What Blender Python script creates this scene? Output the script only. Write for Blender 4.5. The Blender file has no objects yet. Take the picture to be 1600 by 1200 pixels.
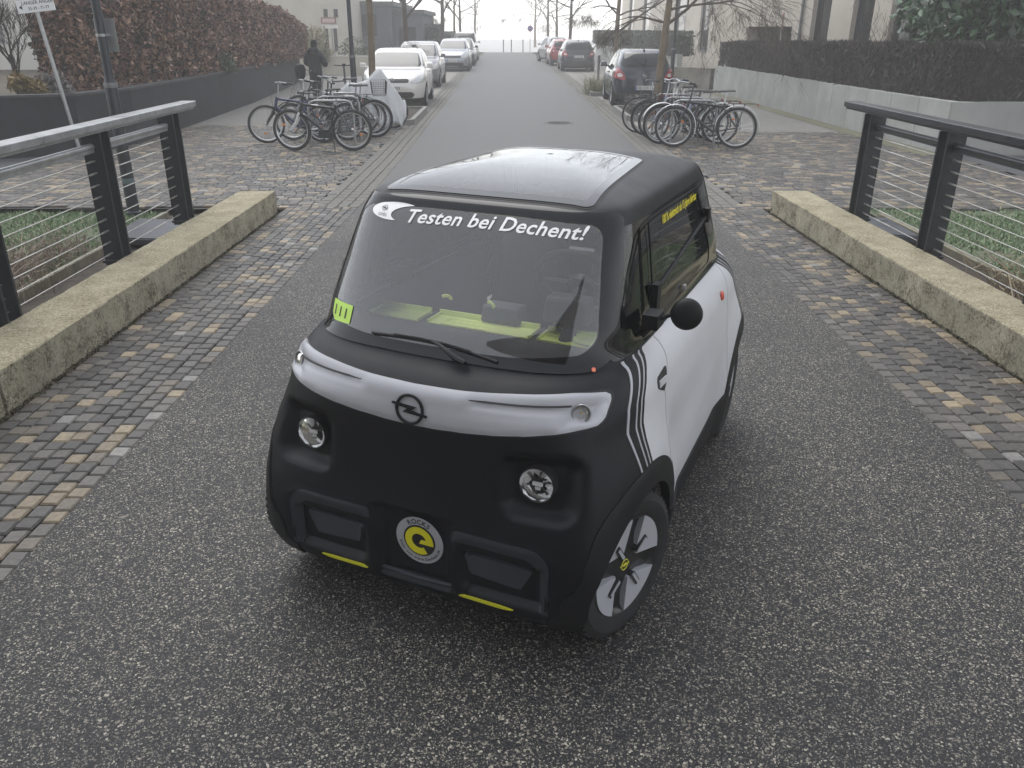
import bpy, bmesh, math, random
import numpy as np
from mathutils import Vector, Matrix, Euler
from mathutils.bvhtree import BVHTree

random.seed(7); rng = np.random.default_rng(7)
R = math.radians
scene = bpy.context.scene
COL = scene.collection

# ------------------------------------------------------------------ camera
cam_data = bpy.data.cameras.new('camera')
cam_data.sensor_width = 36.0
cam_data.lens = 1268.145 * 36.0 / 1600.0
cam_data.clip_start = 0.05
cam_data.clip_end = 2000.0
cam = bpy.data.objects.new('camera', cam_data)
COL.objects.link(cam)
def cam_matrix(pitch, yaw, roll, h):
    cp, sp = math.cos(pitch), math.sin(pitch)
    r = Vector((1, 0, 0)); d = Vector((0, -sp, -cp)); f = Vector((0, cp, -sp))
    cr, sr = math.cos(roll), math.sin(roll)
    r, d = r * cr + d * sr, d * cr - r * sr
    Rz = Matrix.Rotation(yaw, 3, 'Z')
    r, d, f = Rz @ r, Rz @ d, Rz @ f
    m = Matrix((( r.x, -d.x, -f.x, 0), (r.y, -d.y, -f.y, 0), (r.z, -d.z, -f.z, h), (0, 0, 0, 1)))
    return m
cam.matrix_world = cam_matrix(0.412193717, -0.00933194777, -0.00345093435, 1.99326174)
scene.camera = cam

# ------------------------------------------------------------------ sky, sun, exposure
SUN_EL, SUN_AZ = R(62), R(335)
world = bpy.data.worlds.new('World'); scene.world = world
world.use_nodes = True
nt = world.node_tree
for n in list(nt.nodes): nt.nodes.remove(n)
out = nt.nodes.new('ShaderNodeOutputWorld')
bg = nt.nodes.new('ShaderNodeBackground'); bg.inputs['Strength'].default_value = 0.14
sky = nt.nodes.new('ShaderNodeTexSky'); sky.sky_type = 'NISHITA'; sky.sun_disc = False
sky.sun_elevation = SUN_EL; sky.sun_rotation = SUN_AZ
sky.air_density = 1.0; sky.dust_density = 0.4; sky.ozone_density = 1.0
hsv = nt.nodes.new('ShaderNodeHueSaturation'); hsv.inputs['Saturation'].default_value = 0.20
nt.links.new(sky.outputs[0], hsv.inputs['Color'])
nt.links.new(hsv.outputs[0], bg.inputs['Color'])
nt.links.new(bg.outputs[0], out.inputs['Surface'])

sun_data = bpy.data.lights.new('sun', 'SUN')
sun_data.energy = 0.6; sun_data.angle = R(40); sun_data.color = (1.0, 0.97, 0.93)
sun = bpy.data.objects.new('sun', sun_data); COL.objects.link(sun)
# the lamp shines from azimuth SUN_AZ (clockwise from +Y in the sky texture)
sdir = Vector((math.sin(SUN_AZ) * math.cos(SUN_EL), math.cos(SUN_AZ) * math.cos(SUN_EL), math.sin(SUN_EL)))
sun.rotation_euler = sdir.to_track_quat('Z', 'Y').to_euler()
sun.location = (0, 0, 30)

vs = scene.view_settings
vs.view_transform = 'Standard'; vs.look = 'None'; vs.gamma = 1.0; vs.use_curve_mapping = False
vs.exposure = 1.34
scene.cycles.use_denoising = True
scene.cycles.max_bounces = 7
scene.cycles.diffuse_bounces = 2
scene.cycles.glossy_bounces = 3
scene.cycles.transparent_max_bounces = 12
scene.cycles.volume_bounces = 1
scene.cycles.sample_clamp_indirect = 6.0
scene.cycles.caustics_reflective = False
scene.cycles.caustics_refractive = False

# ------------------------------------------------------------------ materials
MATS = {}
def new_mat(name):
    m = bpy.data.materials.new(name); m.use_nodes = True
    t = m.node_tree; b = t.nodes['Principled BSDF']
    return m, t, b
def N(t, kind, **kw):
    n = t.nodes.new(kind)
    for k, v in kw.items():
        if k in n.inputs: n.inputs[k].default_value = v
        else: setattr(n, k, v)
    return n
def ramp(t, stops, interp='LINEAR'):
    n = t.nodes.new('ShaderNodeValToRGB'); n.color_ramp.interpolation = interp
    e = n.color_ramp.elements
    while len(e) < len(stops): e.new(0.5)
    for el, (p, c) in zip(e, stops):
        el.position = p; el.color = (c[0], c[1], c[2], 1)
    return n
def c3(c): return (c, c, c) if isinstance(c, (int, float)) else c
def M(name, col, rough=0.6, metal=0.0, var=0.0, scale=8.0, bump=0.0, bscale=None, coat=0.0, spec=None, rvar=0.0):
    """principled surface with a little procedural mottling and relief"""
    if name in MATS: return MATS[name]
    m, t, b = new_mat(name); col = c3(col)
    b.inputs['Roughness'].default_value = rough; b.inputs['Metallic'].default_value = metal
    if coat: b.inputs['Coat Weight'].default_value = coat; b.inputs['Coat Roughness'].default_value = 0.06
    if spec is not None: b.inputs['Specular IOR Level'].default_value = spec
    b.inputs['Base Color'].default_value = (*col, 1)
    tc = N(t, 'ShaderNodeTexCoord')
    if var or rvar:
        nz = N(t, 'ShaderNodeTexNoise', Scale=scale, Detail=5.0, Roughness=0.6)
        t.links.new(tc.outputs['Object'], nz.inputs['Vector'])
        if var:
            rp = ramp(t, [(0.3, tuple(x * (1 - var) for x in col)), (0.7, tuple(min(1, x * (1 + var)) for x in col))])
            t.links.new(nz.outputs['Fac'], rp.inputs['Fac']); t.links.new(rp.outputs[0], b.inputs['Base Color'])
        if rvar:
            mr = N(t, 'ShaderNodeMapRange'); mr.inputs['To Min'].default_value = max(0.02, rough - rvar); mr.inputs['To Max'].default_value = rough + rvar
            t.links.new(nz.outputs['Fac'], mr.inputs['Value']); t.links.new(mr.outputs[0], b.inputs['Roughness'])
    if bump:
        n2 = N(t, 'ShaderNodeTexNoise', Scale=bscale or scale * 4, Detail=4.0)
        t.links.new(tc.outputs['Object'], n2.inputs['Vector'])
        bp = N(t, 'ShaderNodeBump', Strength=bump, Distance=0.01)
        t.links.new(n2.outputs['Fac'], bp.inputs['Height']); t.links.new(bp.outputs[0], b.inputs['Normal'])
    MATS[name] = m
    return m
def glass_mat(name, tint=(0.75, 0.8, 0.8), ior=1.5, refl=1.0, sky_veil=0.0):
    """thin pane: looks through, mirrors by Fresnel"""
    if name in MATS: return MATS[name]
    m = bpy.data.materials.new(name); m.use_nodes = True; t = m.node_tree
    for n in list(t.nodes): t.nodes.remove(n)
    o = N(t, 'ShaderNodeOutputMaterial'); mx = N(t, 'ShaderNodeMixShader'); fr = N(t, 'ShaderNodeFresnel', IOR=ior)
    tr = N(t, 'ShaderNodeBsdfTransparent'); tr.inputs['Color'].default_value = (*tint, 1)
    gl = N(t, 'ShaderNodeBsdfGlossy'); gl.inputs['Roughness'].default_value = 0.0
    gl.inputs['Color'].default_value = (refl, refl, refl, 1)
    t.links.new(fr.outputs[0], mx.inputs[0]); t.links.new(tr.outputs[0], mx.inputs[1]); t.links.new(gl.outputs[0], mx.inputs[2])
    last = mx.outputs[0]
    if sky_veil:                                        # pale diffuse film standing in for reflected sky, a little uneven
        df = N(t, 'ShaderNodeBsdfDiffuse'); df.inputs['Color'].default_value = (0.55, 0.56, 0.57, 1)
        tc = N(t, 'ShaderNodeTexCoord'); nz = N(t, 'ShaderNodeTexNoise', Scale=6.0, Detail=6.0); t.links.new(tc.outputs['Object'], nz.inputs['Vector'])
        mr = N(t, 'ShaderNodeMapRange'); mr.inputs['To Min'].default_value = sky_veil * 0.7; mr.inputs['To Max'].default_value = sky_veil * 1.3; t.links.new(nz.outputs['Fac'], mr.inputs['Value'])
        m2 = N(t, 'ShaderNodeMixShader'); t.links.new(mr.outputs[0], m2.inputs[0]); t.links.new(last, m2.inputs[1]); t.links.new(df.outputs[0], m2.inputs[2]); last = m2.outputs[0]
    t.links.new(last, o.inputs['Surface'])
    MATS[name] = m
    return m

# ------------------------------------------------------------------ mesh building
class MB:
    def __init__(s): s.v = []; s.f = []; s.m = []
    def add(s, vs, fs, mi=0):
        o = len(s.v); s.v.extend([tuple(map(float, p)) for p in vs]); s.f.extend([tuple(o + i for i in f) for f in fs]); s.m.extend([mi] * len(fs)); return s
    def box(s, c, d, rz=0.0, mat=None, mi=0, taper=1.0):
        x, y, z = d[0] / 2, d[1] / 2, d[2] / 2
        P = [(-x, -y, -z), (x, -y, -z), (x, y, -z), (-x, y, -z), (-x * taper, -y * taper, z), (x * taper, -y * taper, z), (x * taper, y * taper, z), (-x * taper, y * taper, z)]
        if mat is not None: P = [tuple(mat @ Vector(p)) for p in P]
        cs, sn = math.cos(rz), math.sin(rz)
        P = [(c[0] + cs * p[0] - sn * p[1], c[1] + sn * p[0] + cs * p[1], c[2] + p[2]) for p in P]
        return s.add(P, [(0, 3, 2, 1), (4, 5, 6, 7), (0, 1, 5, 4), (1, 2, 6, 5), (2, 3, 7, 6), (3, 0, 4, 7)], mi)
    def tube(s, pts, r, n=6, closed=False, caps=True, mi=0):
        pts = [Vector(p) for p in pts]; k = len(pts)
        rs = r if isinstance(r, (list, tuple)) else [r] * k
        V = []; prev = None
        for i in range(k):
            if closed: d = pts[(i + 1) % k] - pts[i - 1]
            else: d = pts[min(i + 1, k - 1)] - pts[max(i - 1, 0)]
            d = d.normalized() if d.length > 1e-9 else Vector((0, 0, 1))
            if prev is None:
                u = d.cross(Vector((0, 0, 1)))
                if u.length < 0.1: u = d.cross(Vector((1, 0, 0)))
            else: u = prev - d * prev.dot(d)
            u.normalize(); prev = u; w = d.cross(u)
            for j in range(n):
                a = 2 * math.pi * j / n
                V.append(pts[i] + (u * math.cos(a) + w * math.sin(a)) * rs[i])
        F = []
        for i in range(k if closed else k - 1):
            for j in range(n):
                a = i * n + j; b = i * n + (j + 1) % n; c = ((i + 1) % k) * n + (j + 1) % n; d = ((i + 1) % k) * n + j
                F.append((a, b, c, d))
        if caps and not closed:
            F.append(tuple(reversed(range(n)))); F.append(tuple((k - 1) * n + j for j in range(n)))
        return s.add(V, F, mi)
    def lathe(s, prof, n=24, mat=None, mi=0, closed=False):
        """profile (r, z) about local Z"""
        V = []; F = []; k = len(prof)
        for r, z in prof:
            for j in range(n):
                a = 2 * math.pi * j / n; V.append(Vector((r * math.cos(a), r * math.sin(a), z)))
        for i in range(k if closed else k - 1):
            for j in range(n):
                i2 = (i + 1) % k
                F.append((i * n + j, i * n + (j + 1) % n, i2 * n + (j + 1) % n, i2 * n + j))
        if mat is not None: V = [mat @ v for v in V]
        return s.add(V, F, mi)
    def prism(s, poly, z0, z1, mat=None, mi=0):
        n = len(poly); V = [Vector((p[0], p[1], z0)) for p in poly] + [Vector((p[0], p[1], z1)) for p in poly]
        if mat is not None: V = [mat @ v for v in V]
        F = [tuple(reversed(range(n))), tuple(range(n, 2 * n))] + [(i, (i + 1) % n, n + (i + 1) % n, n + i) for i in range(n)]
        return s.add(V, F, mi)
    def mesh(s, name, mats, smooth=False, angle=None):
        me = bpy.data.meshes.new(name); me.from_pydata(s.v, [], s.f)
        for m in (mats if isinstance(mats, (list, tuple)) else [mats]): me.materials.append(m)
        if any(s.m): me.polygons.foreach_set('material_index', s.m)
        if smooth:
            me.polygons.foreach_set('use_smooth', [True] * len(me.polygons))
            me.set_sharp_from_angle(angle=R(angle or 40))
        me.update(); return me
    def build(s, name, mats, parent=None, smooth=False, angle=None, **props):
        return link(name, s.mesh(name, mats, smooth, angle), parent, **props)
def link(name, me, parent=None, **props):
    o = bpy.data.objects.new(name, me); COL.objects.link(o)
    if parent is not None: o.parent = parent
    for k, v in props.items(): o[k] = v
    return o
def thing(name, label, cat, loc=(0, 0, 0), rz=0.0, group=None):
    o = bpy.data.objects.new(name, None); o.empty_display_size = 0.2; COL.objects.link(o)
    o.location = loc; o.rotation_euler = (0, 0, rz); o['label'] = label; o['category'] = cat
    if group: o['group'] = group
    return o
def tag(o, label, cat, group=None):
    o['label'] = label; o['category'] = cat
    if group: o['group'] = group
    return o
def structure(o): o['kind'] = 'structure'; return o
def stuff(o): o['kind'] = 'stuff'; return o
def copy_tree(o, parent=None):
    c = o.copy(); COL.objects.link(c); c.parent = parent
    for ch in list(o.children): copy_tree(ch, c)
    return c
def frame_mat(loc, zdir, up=(0, 0, 1)):
    """matrix whose local Z looks along zdir and local Y is as close to up as it gets"""
    z = Vector(zdir).normalized(); x = Vector(up).cross(z)
    if x.length < 1e-4: x = Vector((1, 0, 0))
    x.normalize(); y = z.cross(x)
    return Matrix(((x.x, y.x, z.x, loc[0]), (x.y, y.y, z.y, loc[1]), (x.z, y.z, z.z, loc[2]), (0, 0, 0, 1)))
_txt = {}
def text_mesh(s, size=1.0, shear=0.0, bold=0.0, align='LEFT', spacing=1.0):
    """flat lettering as 2-D vertices and faces"""
    cu = bpy.data.curves.new('lettering', 'FONT'); cu.body = s; cu.size = size; cu.shear = shear; cu.offset = bold
    cu.align_x = align; cu.space_character = spacing; cu.resolution_u = 3
    o = bpy.data.objects.new('lettering', cu); COL.objects.link(o)
    dg = bpy.context.evaluated_depsgraph_get(); dg.update()
    me = o.evaluated_get(dg).to_mesh()
    V = [(v.co.x, v.co.y) for v in me.vertices]; F = [tuple(p.vertices) for p in me.polygons]
    o.evaluated_get(dg).to_mesh_clear()
    bpy.data.objects.remove(o); bpy.data.curves.remove(cu)
    return V, F
# ================================================================== SETTING
# ---- ground sheet
def noise_mat(name, stops, scale, detail=6, rough=0.9, bump=0.0, bscale=60, dist=0.01):
    m, t, b = new_mat(name); tc = N(t, 'ShaderNodeTexCoord')
    nz = N(t, 'ShaderNodeTexNoise', Scale=scale, Detail=float(detail), Roughness=0.65)
    t.links.new(tc.outputs['Object'], nz.inputs['Vector'])
    rp = ramp(t, stops); t.links.new(nz.outputs['Fac'], rp.inputs['Fac']); t.links.new(rp.outputs[0], b.inputs['Base Color'])
    b.inputs['Roughness'].default_value = rough
    if bump:
        n2 = N(t, 'ShaderNodeTexNoise', Scale=bscale, Detail=5.0); t.links.new(tc.outputs['Object'], n2.inputs['Vector'])
        bp = N(t, 'ShaderNodeBump', Strength=bump, Distance=dist); t.links.new(n2.outputs['Fac'], bp.inputs['Height']); t.links.new(bp.outputs[0], b.inputs['Normal'])
    return m
def sheet(name, poly, z, mat, kind=True, sub=0):
    mb = MB(); mb.add([(p[0], p[1], z) for p in poly], [tuple(range(len(poly)))])
    o = mb.build(name, mat)
    return structure(o)
soil_m = noise_mat('soil', [(0.3, (0.045, 0.035, 0.026)), (0.5, (0.085, 0.068, 0.05)), (0.7, (0.14, 0.115, 0.085))], 6, bump=0.8, bscale=40)
sheet('ground', [(-200, -60), (200, -60), (200, 200), (-200, 200)], -0.10, soil_m)

# asphalt with exposed light chippings
def asphalt_mat():
    m, t, b = new_mat('asphalt'); tc = N(t, 'ShaderNodeTexCoord')
    def stones(scale, off):
        mp = N(t, 'ShaderNodeMapping'); mp.inputs['Location'].default_value = (off, off * 1.7, 0.0)
        t.links.new(tc.outputs['Object'], mp.inputs['Vector'])
        v = N(t, 'ShaderNodeTexVoronoi', Scale=scale, Randomness=1.0); t.links.new(mp.outputs[0], v.inputs['Vector'])
        return v
    v1 = stones(152.0, 0.0); v2 = stones(260.0, 3.1)
    sep1 = N(t, 'ShaderNodeSeparateColor'); t.links.new(v1.outputs['Color'], sep1.inputs[0])
    sep2 = N(t, 'ShaderNodeSeparateColor'); t.links.new(v2.outputs['Color'], sep2.inputs[0])
    dk = (0.006, 0.0065, 0.008)
    st = [(0.0, dk), (0.42, (0.012, 0.012, 0.014)), (0.61, (0.026, 0.025, 0.026)), (0.74, (0.075, 0.070, 0.062)), (0.81, (0.17, 0.154, 0.127)), (0.89, (0.25, 0.23, 0.186)), (0.96, (0.43, 0.40, 0.33))]
    r1 = ramp(t, st, 'CONSTANT'); t.links.new(sep1.outputs[0], r1.inputs[0])
    r2 = ramp(t, st, 'CONSTANT'); t.links.new(sep2.outputs[0], r2.inputs[0])
    mx = N(t, 'ShaderNodeMix', data_type='RGBA'); 
    lt = N(t, 'ShaderNodeMath', operation='GREATER_THAN'); lt.inputs[1].default_value = 0.50
    t.links.new(sep1.outputs[1], lt.inputs[0]); t.links.new(lt.outputs[0], mx.inputs['Factor'])
    t.links.new(r1.outputs[0], mx.inputs['A']); t.links.new(r2.outputs[0], mx.inputs['B'])
    # wheel-worn and damp patches
    n = N(t, 'ShaderNodeTexNoise', Scale=0.9, Detail=4.0); t.links.new(tc.outputs['Object'], n.inputs['Vector'])
    rr = ramp(t, [(0.35, (0.70, 0.70, 0.72)), (0.68, (1.12, 1.11, 1.08))]); t.links.new(n.outputs['Fac'], rr.inputs[0])
    mu = N(t, 'ShaderNodeMix', data_type='RGBA', blend_type='MULTIPLY'); mu.inputs['Factor'].default_value = 1.0
    t.links.new(mx.outputs['Result'], mu.inputs['A']); t.links.new(rr.outputs[0], mu.inputs['B'])
    # the street past the bridge is an older, finer, paler asphalt
    sx = N(t, 'ShaderNodeSeparateXYZ'); t.links.new(tc.outputs['Object'], sx.inputs[0])
    mr = N(t, 'ShaderNodeMapRange'); mr.inputs['From Min'].default_value = 9.3; mr.inputs['From Max'].default_value = 10.8
    t.links.new(sx.outputs['Y'], mr.inputs['Value'])
    nf = N(t, 'ShaderNodeTexNoise', Scale=90.0, Detail=6.0); t.links.new(tc.outputs['Object'], nf.inputs['Vector'])
    rf = ramp(t, [(0.3, (0.060, 0.058, 0.057)), (0.7, (0.115, 0.111, 0.106))]); t.links.new(nf.outputs['Fac'], rf.inputs[0])
    mf = N(t, 'ShaderNodeMix', data_type='RGBA'); t.links.new(mr.outputs[0], mf.inputs['Factor'])
    t.links.new(mu.outputs['Result'], mf.inputs['A']); t.links.new(rf.outputs[0], mf.inputs['B'])
    t.links.new(mf.outputs['Result'], b.inputs['Base Color'])
    b.inputs['Roughness'].default_value = 0.62
    bp = N(t, 'ShaderNodeBump', Strength=0.75, Distance=0.004, invert=True); t.links.new(v1.outputs['Distance'], bp.inputs['Height'])
    bp2 = N(t, 'ShaderNodeBump', Strength=0.5, Distance=0.003, invert=True); t.links.new(v2.outputs['Distance'], bp2.inputs['Height'])
    t.links.new(bp2.outputs[0], bp.inputs['Normal']); t.links.new(bp.outputs[0], b.inputs['Normal'])
    return m
ROAD_L = [(-2.02, -6), (-1.98, 2.4), (-1.92, 4), (-1.84, 8), (-1.76, 10.5), (-1.72, 14), (-1.74, 24), (-1.9, 66), (-1.95, 82)]
ROAD_R = [(2.36, -6), (2.37, 3), (2.39, 8), (2.40, 12), (2.41, 17), (2.48, 30), (2.57, 82)]
mb = MB(); mb.add([(x, y, 0.0) for x, y in ROAD_L] + [(x, y, 0.0) for x, y in reversed(ROAD_R)], [tuple(range(len(ROAD_L) + len(ROAD_R)))])
structure(mb.build('road', asphalt_mat()))
def edge_x(line, y):
    for (x0, y0), (x1, y1) in zip(line, line[1:]):
        if y0 <= y <= y1: return x0 + (x1 - x0) * (y - y0) / (y1 - y0)
    return line[-1][0] if y > line[-1][1] else line[0][0]

# ---- small stone pavers
def paver_mat(name, island):
    m, t, b = new_mat(name)
    if island: src = N(t, 'ShaderNodeNewGeometry').outputs['Random Per Island']
    else: src = N(t, 'ShaderNodeObjectInfo').outputs['Random']
    st = [(0.0, (0.054, 0.051, 0.050)), (0.18, (0.070, 0.066, 0.063)), (0.42, (0.088, 0.083, 0.078)), (0.62, (0.110, 0.103, 0.095)),
          (0.73, (0.135, 0.117, 0.095)), (0.83, (0.195, 0.160, 0.112)), (0.925, (0.26, 0.215, 0.148)), (0.98, (0.20, 0.195, 0.19))]
    rp = ramp(t, st, 'CONSTANT'); t.links.new(src, rp.inputs[0])
    tc = N(t, 'ShaderNodeTexCoord')
    nz = N(t, 'ShaderNodeTexNoise', Scale=38.0, Detail=6.0, Roughness=0.7)
    ge = N(t, 'ShaderNodeNewGeometry'); t.links.new(ge.outputs['Position'], nz.inputs['Vector'])
    rr = ramp(t, [(0.28, (0.62, 0.62, 0.62)), (0.72, (1.35, 1.34, 1.30))]); t.links.new(nz.outputs['Fac'], rr.inputs[0])
    mu = N(t, 'ShaderNodeMix', data_type='RGBA', blend_type='MULTIPLY'); mu.inputs['Factor'].default_value = 1.0
    t.links.new(rp.outputs[0], mu.inputs['A']); t.links.new(rr.outputs[0], mu.inputs['B'])
    n2 = N(t, 'ShaderNodeTexNoise', Scale=1.1, Detail=4.0, Roughness=0.6); t.links.new(ge.outputs['Position'], n2.inputs['Vector'])
    r2 = ramp(t, [(0.3, (0.66, 0.66, 0.68)), (0.7, (1.25, 1.22, 1.15))]); t.links.new(n2.outputs['Fac'], r2.inputs[0])
    m2 = N(t, 'ShaderNodeMix', data_type='RGBA', blend_type='MULTIPLY'); m2.inputs['Factor'].default_value = 1.0
    t.links.new(mu.outputs['Result'], m2.inputs['A']); t.links.new(r2.outputs[0], m2.inputs['B'])
    t.links.new(m2.outputs['Result'], b.inputs['Base Color'])
    b.inputs['Roughness'].default_value = 0.55
    bp = N(t, 'ShaderNodeBump', Strength=0.5, Distance=0.006); t.links.new(nz.outputs['Fac'], bp.inputs['Height']); t.links.new(bp.outputs[0], b.inputs['Normal'])
    return m
PAV_O = paver_mat('paver_stone', False); PAV_I = paver_mat('paver_stone_mass', True)
joint_m = noise_mat('joint_sand', [(0.3, (0.03, 0.028, 0.025)), (0.7, (0.075, 0.067, 0.055))], 14, bump=0.5)
PH = 0.035
def paver_geo(mb, x, y, w, l, z, rz=0.0, mi=0):
    """one stone: rounded top edge, slightly out of true"""
    e = 0.008; j = lambda: random.uniform(-0.003, 0.003)
    tx, ty = random.uniform(-0.02, 0.02), random.uniform(-0.02, 0.02)
    P = []
    for (sx, sy) in ((-1, -1), (1, -1), (1, 1), (-1, 1)): P.append((sx * w / 2 + j(), sy * l / 2 + j(), -PH))
    for (px, py, _) in list(P): P.append((px, py, -e + px * tx + py * ty))
    for (px, py, _) in P[:4]: P.append((px * (1 - 2 * e / w), py * (1 - 2 * e / l), px * tx + py * ty))
    c, s = math.cos(rz), math.sin(rz)
    P = [(x + c * a - s * b_, y + s * a + c * b_, z + q) for a, b_, q in P]
    F = [(8, 9, 10, 11)] + [(i, (i + 1) % 4, 4 + (i + 1) % 4, 4 + i) for i in range(4)] + [(4 + i, 4 + (i + 1) % 4, 8 + (i + 1) % 4, 8 + i) for i in range(4)]
    mb.add(P, F, mi)
def smooth_link(o): return o
PROTO = []
for k in range(10):
    q = MB(); paver_geo(q, 0, 0, 1.0 * 0.098, 0.098 + 0.004 * (k % 3), 0.0)
    PROTO.append(q.mesh('paver', PAV_O))
def strip(name, xl, xr, y0, y1, ncol, near):
    """a band of pavers in continuous rows along the road, staggered across"""
    bed = MB(); ys = np.linspace(y0, y1, 12)
    pts = [(xl(y) - 0.0, y, -0.022) for y in ys] + [(xr(y), y, -0.022) for y in reversed(ys)]
    bed.add(pts, [tuple(range(len(pts)))])
    root = structure(bed.build(name, joint_m))
    cells = []
    for k in range(ncol):
        y = y0 + random.uniform(0, 0.1)
        while y < y1:
            l = random.choice((0.095, 0.10, 0.105, 0.11, 0.118))
            yc = y + l / 2; a, b_ = xl(yc), xr(yc); w = (b_ - a) / ncol
            cells.append((a + (k + 0.5) * w, yc, w, l)); y += l
    vis = [c for c in cells if c[1] > near]
    vis.sort(key=lambda c: c[1])
    single = vis[:298]; keep = set(id(c) for c in single)
    for i, (x, y, w, l) in enumerate(single):
        o = bpy.data.objects.new('paver', PROTO[i % 10]); COL.objects.link(o); o.parent = root
        o.location = (x, y, random.uniform(-0.003, 0.003)); 
        o.scale = ((w - 0.006) / 0.098, (l - 0.006) / (0.098 + 0.004 * ((i % 10) % 3)), 1.0)
        o.rotation_euler = (0, 0, random.uniform(-0.02, 0.02))
    q = MB()
    for c in cells:
        if id(c) not in keep: paver_geo(q, c[0], c[1], c[2] - 0.006, c[3] - 0.006, random.uniform(-0.003, 0.003))
    stuff(q.build('paver_field', PAV_I, root))
    return root
WL = lambda y: -2.80 + 0.020 * max(0, y - 4) ;  WR = lambda y: 3.23 - 0.012 * (y - 5)
strip('left_paving', lambda y: WL(y) + 0.028, lambda y: edge_x(ROAD_L, y) - 0.004, -0.5, 9.9, 9, 2.35)
strip('right_paving', lambda y: edge_x(ROAD_R, y) + 0.004, lambda y: WR(y) - 0.028, -0.5, 9.9, 9, 2.9)

# ---- cobbled squares at both ends of the bridge walls
def cobbles(name, x0, x1, y0, y1, step, rot):
    bed = MB(); bed.add([(x0, y0, -0.024), (x1, y0, -0.024), (x1, y1, -0.024), (x0, y1, -0.024)], [(0, 1, 2, 3)])
    root = structure(bed.build(name, joint_m)); q = MB()
    cx, cy = (x0 + x1) / 2, (y0 + y1) / 2; Rr = math.hypot(x1 - x0, y1 - y0) / 2; c, s = math.cos(rot), math.sin(rot)
    n = int(Rr / step) + 1
    for i in range(-n, n + 1):
        v = i * step; u = -Rr + random.uniform(0, step)
        while u < Rr:
            l = step * random.choice((0.9, 1.0, 1.1, 1.5)); uc = u + l / 2
            x, y = cx + c * uc - s * v, cy + s * uc + c * v
            if x0 + 0.02 < x < x1 - 0.02 and y0 + 0.02 < y < y1 - 0.02:
                paver_geo(q, x, y, l - 0.007, step - 0.007, random.uniform(-0.005, 0.003), rot)
            u += l
    stuff(q.build('cobble_field', PAV_I, root)); return root
cobbles('left_square', -7.6, -2.25, 9.93, 19.05, 0.125, R(4))
cobbles('right_square', 2.93, 7.75, 9.93, 18.05, 0.125, R(-3))
# gutter stones along the road edge
def gutter(name, line, side, y0, y1):
    bed = MB(); ys = np.linspace(y0, y1, 20)
    pts = [(edge_x(line, y), y, -0.02) for y in ys] + [(edge_x(line, y) + side * 0.56, y, -0.02) for y in reversed(ys)]
    if side > 0: pts = pts[::-1]
    bed.add(pts, [tuple(range(len(pts)))]); root = structure(bed.build(name, joint_m)); q = MB()
    gm = noise_mat('gutter_stone', [(0.3, (0.12, 0.115, 0.105)), (0.7, (0.20, 0.19, 0.17))], 12, bump=0.4)
    for k in range(4):
        y = y0
        while y < y1:
            l = 0.20 if y < 30 else 0.5
            paver_geo(q, edge_x(line, y) + side * (0.07 + 0.14 * k), y + l / 2, 0.13, l - 0.012, 0.0); y += l
    stuff(q.build('gutter_stones', gm, root))
gutter('left_gutter', ROAD_L, -1, 9.95, 70); gutter('right_gutter', ROAD_R, 1, 9.95, 70)

# ---- pavements and parking bays along the street
slab_m = noise_mat('pavement_slabs', [(0.3, (0.15, 0.145, 0.135)), (0.7, (0.22, 0.21, 0.195))], 5, bump=0.3)
bay_m = noise_mat('parking_bay', [(0.3, (0.20, 0.19, 0.17)), (0.7, (0.33, 0.31, 0.275))], 9, bump=0.4)
sheet('left_pavement', [(-9.5, 19.0), (-4.75, 19.0), (-4.75, 95), (-13, 95)], -0.004, slab_m)
sheet('right_pavement', [(5.15, 18.0), (9.8, 18.0), (12, 95), (5.15, 95)], -0.004, slab_m)
sheet('left_parking_bay', [(-4.75, 19.0), (-2.28, 19.0), (-2.45, 95), (-4.75, 95)], -0.006, bay_m)
sheet('right_parking_bay', [(2.98, 18.0), (5.15, 18.0), (5.15, 95), (3.1, 95)], -0.006, bay_m)
dark_asph = noise_mat('side_asphalt', [(0.3, (0.05, 0.052, 0.058)), (0.7, (0.085, 0.088, 0.095))], 30, bump=0.4, bscale=200)
sheet('left_side_road', [(-40, 10.6), (-7.62, 10.6), (-7.62, 14.2), (-40, 14.2)], -0.006, dark_asph)
sheet('right_side_road', [(7.77, 10.9), (40, 10.9), (40, 14.55), (7.77, 14.55)], -0.006, dark_asph)
sheet('far_crossing', [(-120, 82), (120, 82), (120, 190), (-120, 190)], 0.004, noise_mat('fog_pale_paving', [(0.3, (0.48, 0.47, 0.45)), (0.7, (0.58, 0.57, 0.55))], 3))  # far ground coloured pale to stand in for the whitening fog
# ---- manhole
q = MB(); q.lathe([(0.0, 0.006), (0.30, 0.006), (0.31, 0.004), (0.36, 0.004), (0.37, -0.01)], 28)
for k in range(-4, 5): q.box((0, k * 0.055, 0.009), (2 * math.sqrt(max(0.01, 0.26 ** 2 - (k * 0.055) ** 2)), 0.025, 0.006))
o = q.build('manhole_cover', M('cast_iron', (0.085, 0.08, 0.074), 0.7, 0.2, var=0.3)); o.location = (1.25, 19.7, 0)
tag(o, 'round iron manhole cover set in the asphalt of the street', 'manhole')

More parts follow.
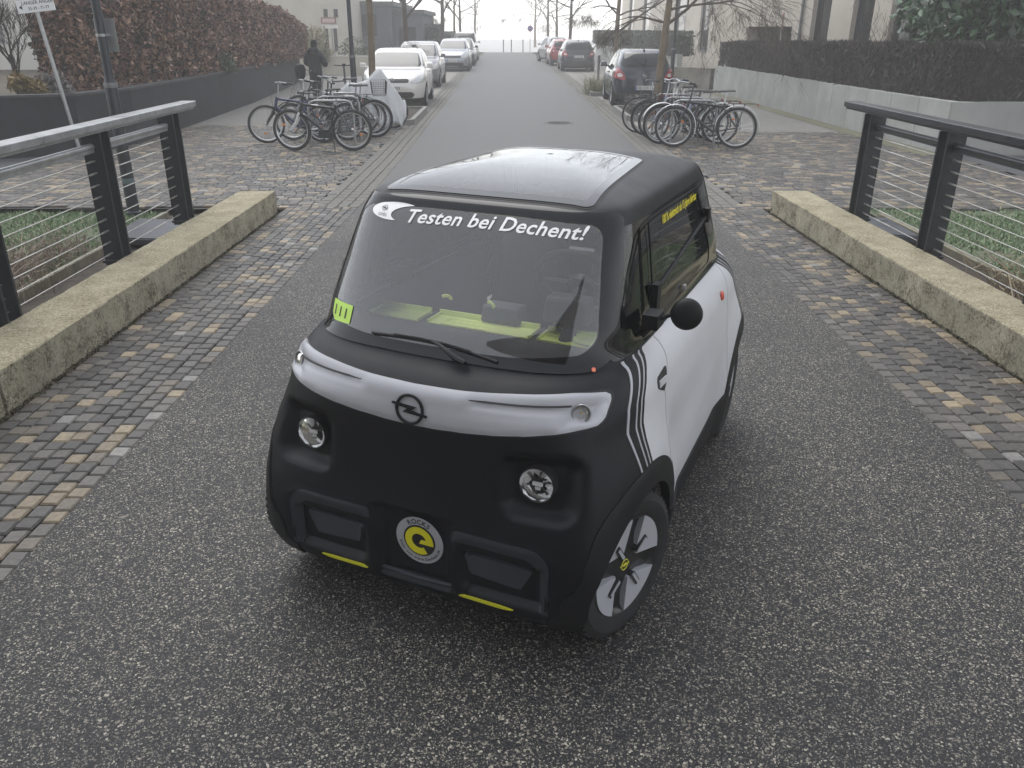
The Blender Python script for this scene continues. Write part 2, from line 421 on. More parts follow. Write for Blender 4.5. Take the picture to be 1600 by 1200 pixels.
# ---- low concrete bridge walls
def lichen_mat(name, top):
    m, t, b = new_mat(name); ge = N(t, 'ShaderNodeNewGeometry')
    n1 = N(t, 'ShaderNodeTexNoise', Scale=5.0, Detail=8.0, Roughness=0.75); t.links.new(ge.outputs['Position'], n1.inputs['Vector'])
    n2 = N(t, 'ShaderNodeTexNoise', Scale=48.0, Detail=7.0, Roughness=0.8); t.links.new(ge.outputs['Position'], n2.inputs['Vector'])
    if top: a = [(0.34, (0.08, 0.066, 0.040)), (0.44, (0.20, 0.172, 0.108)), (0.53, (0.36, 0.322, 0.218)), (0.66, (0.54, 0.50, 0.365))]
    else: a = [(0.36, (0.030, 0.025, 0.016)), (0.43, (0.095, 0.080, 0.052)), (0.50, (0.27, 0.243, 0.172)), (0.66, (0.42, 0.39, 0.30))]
    r1 = ramp(t, a); 
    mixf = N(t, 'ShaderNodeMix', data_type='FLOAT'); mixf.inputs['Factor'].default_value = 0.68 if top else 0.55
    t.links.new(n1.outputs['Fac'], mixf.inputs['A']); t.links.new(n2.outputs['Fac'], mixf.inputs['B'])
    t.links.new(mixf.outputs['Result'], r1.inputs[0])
    # pale lichen flecks
    v = N(t, 'ShaderNodeTexVoronoi', Scale=55.0); t.links.new(ge.outputs['Position'], v.inputs['Vector'])
    lt = N(t, 'ShaderNodeMath', operation='LESS_THAN'); lt.inputs[1].default_value = 0.22; t.links.new(v.outputs['Distance'], lt.inputs[0])
    n3 = N(t, 'ShaderNodeTexNoise', Scale=9.0, Detail=3.0); t.links.new(ge.outputs['Position'], n3.inputs['Vector'])
    gt = N(t, 'ShaderNodeMath', operation='GREATER_THAN'); gt.inputs[1].default_value = 0.52 if top else 0.62; t.links.new(n3.outputs['Fac'], gt.inputs[0])
    ml = N(t, 'ShaderNodeMath', operation='MULTIPLY'); t.links.new(lt.outputs[0], ml.inputs[0]); t.links.new(gt.outputs[0], ml.inputs[1])
    mx = N(t, 'ShaderNodeMix', data_type='RGBA'); t.links.new(ml.outputs[0], mx.inputs['Factor']); t.links.new(r1.outputs[0], mx.inputs['A'])
    mx.inputs['B'].default_value = (0.60, 0.57, 0.44, 1)
    t.links.new(mx.outputs['Result'], b.inputs['Base Color']); b.inputs['Roughness'].default_value = 0.95
    bp = N(t, 'ShaderNodeBump', Strength=0.9, Distance=0.012); t.links.new(mixf.outputs['Result'], bp.inputs['Height']); t.links.new(bp.outputs[0], b.inputs['Normal'])
    return m
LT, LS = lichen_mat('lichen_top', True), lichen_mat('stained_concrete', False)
def wall_block(root, xf, side, y0, y1, depth=0.43, h=0.25, low=-0.3):
    """one cast block with bevelled, slightly chipped arris; two surfaces: lichen on top, stained face"""
    n = max(2, int((y1 - y0) / 0.12)); V = []; F = []; mi = []
    prof = [(0.0, low), (0.0, h - 0.012), (0.004, h - 0.004), (0.012, h), (depth - 0.02, h), (depth, h - 0.02), (depth, low)]
    k = len(prof)
    for i in range(n + 1):
        y = y0 + (y1 - y0) * i / n; x0 = xf(y)
        for j, (d, z) in enumerate(prof):
            c = random.uniform(-0.003, 0.003) if 0 < j < 5 else 0
            V.append((x0 + side * (d + c), y, z + c * 0.7))
    for i in range(n):
        for j in range(k - 1):
            a = (i * k + j, i * k + j + 1, (i + 1) * k + j + 1, (i + 1) * k + j)
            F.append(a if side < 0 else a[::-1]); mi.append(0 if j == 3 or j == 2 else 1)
    F.append(tuple(range(k)) if side > 0 else tuple(reversed(range(k)))); mi.append(1)
    e = [n * k + j for j in range(k)]; F.append(tuple(e) if side < 0 else tuple(reversed(e))); mi.append(1)
    q = MB(); q.v = [tuple(v) for v in V]; q.f = F; q.m = mi
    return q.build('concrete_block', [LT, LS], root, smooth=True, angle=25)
wl = thing('low_wall', 'low lichen-covered concrete wall along the left side of the bridge', 'wall', (0, 0, 0))
wall_block(wl, WL, -1, -1.0, 4.125); wall_block(wl, WL, -1, 4.150, 9.62)
wr = thing('low_wall', 'low lichen-covered concrete wall along the right side of the bridge', 'wall', (0, 0, 0))
wall_block(wr, WR, 1, -1.0, 9.70)

# ---- railings with steel posts, wooden-looking flat handrail and wires
steel_m = M('railing_steel', (0.022, 0.024, 0.030), 0.45, 0.3, var=0.25, scale=14, bump=0.08)
rail_m = M('handrail_metal', (0.34, 0.345, 0.35), 0.32, 0.5, var=0.25, scale=9, rvar=0.12)
wire_m = M('steel_wire', (0.42, 0.41, 0.38), 0.4, 0.8, var=0.2)
def railing(side, xs, ys, yend, label):
    root = thing('railing', label, 'railing', (0, 0, 0))
    for y in ys:
        q = MB()
        for dy in (-0.075, 0.075):
            q.box((xs + side * 0.0, y + dy, 0.70), (0.15, 0.022, 1.06))
        q.box((xs, y, 0.205), (0.16, 0.24, 0.02)); q.box((xs + side * 0.01, y, 1.215), (0.05, 0.13, 0.05))
        q.box((xs, y, 0.60), (0.03, 0.13, 0.03)); 
        q.build('post', steel_m, root)
    y0 = -0.9
    q = MB(); q.box((xs - side * 0.03, (y0 + yend) / 2, 1.285), (0.15, yend - y0, 0.055)); q.box((xs - side * 0.03, (y0 + yend) / 2, 1.246), (0.10, yend - y0, 0.022))
    hr = q.build('handrail', rail_m if side < 0 else M('handrail_dark', (0.05, 0.052, 0.058), 0.32, 0.5, var=0.25, scale=9, rvar=0.1), root)
    bv = hr.modifiers.new('bevel', 'BEVEL'); bv.width = 0.006; bv.segments = 2
    for a, b_ in zip([y0 - 0.075] + ys, ys):
        q = MB(); q.tube([(xs, a + 0.09, 1.13), (xs, b_ - 0.09, 1.13)], 0.026, 10); q.box((xs, (a + b_) / 2, 1.10), (0.03, b_ - a - 0.18, 0.03))
        q.build('lower_rail', rail_m if side < 0 else MATS['handrail_dark'], root, smooth=True)
    for k in range(9):
        z = 0.275 + k * 0.093; q = MB()
        q.tube([(xs, y0, z), (xs, ys[-1] + 0.05, z)], 0.0042, 6)
        for y in ys: q.tube([(xs, y - 0.20, z), (xs, y - 0.085, z)], 0.0085, 6)
        q.tube([(xs, ys[-1] - 0.75, z), (xs, ys[-1] - 0.45, z)], 0.0075, 6)
        q.build('wire', wire_m, root, smooth=True)
    for y in ys:                                   # small outrigger plates under the handrail
        q = MB(); q.box((xs + side * 0.14, y + 0.02, 1.262), (0.22, 0.10, 0.008)); q.build('bracket_plate', rail_m if side < 0 else MATS['handrail_dark'], root)
    return root
railing(-1, -3.27, [0.4, 1.95, 3.5, 5.05, 6.75, 8.28], 8.80, 'dark steel railing with pale grey flat handrail and wires on the left wall')
railing(1, 3.68, [0.4, 1.95, 3.6, 5.3, 6.90, 8.42], 9.0, 'dark steel railing with black flat handrail and wires on the right wall')

# ---- grass beds behind the walls
grass_ground = noise_mat('grass_ground', [(0.3, (0.055, 0.06, 0.035)), (0.5, (0.085, 0.11, 0.06)), (0.7, (0.17, 0.14, 0.10))], 2.2, bump=0.8, bscale=50)
sheet('left_lawn', [(-12, -1), (-3.95, -1), (-3.95, 9.6), (-12, 9.9)], -0.03, grass_ground)
sheet('right_lawn', [(4.40, -1), (13, -1), (13, 10.6), (4.40, 9.9)], -0.03, grass_ground)
def blade_mat(name, stops):
    m, t, b = new_mat(name); ge = N(t, 'ShaderNodeNewGeometry'); rp = ramp(t, stops)
    t.links.new(ge.outputs['Random Per Island'], rp.inputs[0]); t.links.new(rp.outputs[0], b.inputs['Base Color'])
    b.inputs['Roughness'].default_value = 0.6
    return m
GB = blade_mat('grass_blades', [(0.0, (0.09, 0.16, 0.075)), (0.35, (0.17, 0.27, 0.13)), (0.7, (0.27, 0.36, 0.20)), (1.0, (0.40, 0.37, 0.26))])
def grass(name, x0, x1, y0, y1, n, hh=0.036, mat=None, patch=True):
    P = rng.uniform((x0, y0), (x1, y1), (int(n * 1.6), 2))
    f = np.sin(P[:, 0] * 2.1 + 1.3 * np.sin(P[:, 1] * 1.7)) * np.cos(P[:, 1] * 1.9 + P[:, 0]) 
    P = P[(f > -0.45) | (rng.random(len(P)) < 0.25)][:n] if patch else P[:n]; n = len(P)
    a = rng.uniform(0, 6.28, n); h = rng.uniform(0.5, 1.3, n) * hh; w = rng.uniform(0.006, 0.014, n); le = rng.uniform(0.2, 1.1, n) * h
    c, s = np.cos(a), np.sin(a); b_ = rng.uniform(0, 6.28, n)
    V = np.zeros((n, 3, 3)); V[:, 0, 0] = P[:, 0] - c * w; V[:, 0, 1] = P[:, 1] - s * w; V[:, 1, 0] = P[:, 0] + c * w; V[:, 1, 1] = P[:, 1] + s * w
    V[:, 2, 0] = P[:, 0] + np.cos(b_) * le; V[:, 2, 1] = P[:, 1] + np.sin(b_) * le; V[:, :2, 2] = -0.032; V[:, 2, 2] = -0.03 + h
    me = bpy.data.meshes.new(name); me.from_pydata(V.reshape(-1, 3).tolist(), [], np.arange(3 * n).reshape(-1, 3).tolist())
    me.materials.append(mat or GB); return stuff(link(name, me))
grass('grass', -8.5, -4.0, 4.0, 9.7, 42000); grass('grass', 4.45, 9.0, 4.5, 10.2, 42000)
# dry weeds at the foot of the railings
DRY = blade_mat('dry_stalks', [(0.0, (0.12, 0.085, 0.05)), (0.5, (0.27, 0.20, 0.12)), (1.0, (0.42, 0.34, 0.22))])
DRYP = blade_mat('pink_dry_grass', [(0.0, (0.16, 0.12, 0.09)), (0.6, (0.30, 0.23, 0.18)), (1.0, (0.38, 0.31, 0.26))])
def weeds(name, pts, n, h, spread, mat, label=None):
    q = MB()
    for k in range(n):
        x, y = random.choice(pts); x += random.gauss(0, spread); y += random.gauss(0, spread)
        L = h * random.uniform(0.4, 1.2); a = random.uniform(0, 6.28); t_ = random.uniform(0.1, 0.9)
        mid = (x + math.cos(a) * L * 0.3 * t_, y + math.sin(a) * L * 0.3 * t_, L * 0.55 - 0.03)
        e = (x + math.cos(a) * L * t_, y + math.sin(a) * L * t_, L * random.uniform(0.5, 1.0) - 0.03)
        q.tube([(x, y, -0.05), mid, e], [0.004, 0.003, 0.0015], 3, caps=False)
    o = q.build(name, mat)
    if label: tag(o, label, 'weeds')
    return o
weeds('dry_grass_clump', [(-4.1, 6.5), (-4.25, 6.9), (-4.35, 7.3), (-4.2, 7.7), (-4.4, 6.3)], 600, 0.32, 0.17, DRYP, 'pinkish dry grass tuft growing behind the left railing')
weeds('dry_reeds', [(4.15, 5.0), (4.25, 5.5), (4.2, 5.9), (4.1, 6.3)], 300, 0.42, 0.12, DRY, 'straw coloured dry reeds growing behind the right railing')
q = MB()
for k in range(14):
    a = random.uniform(-0.5, 0.5); x, y = random.uniform(3.75, 4.15), random.uniform(5.6, 6.6); L = random.uniform(0.12, 0.4); d = random.uniform(0, 3.1)
    q.tube([(x - math.cos(d) * L / 2, y - math.sin(d) * L / 2, random.uniform(0.0, 0.27)), (x + math.cos(d) * L / 2, y + math.sin(d) * L / 2, random.uniform(0.1, 0.36))], 0.006, 4)
tag(q.build('broken_reeds', DRY), 'bent broken straw stalks lying against the right wall', 'weeds')
q = MB(); q.tube([(4.35, 6.0, -0.05), (4.40, 6.02, 0.5), (4.46, 6.08, 1.0), (4.47, 6.1, 1.45)], [0.012, 0.009, 0.007, 0.003], 5)
for k in range(12):
    z = 0.3 + k * 0.09; a = random.uniform(0, 6.28); q.tube([(4.40 + 0.05 * (z - .5), 6.03, z), (4.40 + math.cos(a) * 0.08, 6.03 + math.sin(a) * 0.08, z + 0.1)], [0.004, 0.002], 3)
tag(q.build('dead_weed', M('dead_weed_brown', (0.05, 0.032, 0.024), 0.8)), 'tall dark dead weed standing behind the right railing', 'plant')
# dark soil channels between wall and lawn, slate hatches
ch = noise_mat('dark_soil', [(0.3, (0.02, 0.016, 0.012)), (0.7, (0.075, 0.058, 0.042))], 10, bump=1.0, bscale=60)
sheet('left_soil_strip', [(-3.95, -1), (-3.1, -1), (-3.1, 9.75), (-3.95, 9.75)], -0.05, ch)
sheet('right_soil_strip', [(3.55, -1), (4.40, -1), (4.40, 9.85), (3.55, 9.85)], -0.05, ch)
hm = M('slate_hatch', (0.045, 0.05, 0.06), 0.45, var=0.3, scale=5, bump=0.2)
for x, y, rz, lab in ((-3.72, 8.55, 0.05, 'dark slate cover slab lying beside the left railing'), (4.02, 8.75, -0.05, 'dark slate cover slab lying beside the right railing')):
    q = MB(); q.box((0, 0, 0.02), (0.62, 0.95, 0.05)); q.box((0, -0.43, 0.05), (0.60, 0.04, 0.012)); q.box((0.2, 0.3, 0.048), (0.10, 0.03, 0.006))
    o = q.build('cover_slab', hm); o.location = (x, y, 0.0); o.rotation_euler = (0, 0.04, rz); tag(o, lab, 'cover slab')
ekm = M('edge_kerb', (0.20, 0.185, 0.13), 0.9, var=0.35, scale=6, bump=0.4)
for sx, x, lab in ((-1, -3.95, 'thin mossy kerb edging the left lawn'), (1, 4.40, 'thin mossy kerb edging the right lawn')):
    e = thing('lawn_kerb', lab, 'kerb', (x, 0, 0))
    for k in range(9):
        q = MB(); q.box((0, 0.15 + k * 1.1, -0.02), (0.06, 1.085, 0.10)); q.build('kerb_stone', ekm, e)
# red scrap by the right post
q = MB()
for k in range(5):
    m4 = Matrix.Translation((3.93 + 0.05 * k, 7.45 + 0.03 * k, 0.03)) @ Euler((random.uniform(-.6, .6), random.uniform(-.6, .6), random.uniform(0, 3))).to_matrix().to_4x4()
    q.prism([(-.05, -.03), (.04, -.04), (.06, .03), (-.03, .045)], 0, 0.002, m4)
tag(q.build('litter', M('red_wrapper', (0.45, 0.10, 0.10), 0.4)), 'crumpled red wrapper lying beside the right railing post', 'litter')
# ================================================================== SURFACE TOOLS
# ---- plan profile of the microcar body: z, front reach F, half width W, exponents p (length), q (width)
PROF=[(.165,1.175,.672,10,6.5),(.20,1.195,.688,10,7),(.26,1.207,.700,10,8),(.36,1.207,.707,10,8),(.47,1.200,.710,9,7.3),
 (.56,1.185,.710,8,6.6),(.66,1.174,.706,7.5,5.8),(.75,1.168,.697,7,4.8),(.82,1.164,.686,6.8,4.0),(.87,1.158,.677,6.8,3.5),
 (.91,1.138,.664,7,3.1),(.945,1.100,.645,7.5,2.8),(.970,1.062,.622,8,2.65),(.985,1.036,.604,8,2.6),
 (1.10,.950,.585,8,3.0),(1.22,.855,.562,8,3.9),(1.32,.776,.542,8,5.0),(1.385,.722,.527,8,5.8),(1.415,.692,.516,8,6)]
ROOF=[(1.0,1.415),(.985,1.430),(.965,1.442),(.93,1.453),(.88,1.463),(.8,1.477),(.7,1.490),(.55,1.504),(.35,1.516),(.15,1.521),(.02,1.522)]
NQ=80
def _quarter(F,W,p,q,n=NQ):
    t=np.linspace(0,1,3001); s=t*t*(3-2*t); s=s*s*(3-2*s); th=s*np.pi/2
    x=F*np.cos(th).clip(0)**(2/p); y=W*np.sin(th).clip(0)**(2/q)
    L=np.concatenate([[0],np.cumsum(np.hypot(np.diff(x),np.diff(y)))])
    u=np.linspace(0,L[-1],n+1); return np.interp(u,L,x),np.interp(u,L,y)
def _ring(F,W,p,q):
    x,y=_quarter(F,W,p,q)
    X=np.concatenate([x,-x[-2::-1],-x[1:],x[-2:0:-1]]); Y=np.concatenate([y,y[-2::-1],-y[1:],-y[-2:0:-1]])
    return X,Y
def _pchip(xk,yk,x):
    xk=np.asarray(xk,float);yk=np.asarray(yk,float);h=np.diff(xk);d=np.diff(yk)/h
    m=np.zeros_like(yk);m[0]=d[0];m[-1]=d[-1]
    for i in range(1,len(m)-1):
        if d[i-1]*d[i]>0:
            w1=2*h[i]+h[i-1];w2=h[i]+2*h[i-1];m[i]=(w1+w2)/(w1/d[i-1]+w2/d[i])
    k=np.clip(np.searchsorted(xk,x)-1,0,len(h)-1);t=(x-xk[k])/h[k]
    return (2*t**3-3*t**2+1)*yk[k]+(t**3-2*t**2+t)*h[k]*m[k]+(-2*t**3+3*t**2)*yk[k+1]+(t**3-t**2)*h[k]*m[k+1]
def sst(a,b,x):
    t=np.clip((x-a)/(b-a),0,1); return t*t*(3-2*t)
def rbox(y,z,cy,cz,hy,hz,r):
    ay=np.abs(y-cy)-hy+r; az=np.abs(z-cz)-hz+r
    return np.hypot(np.maximum(ay,0),np.maximum(az,0))+np.minimum(np.maximum(ay,az),0)-r
def body_grid():
    P=np.array(PROF); zs=np.concatenate([np.linspace(.165,1.0,86),np.linspace(1.0,1.415,34)[1:]])
    rows=[]
    for z in zs:
        F,W,p,q=[float(_pchip(P[:,0],P[:,k],np.array([z]))[0]) for k in (1,2,3,4)]
        X,Y=_ring(F,W,p,q); rows.append(np.stack([X,Y,np.full_like(X,z)],1))
    R=np.array(ROOF)[::-1]; X0,Y0=_ring(*P[-1][1:])
    ss=1-np.linspace(0,1,34)[1:]**1.35*.98
    for s in ss:
        z=float(_pchip(R[:,0],R[:,1],np.array([s]))[0])
        rows.append(np.stack([X0*s,Y0*s,np.full_like(X0,z)],1))
    G=np.array(rows)           # (nv,nu,3)
    return G
def grid_normals(G):
    du=np.roll(G,-1,1)-np.roll(G,1,1); dv=np.gradient(G,axis=0)
    n=np.cross(du,dv); n/=np.linalg.norm(n,axis=2,keepdims=True)+1e-12
    return n
def displace(G,n):
    x,y,z=G[...,0],G[...,1],G[...,2]; ay=np.abs(y)
    d=np.zeros_like(x)
    fr=sst(.5,.8,n[...,0])          # front facing only
    d-=fr*.048*sst(.012,-.034,rbox(ay,z,.452,.672,.122,.108,.055))*1.0
    d-=fr*.035*sst(.004,-.010,rbox(ay,z,0,.35,.152,.145,.01))
    d-=fr*.030*sst(.004,-.014,rbox(ay,z,.345,.325,.150,.085,.03))
    d+=fr*.005*np.exp(-(rbox(ay,z,.345,.335,.185,.125,.06)/.014)**2)*(z<.60)*(ay>.155)
    wd_=np.minimum(np.hypot(x-.864,z-.2785),np.hypot(x+.864,z-.2785))
    d+=.026*sst(.56,.34,wd_)*sst(.46,.66,ay)
    return d
class Surf:
    """closed grid surface with normals; panels are cut out of it along implicit outlines"""
    def __init__(s, G, n):
        nv, nu, _ = G.shape; s.V = G.reshape(-1, 3); s.N = n.reshape(-1, 3)
        idx = np.arange(nv * nu).reshape(nv, nu); r = np.roll(idx, -1, 1)
        s.F = np.stack([idx[:-1], r[:-1], r[1:], idx[1:]], -1).reshape(-1, 4)
        s.top = idx[-1]
        s._bvh = None
    @property
    def bvh(s):
        if s._bvh is None: s._bvh = BVHTree.FromPolygons(s.V.tolist(), s.F.tolist() + [s.top.tolist()])
        return s._bvh
    def cut(s, fields, cap=False):
        V, Nn, F = s.V, s.N, s.F
        vals = [f(V, Nn) for f in fields]
        keep = np.ones(len(F), bool); full = np.ones(len(F), bool)
        for a in vals:
            q = a[F] > 0; keep &= q.any(1); full &= q.all(1)
        out_v = []; out_n = []; vm = {}; polys = []
        def vid(i):
            k = vm.get(i)
            if k is None: k = vm[i] = len(out_v); out_v.append(V[i]); out_n.append(Nn[i])
            return k
        em = {}
        for f in F[full]: polys.append([vid(i) for i in f])
        for f in F[keep & ~full]:
            poly = [(('v', int(i)), V[i], Nn[i], [a[i] for a in vals]) for i in f]
            for k in range(len(vals)):
                res = []
                for p, q in zip(poly, poly[1:] + poly[:1]):
                    a, b = p[3][k], q[3][k]
                    if a > 0: res.append(p)
                    if (a > 0) != (b > 0):
                        if repr(p[0]) > repr(q[0]): p, q, a, b = q, p, b, a
                        t = a / (a - b)
                        res.append((('e', k, p[0], q[0]), p[1] + (q[1] - p[1]) * t, p[2] + (q[2] - p[2]) * t, [x + (y - x) * t for x, y in zip(p[3], q[3])]))
                poly = res
                if not poly: break
            ids = []
            for key, v, n, _ in poly:
                if key[0] == 'v': i = vid(key[1])
                else:
                    i = em.get(key)
                    if i is None: i = em[key] = len(out_v); out_v.append(v); out_n.append(n)
                if not ids or ids[-1] != i: ids.append(i)
            if len(ids) > 1 and ids[0] == ids[-1]: ids.pop()
            if len(ids) >= 3: polys.append(ids)
        if cap: polys.append([vid(int(i)) for i in s.top])
        return np.array(out_v).reshape(-1, 3), np.array(out_n).reshape(-1, 3), polys
    def panel(s, name, mat, parent, fields, off=0.003, rim=0.008, cap=False, warp=None, mats=None, **props):
        V, Nn, P = s.cut(fields, cap)
        if not P: print('EMPTY PANEL', name); return None
        Nn = Nn / (np.linalg.norm(Nn, axis=1, keepdims=True) + 1e-9)
        if warp is not None:
            d = warp(V, Nn); V = V + Nn * d[:, None]
            # re-estimate normals where the surface was pushed
            acc = np.zeros_like(Nn)
            for p in P:
                a, b, c = V[p[0]], V[p[1]], V[p[2 if len(p) == 3 else 3 if len(p) > 3 else 2]]
                fn = np.cross(V[p[1]] - V[p[0]], V[p[-1]] - V[p[0]])
                acc[p] += fn
            ln = np.linalg.norm(acc, axis=1, keepdims=True); Nn = np.where(ln > 1e-12, acc / (ln + 1e-12), Nn)
        W = V + Nn * off; vs = W.tolist(); ns = Nn.tolist(); fs = [tuple(p) for p in P]
        if rim:
            cnt = {}
            for p in P:
                for a, b in zip(p, p[1:] + p[:1]): cnt[(a, b)] = 1
            bd = [(a, b) for (a, b) in cnt if (b, a) not in cnt]
            en = {}
            for a, b in bd:
                n = np.cross(W[b] - W[a], Nn[a]); l = np.linalg.norm(n)
                if l < 1e-9: continue
                for i in (a, b): en[i] = en.get(i, 0) + n / l
            o1 = {}; o2 = {}
            for i, n in en.items():
                n = n / (np.linalg.norm(n) + 1e-9)
                o1[i] = len(vs); vs.append(W[i].tolist()); ns.append(n.tolist())
                o2[i] = len(vs); vs.append((W[i] - Nn[i] * rim).tolist()); ns.append(n.tolist())
            for a, b in bd:
                if a in o1 and b in o1: fs.append((o1[b], o1[a], o2[a], o2[b]))
        me = bpy.data.meshes.new(name); me.from_pydata(vs, [], fs); me.materials.append(mat)
        me.polygons.foreach_set('use_smooth', [True] * len(me.polygons)); me.update()
        me.normals_split_custom_set_from_vertices(ns)
        return link(name, me, parent, **props)
def poly_sdf(px, pz, poly):
    """signed distance to a polygon, negative inside"""
    px = np.asarray(px); d = np.full(px.shape, 1e9); ins = np.zeros(px.shape, bool); n = len(poly)
    for i in range(n):
        ax, az = poly[i]; bx, bz = poly[(i + 1) % n]
        ex, ez = bx - ax, bz - az; wx, wz = px - ax, pz - az
        t = np.clip((wx * ex + wz * ez) / (ex * ex + ez * ez + 1e-12), 0, 1)
        d = np.minimum(d, np.hypot(wx - ex * t, wz - ez * t))
        c = ((az <= pz) & (bz > pz)) | ((bz <= pz) & (az > pz))
        with np.errstate(divide='ignore', invalid='ignore'): xi = ax + (pz - az) / (ez if abs(ez) > 1e-12 else 1e-12) * ex
        ins ^= c & (px < xi)
    return np.where(ins, -d, d)
def rounded(poly, r):
    """shrink corners: polygon inset by r then grown by r"""
    P = np.array(poly, float); n = len(P); c = P.mean(0); outp = []
    A = sum(P[i][0] * P[(i + 1) % n][1] - P[(i + 1) % n][0] * P[i][1] for i in range(n)); sg = 1 if A > 0 else -1
    for i in range(n):
        p0, p1, p2 = P[i - 1], P[i], P[(i + 1) % n]
        d1 = (p1 - p0) / np.linalg.norm(p1 - p0); d2 = (p2 - p1) / np.linalg.norm(p2 - p1)
        n1 = np.array([-d1[1], d1[0]]) * sg; n2 = np.array([-d2[1], d2[0]]) * sg
        m = (n1 + n2); k = m @ n1; outp.append(p1 + m / max(k, 0.3) * r)
    return [tuple(p) for p in outp]
def rp_sdf(poly, r):
    q = rounded(poly, r); return lambda a, b: poly_sdf(a, b, q) - r
# ================================================================== THE MICROCAR
CAR = (0.18670322, 3.42576982); CAR_RZ = R(244.95415325)
car = thing('electric_microcar', 'small matt black and silver electric two-seater standing in the middle of the road', 'car', (CAR[0], CAR[1], 0.0), CAR_RZ)
blk = M('matt_black_paint', (0.0042, 0.0050, 0.0072), 0.46, var=0.22, scale=7, spec=.28, bump=0.06, bscale=700, rvar=0.09)
blk2 = M('dark_trim_plastic', (0.0050, 0.0055, 0.0068), 0.55, spec=.30, var=0.15, scale=10, bump=0.12, bscale=500)
gloss = M('gloss_black', (0.006, 0.0065, 0.008), 0.08, coat=0.15, spec=.35)
slv = M('silver_grey_paint', (0.60, 0.605, 0.625), 0.42, 0.0, var=0.04, scale=3, coat=0.12, bump=0.03, bscale=700)
slv2 = M('silver_band_paint', (0.42, 0.426, 0.45), 0.40, 0.05, var=0.03, scale=4, coat=0.15)
lime = M('lime_plastic', (0.85, 0.97, 0.32), 0.45)
yel = M('yellow_vinyl', (0.62, 0.60, 0.03), 0.45)
wht = M('white_vinyl', (0.86, 0.86, 0.86), 0.5)
inn = M('cabin_plastic', (0.075, 0.079, 0.086), 0.6, var=0.15, scale=6)
pane = glass_mat('car_glass', (0.97, 0.98, 0.98), 2.0, sky_veil=0.045)
roofpane = glass_mat('roof_pane', (0.94, 0.95, 0.95), 1.95, sky_veil=0.035)
panedark = glass_mat('side_glass', (0.72, 0.78, 0.76), 1.5)
chrome = M('chrome', (0.85, 0.85, 0.86), 0.08, 1.0)

G0 = body_grid(); n0 = grid_normals(G0); dsp = displace(G0, n0); G1 = G0 + n0 * dsp[..., None]; n1 = grid_normals(G1)
n1[-1] = (0, 0, 1); n1[-2] = (0, 0, 1); n0[-1] = (0, 0, 1); n0[-2] = (0, 0, 1)
S = Surf(G1, n1); S0 = Surf(G0, n0)

ws_out = rp_sdf([(-.568, .986), (-.20, .996), (.20, .996), (.568, .986), (.495, 1.436), (.25, 1.447), (-.25, 1.447), (-.495, 1.436)], .045)
ws_clear = rp_sdf([(-.522, 1.040), (-.28, 1.026), (.28, 1.026), (.522, 1.040), (.458, 1.404), (.2, 1.414), (-.2, 1.414), (-.458, 1.404)], .055)
ws_hole = rp_sdf([(-.540, 1.018), (.540, 1.018), (.470, 1.418), (-.470, 1.418)], .06)
FR = lambda V, Nn: V[:, 0] - .40 + 0 * V[:, 2]
BK = lambda V, Nn: -V[:, 0] - .40
rg_out = rp_sdf([(.628, -.405), (.628, .405), (-.19, .338), (-.19, -.338)], .03)
rg_clear = rp_sdf([(.588, -.372), (.588, .372), (-.165, .305), (-.165, -.305)], .02)
sw_out = rp_sdf([(.835, .996), (.622, 1.393), (-.520, 1.393), (-.672, 1.12), (-.672, .996)], .02)
sw_front = rp_sdf([(.775, 1.016), (.605, 1.372), (.425, 1.372), (.500, 1.016)], .02)
sw_door = rp_sdf([(.470, 1.012), (.390, 1.375), (-.505, 1.375), (-.650, 1.11), (-.650, 1.012)], .02)
sw_dclear = rp_sdf([(.440, 1.030), (.372, 1.352), (-.360, 1.352), (-.470, 1.10), (-.470, 1.030)], .03)
def wheel_d(V): return np.minimum(np.hypot(V[:, 0] - .864, V[:, 2] - .2785), np.hypot(V[:, 0] + .864, V[:, 2] - .2785))
def f_max(*fs): return lambda V, Nn: np.maximum.reduce([f(V, Nn) for f in fs])
def f_neg(f): return lambda V, Nn: -f(V, Nn)
ws_holef = lambda V, Nn: np.maximum(ws_hole(V[:, 1], V[:, 2]), .4 - V[:, 0])
rw_holef = lambda V, Nn: np.maximum(ws_hole(V[:, 1], V[:, 2]), .4 + V[:, 0])
rg_holef = lambda V, Nn: np.maximum(rg_clear(V[:, 0], V[:, 1]), 1.42 - V[:, 2])
sw1f = lambda V, Nn: np.maximum(sw_front(V[:, 0], V[:, 2]), .3 - np.abs(V[:, 1]))
sw2f = lambda V, Nn: np.maximum(sw_dclear(V[:, 0], V[:, 2]), .3 - np.abs(V[:, 1]))
archf = lambda V, Nn: np.maximum(wheel_d(V) - .312, .50 - np.abs(V[:, 1]))
_zf = [.30, .62, .70, .755, .803, .876, .933, .960, .975, 1.0]
_xf = [.86, .905, .915, .919, .924, .887, .822, .795, .785, .78]
_xr = [.78, .815, .823, .822, .812, .772, .700, .655, .630, .60]
xf = lambda z: np.interp(z, _zf, _xf)
xr = lambda z: np.interp(z, _zf, _xr)
seam = lambda z: np.interp(z, [.30, .39, .635, .83, .90, .93, .96, 1.0], [.545, .562, .602, .575, .505, .490, .483, .478])
seamr = lambda z: np.interp(z, [.30, .55, .75, .90, 1.0], [-.535, -.50, -.52, -.585, -.60])
top = lambda V: .988 - V[:, 2]
flare = lambda V: wheel_d(V) - .395
low = lambda V: V[:, 2] - np.interp(V[:, 0], [-.6, -.2, .56], [.40, .36, .335])
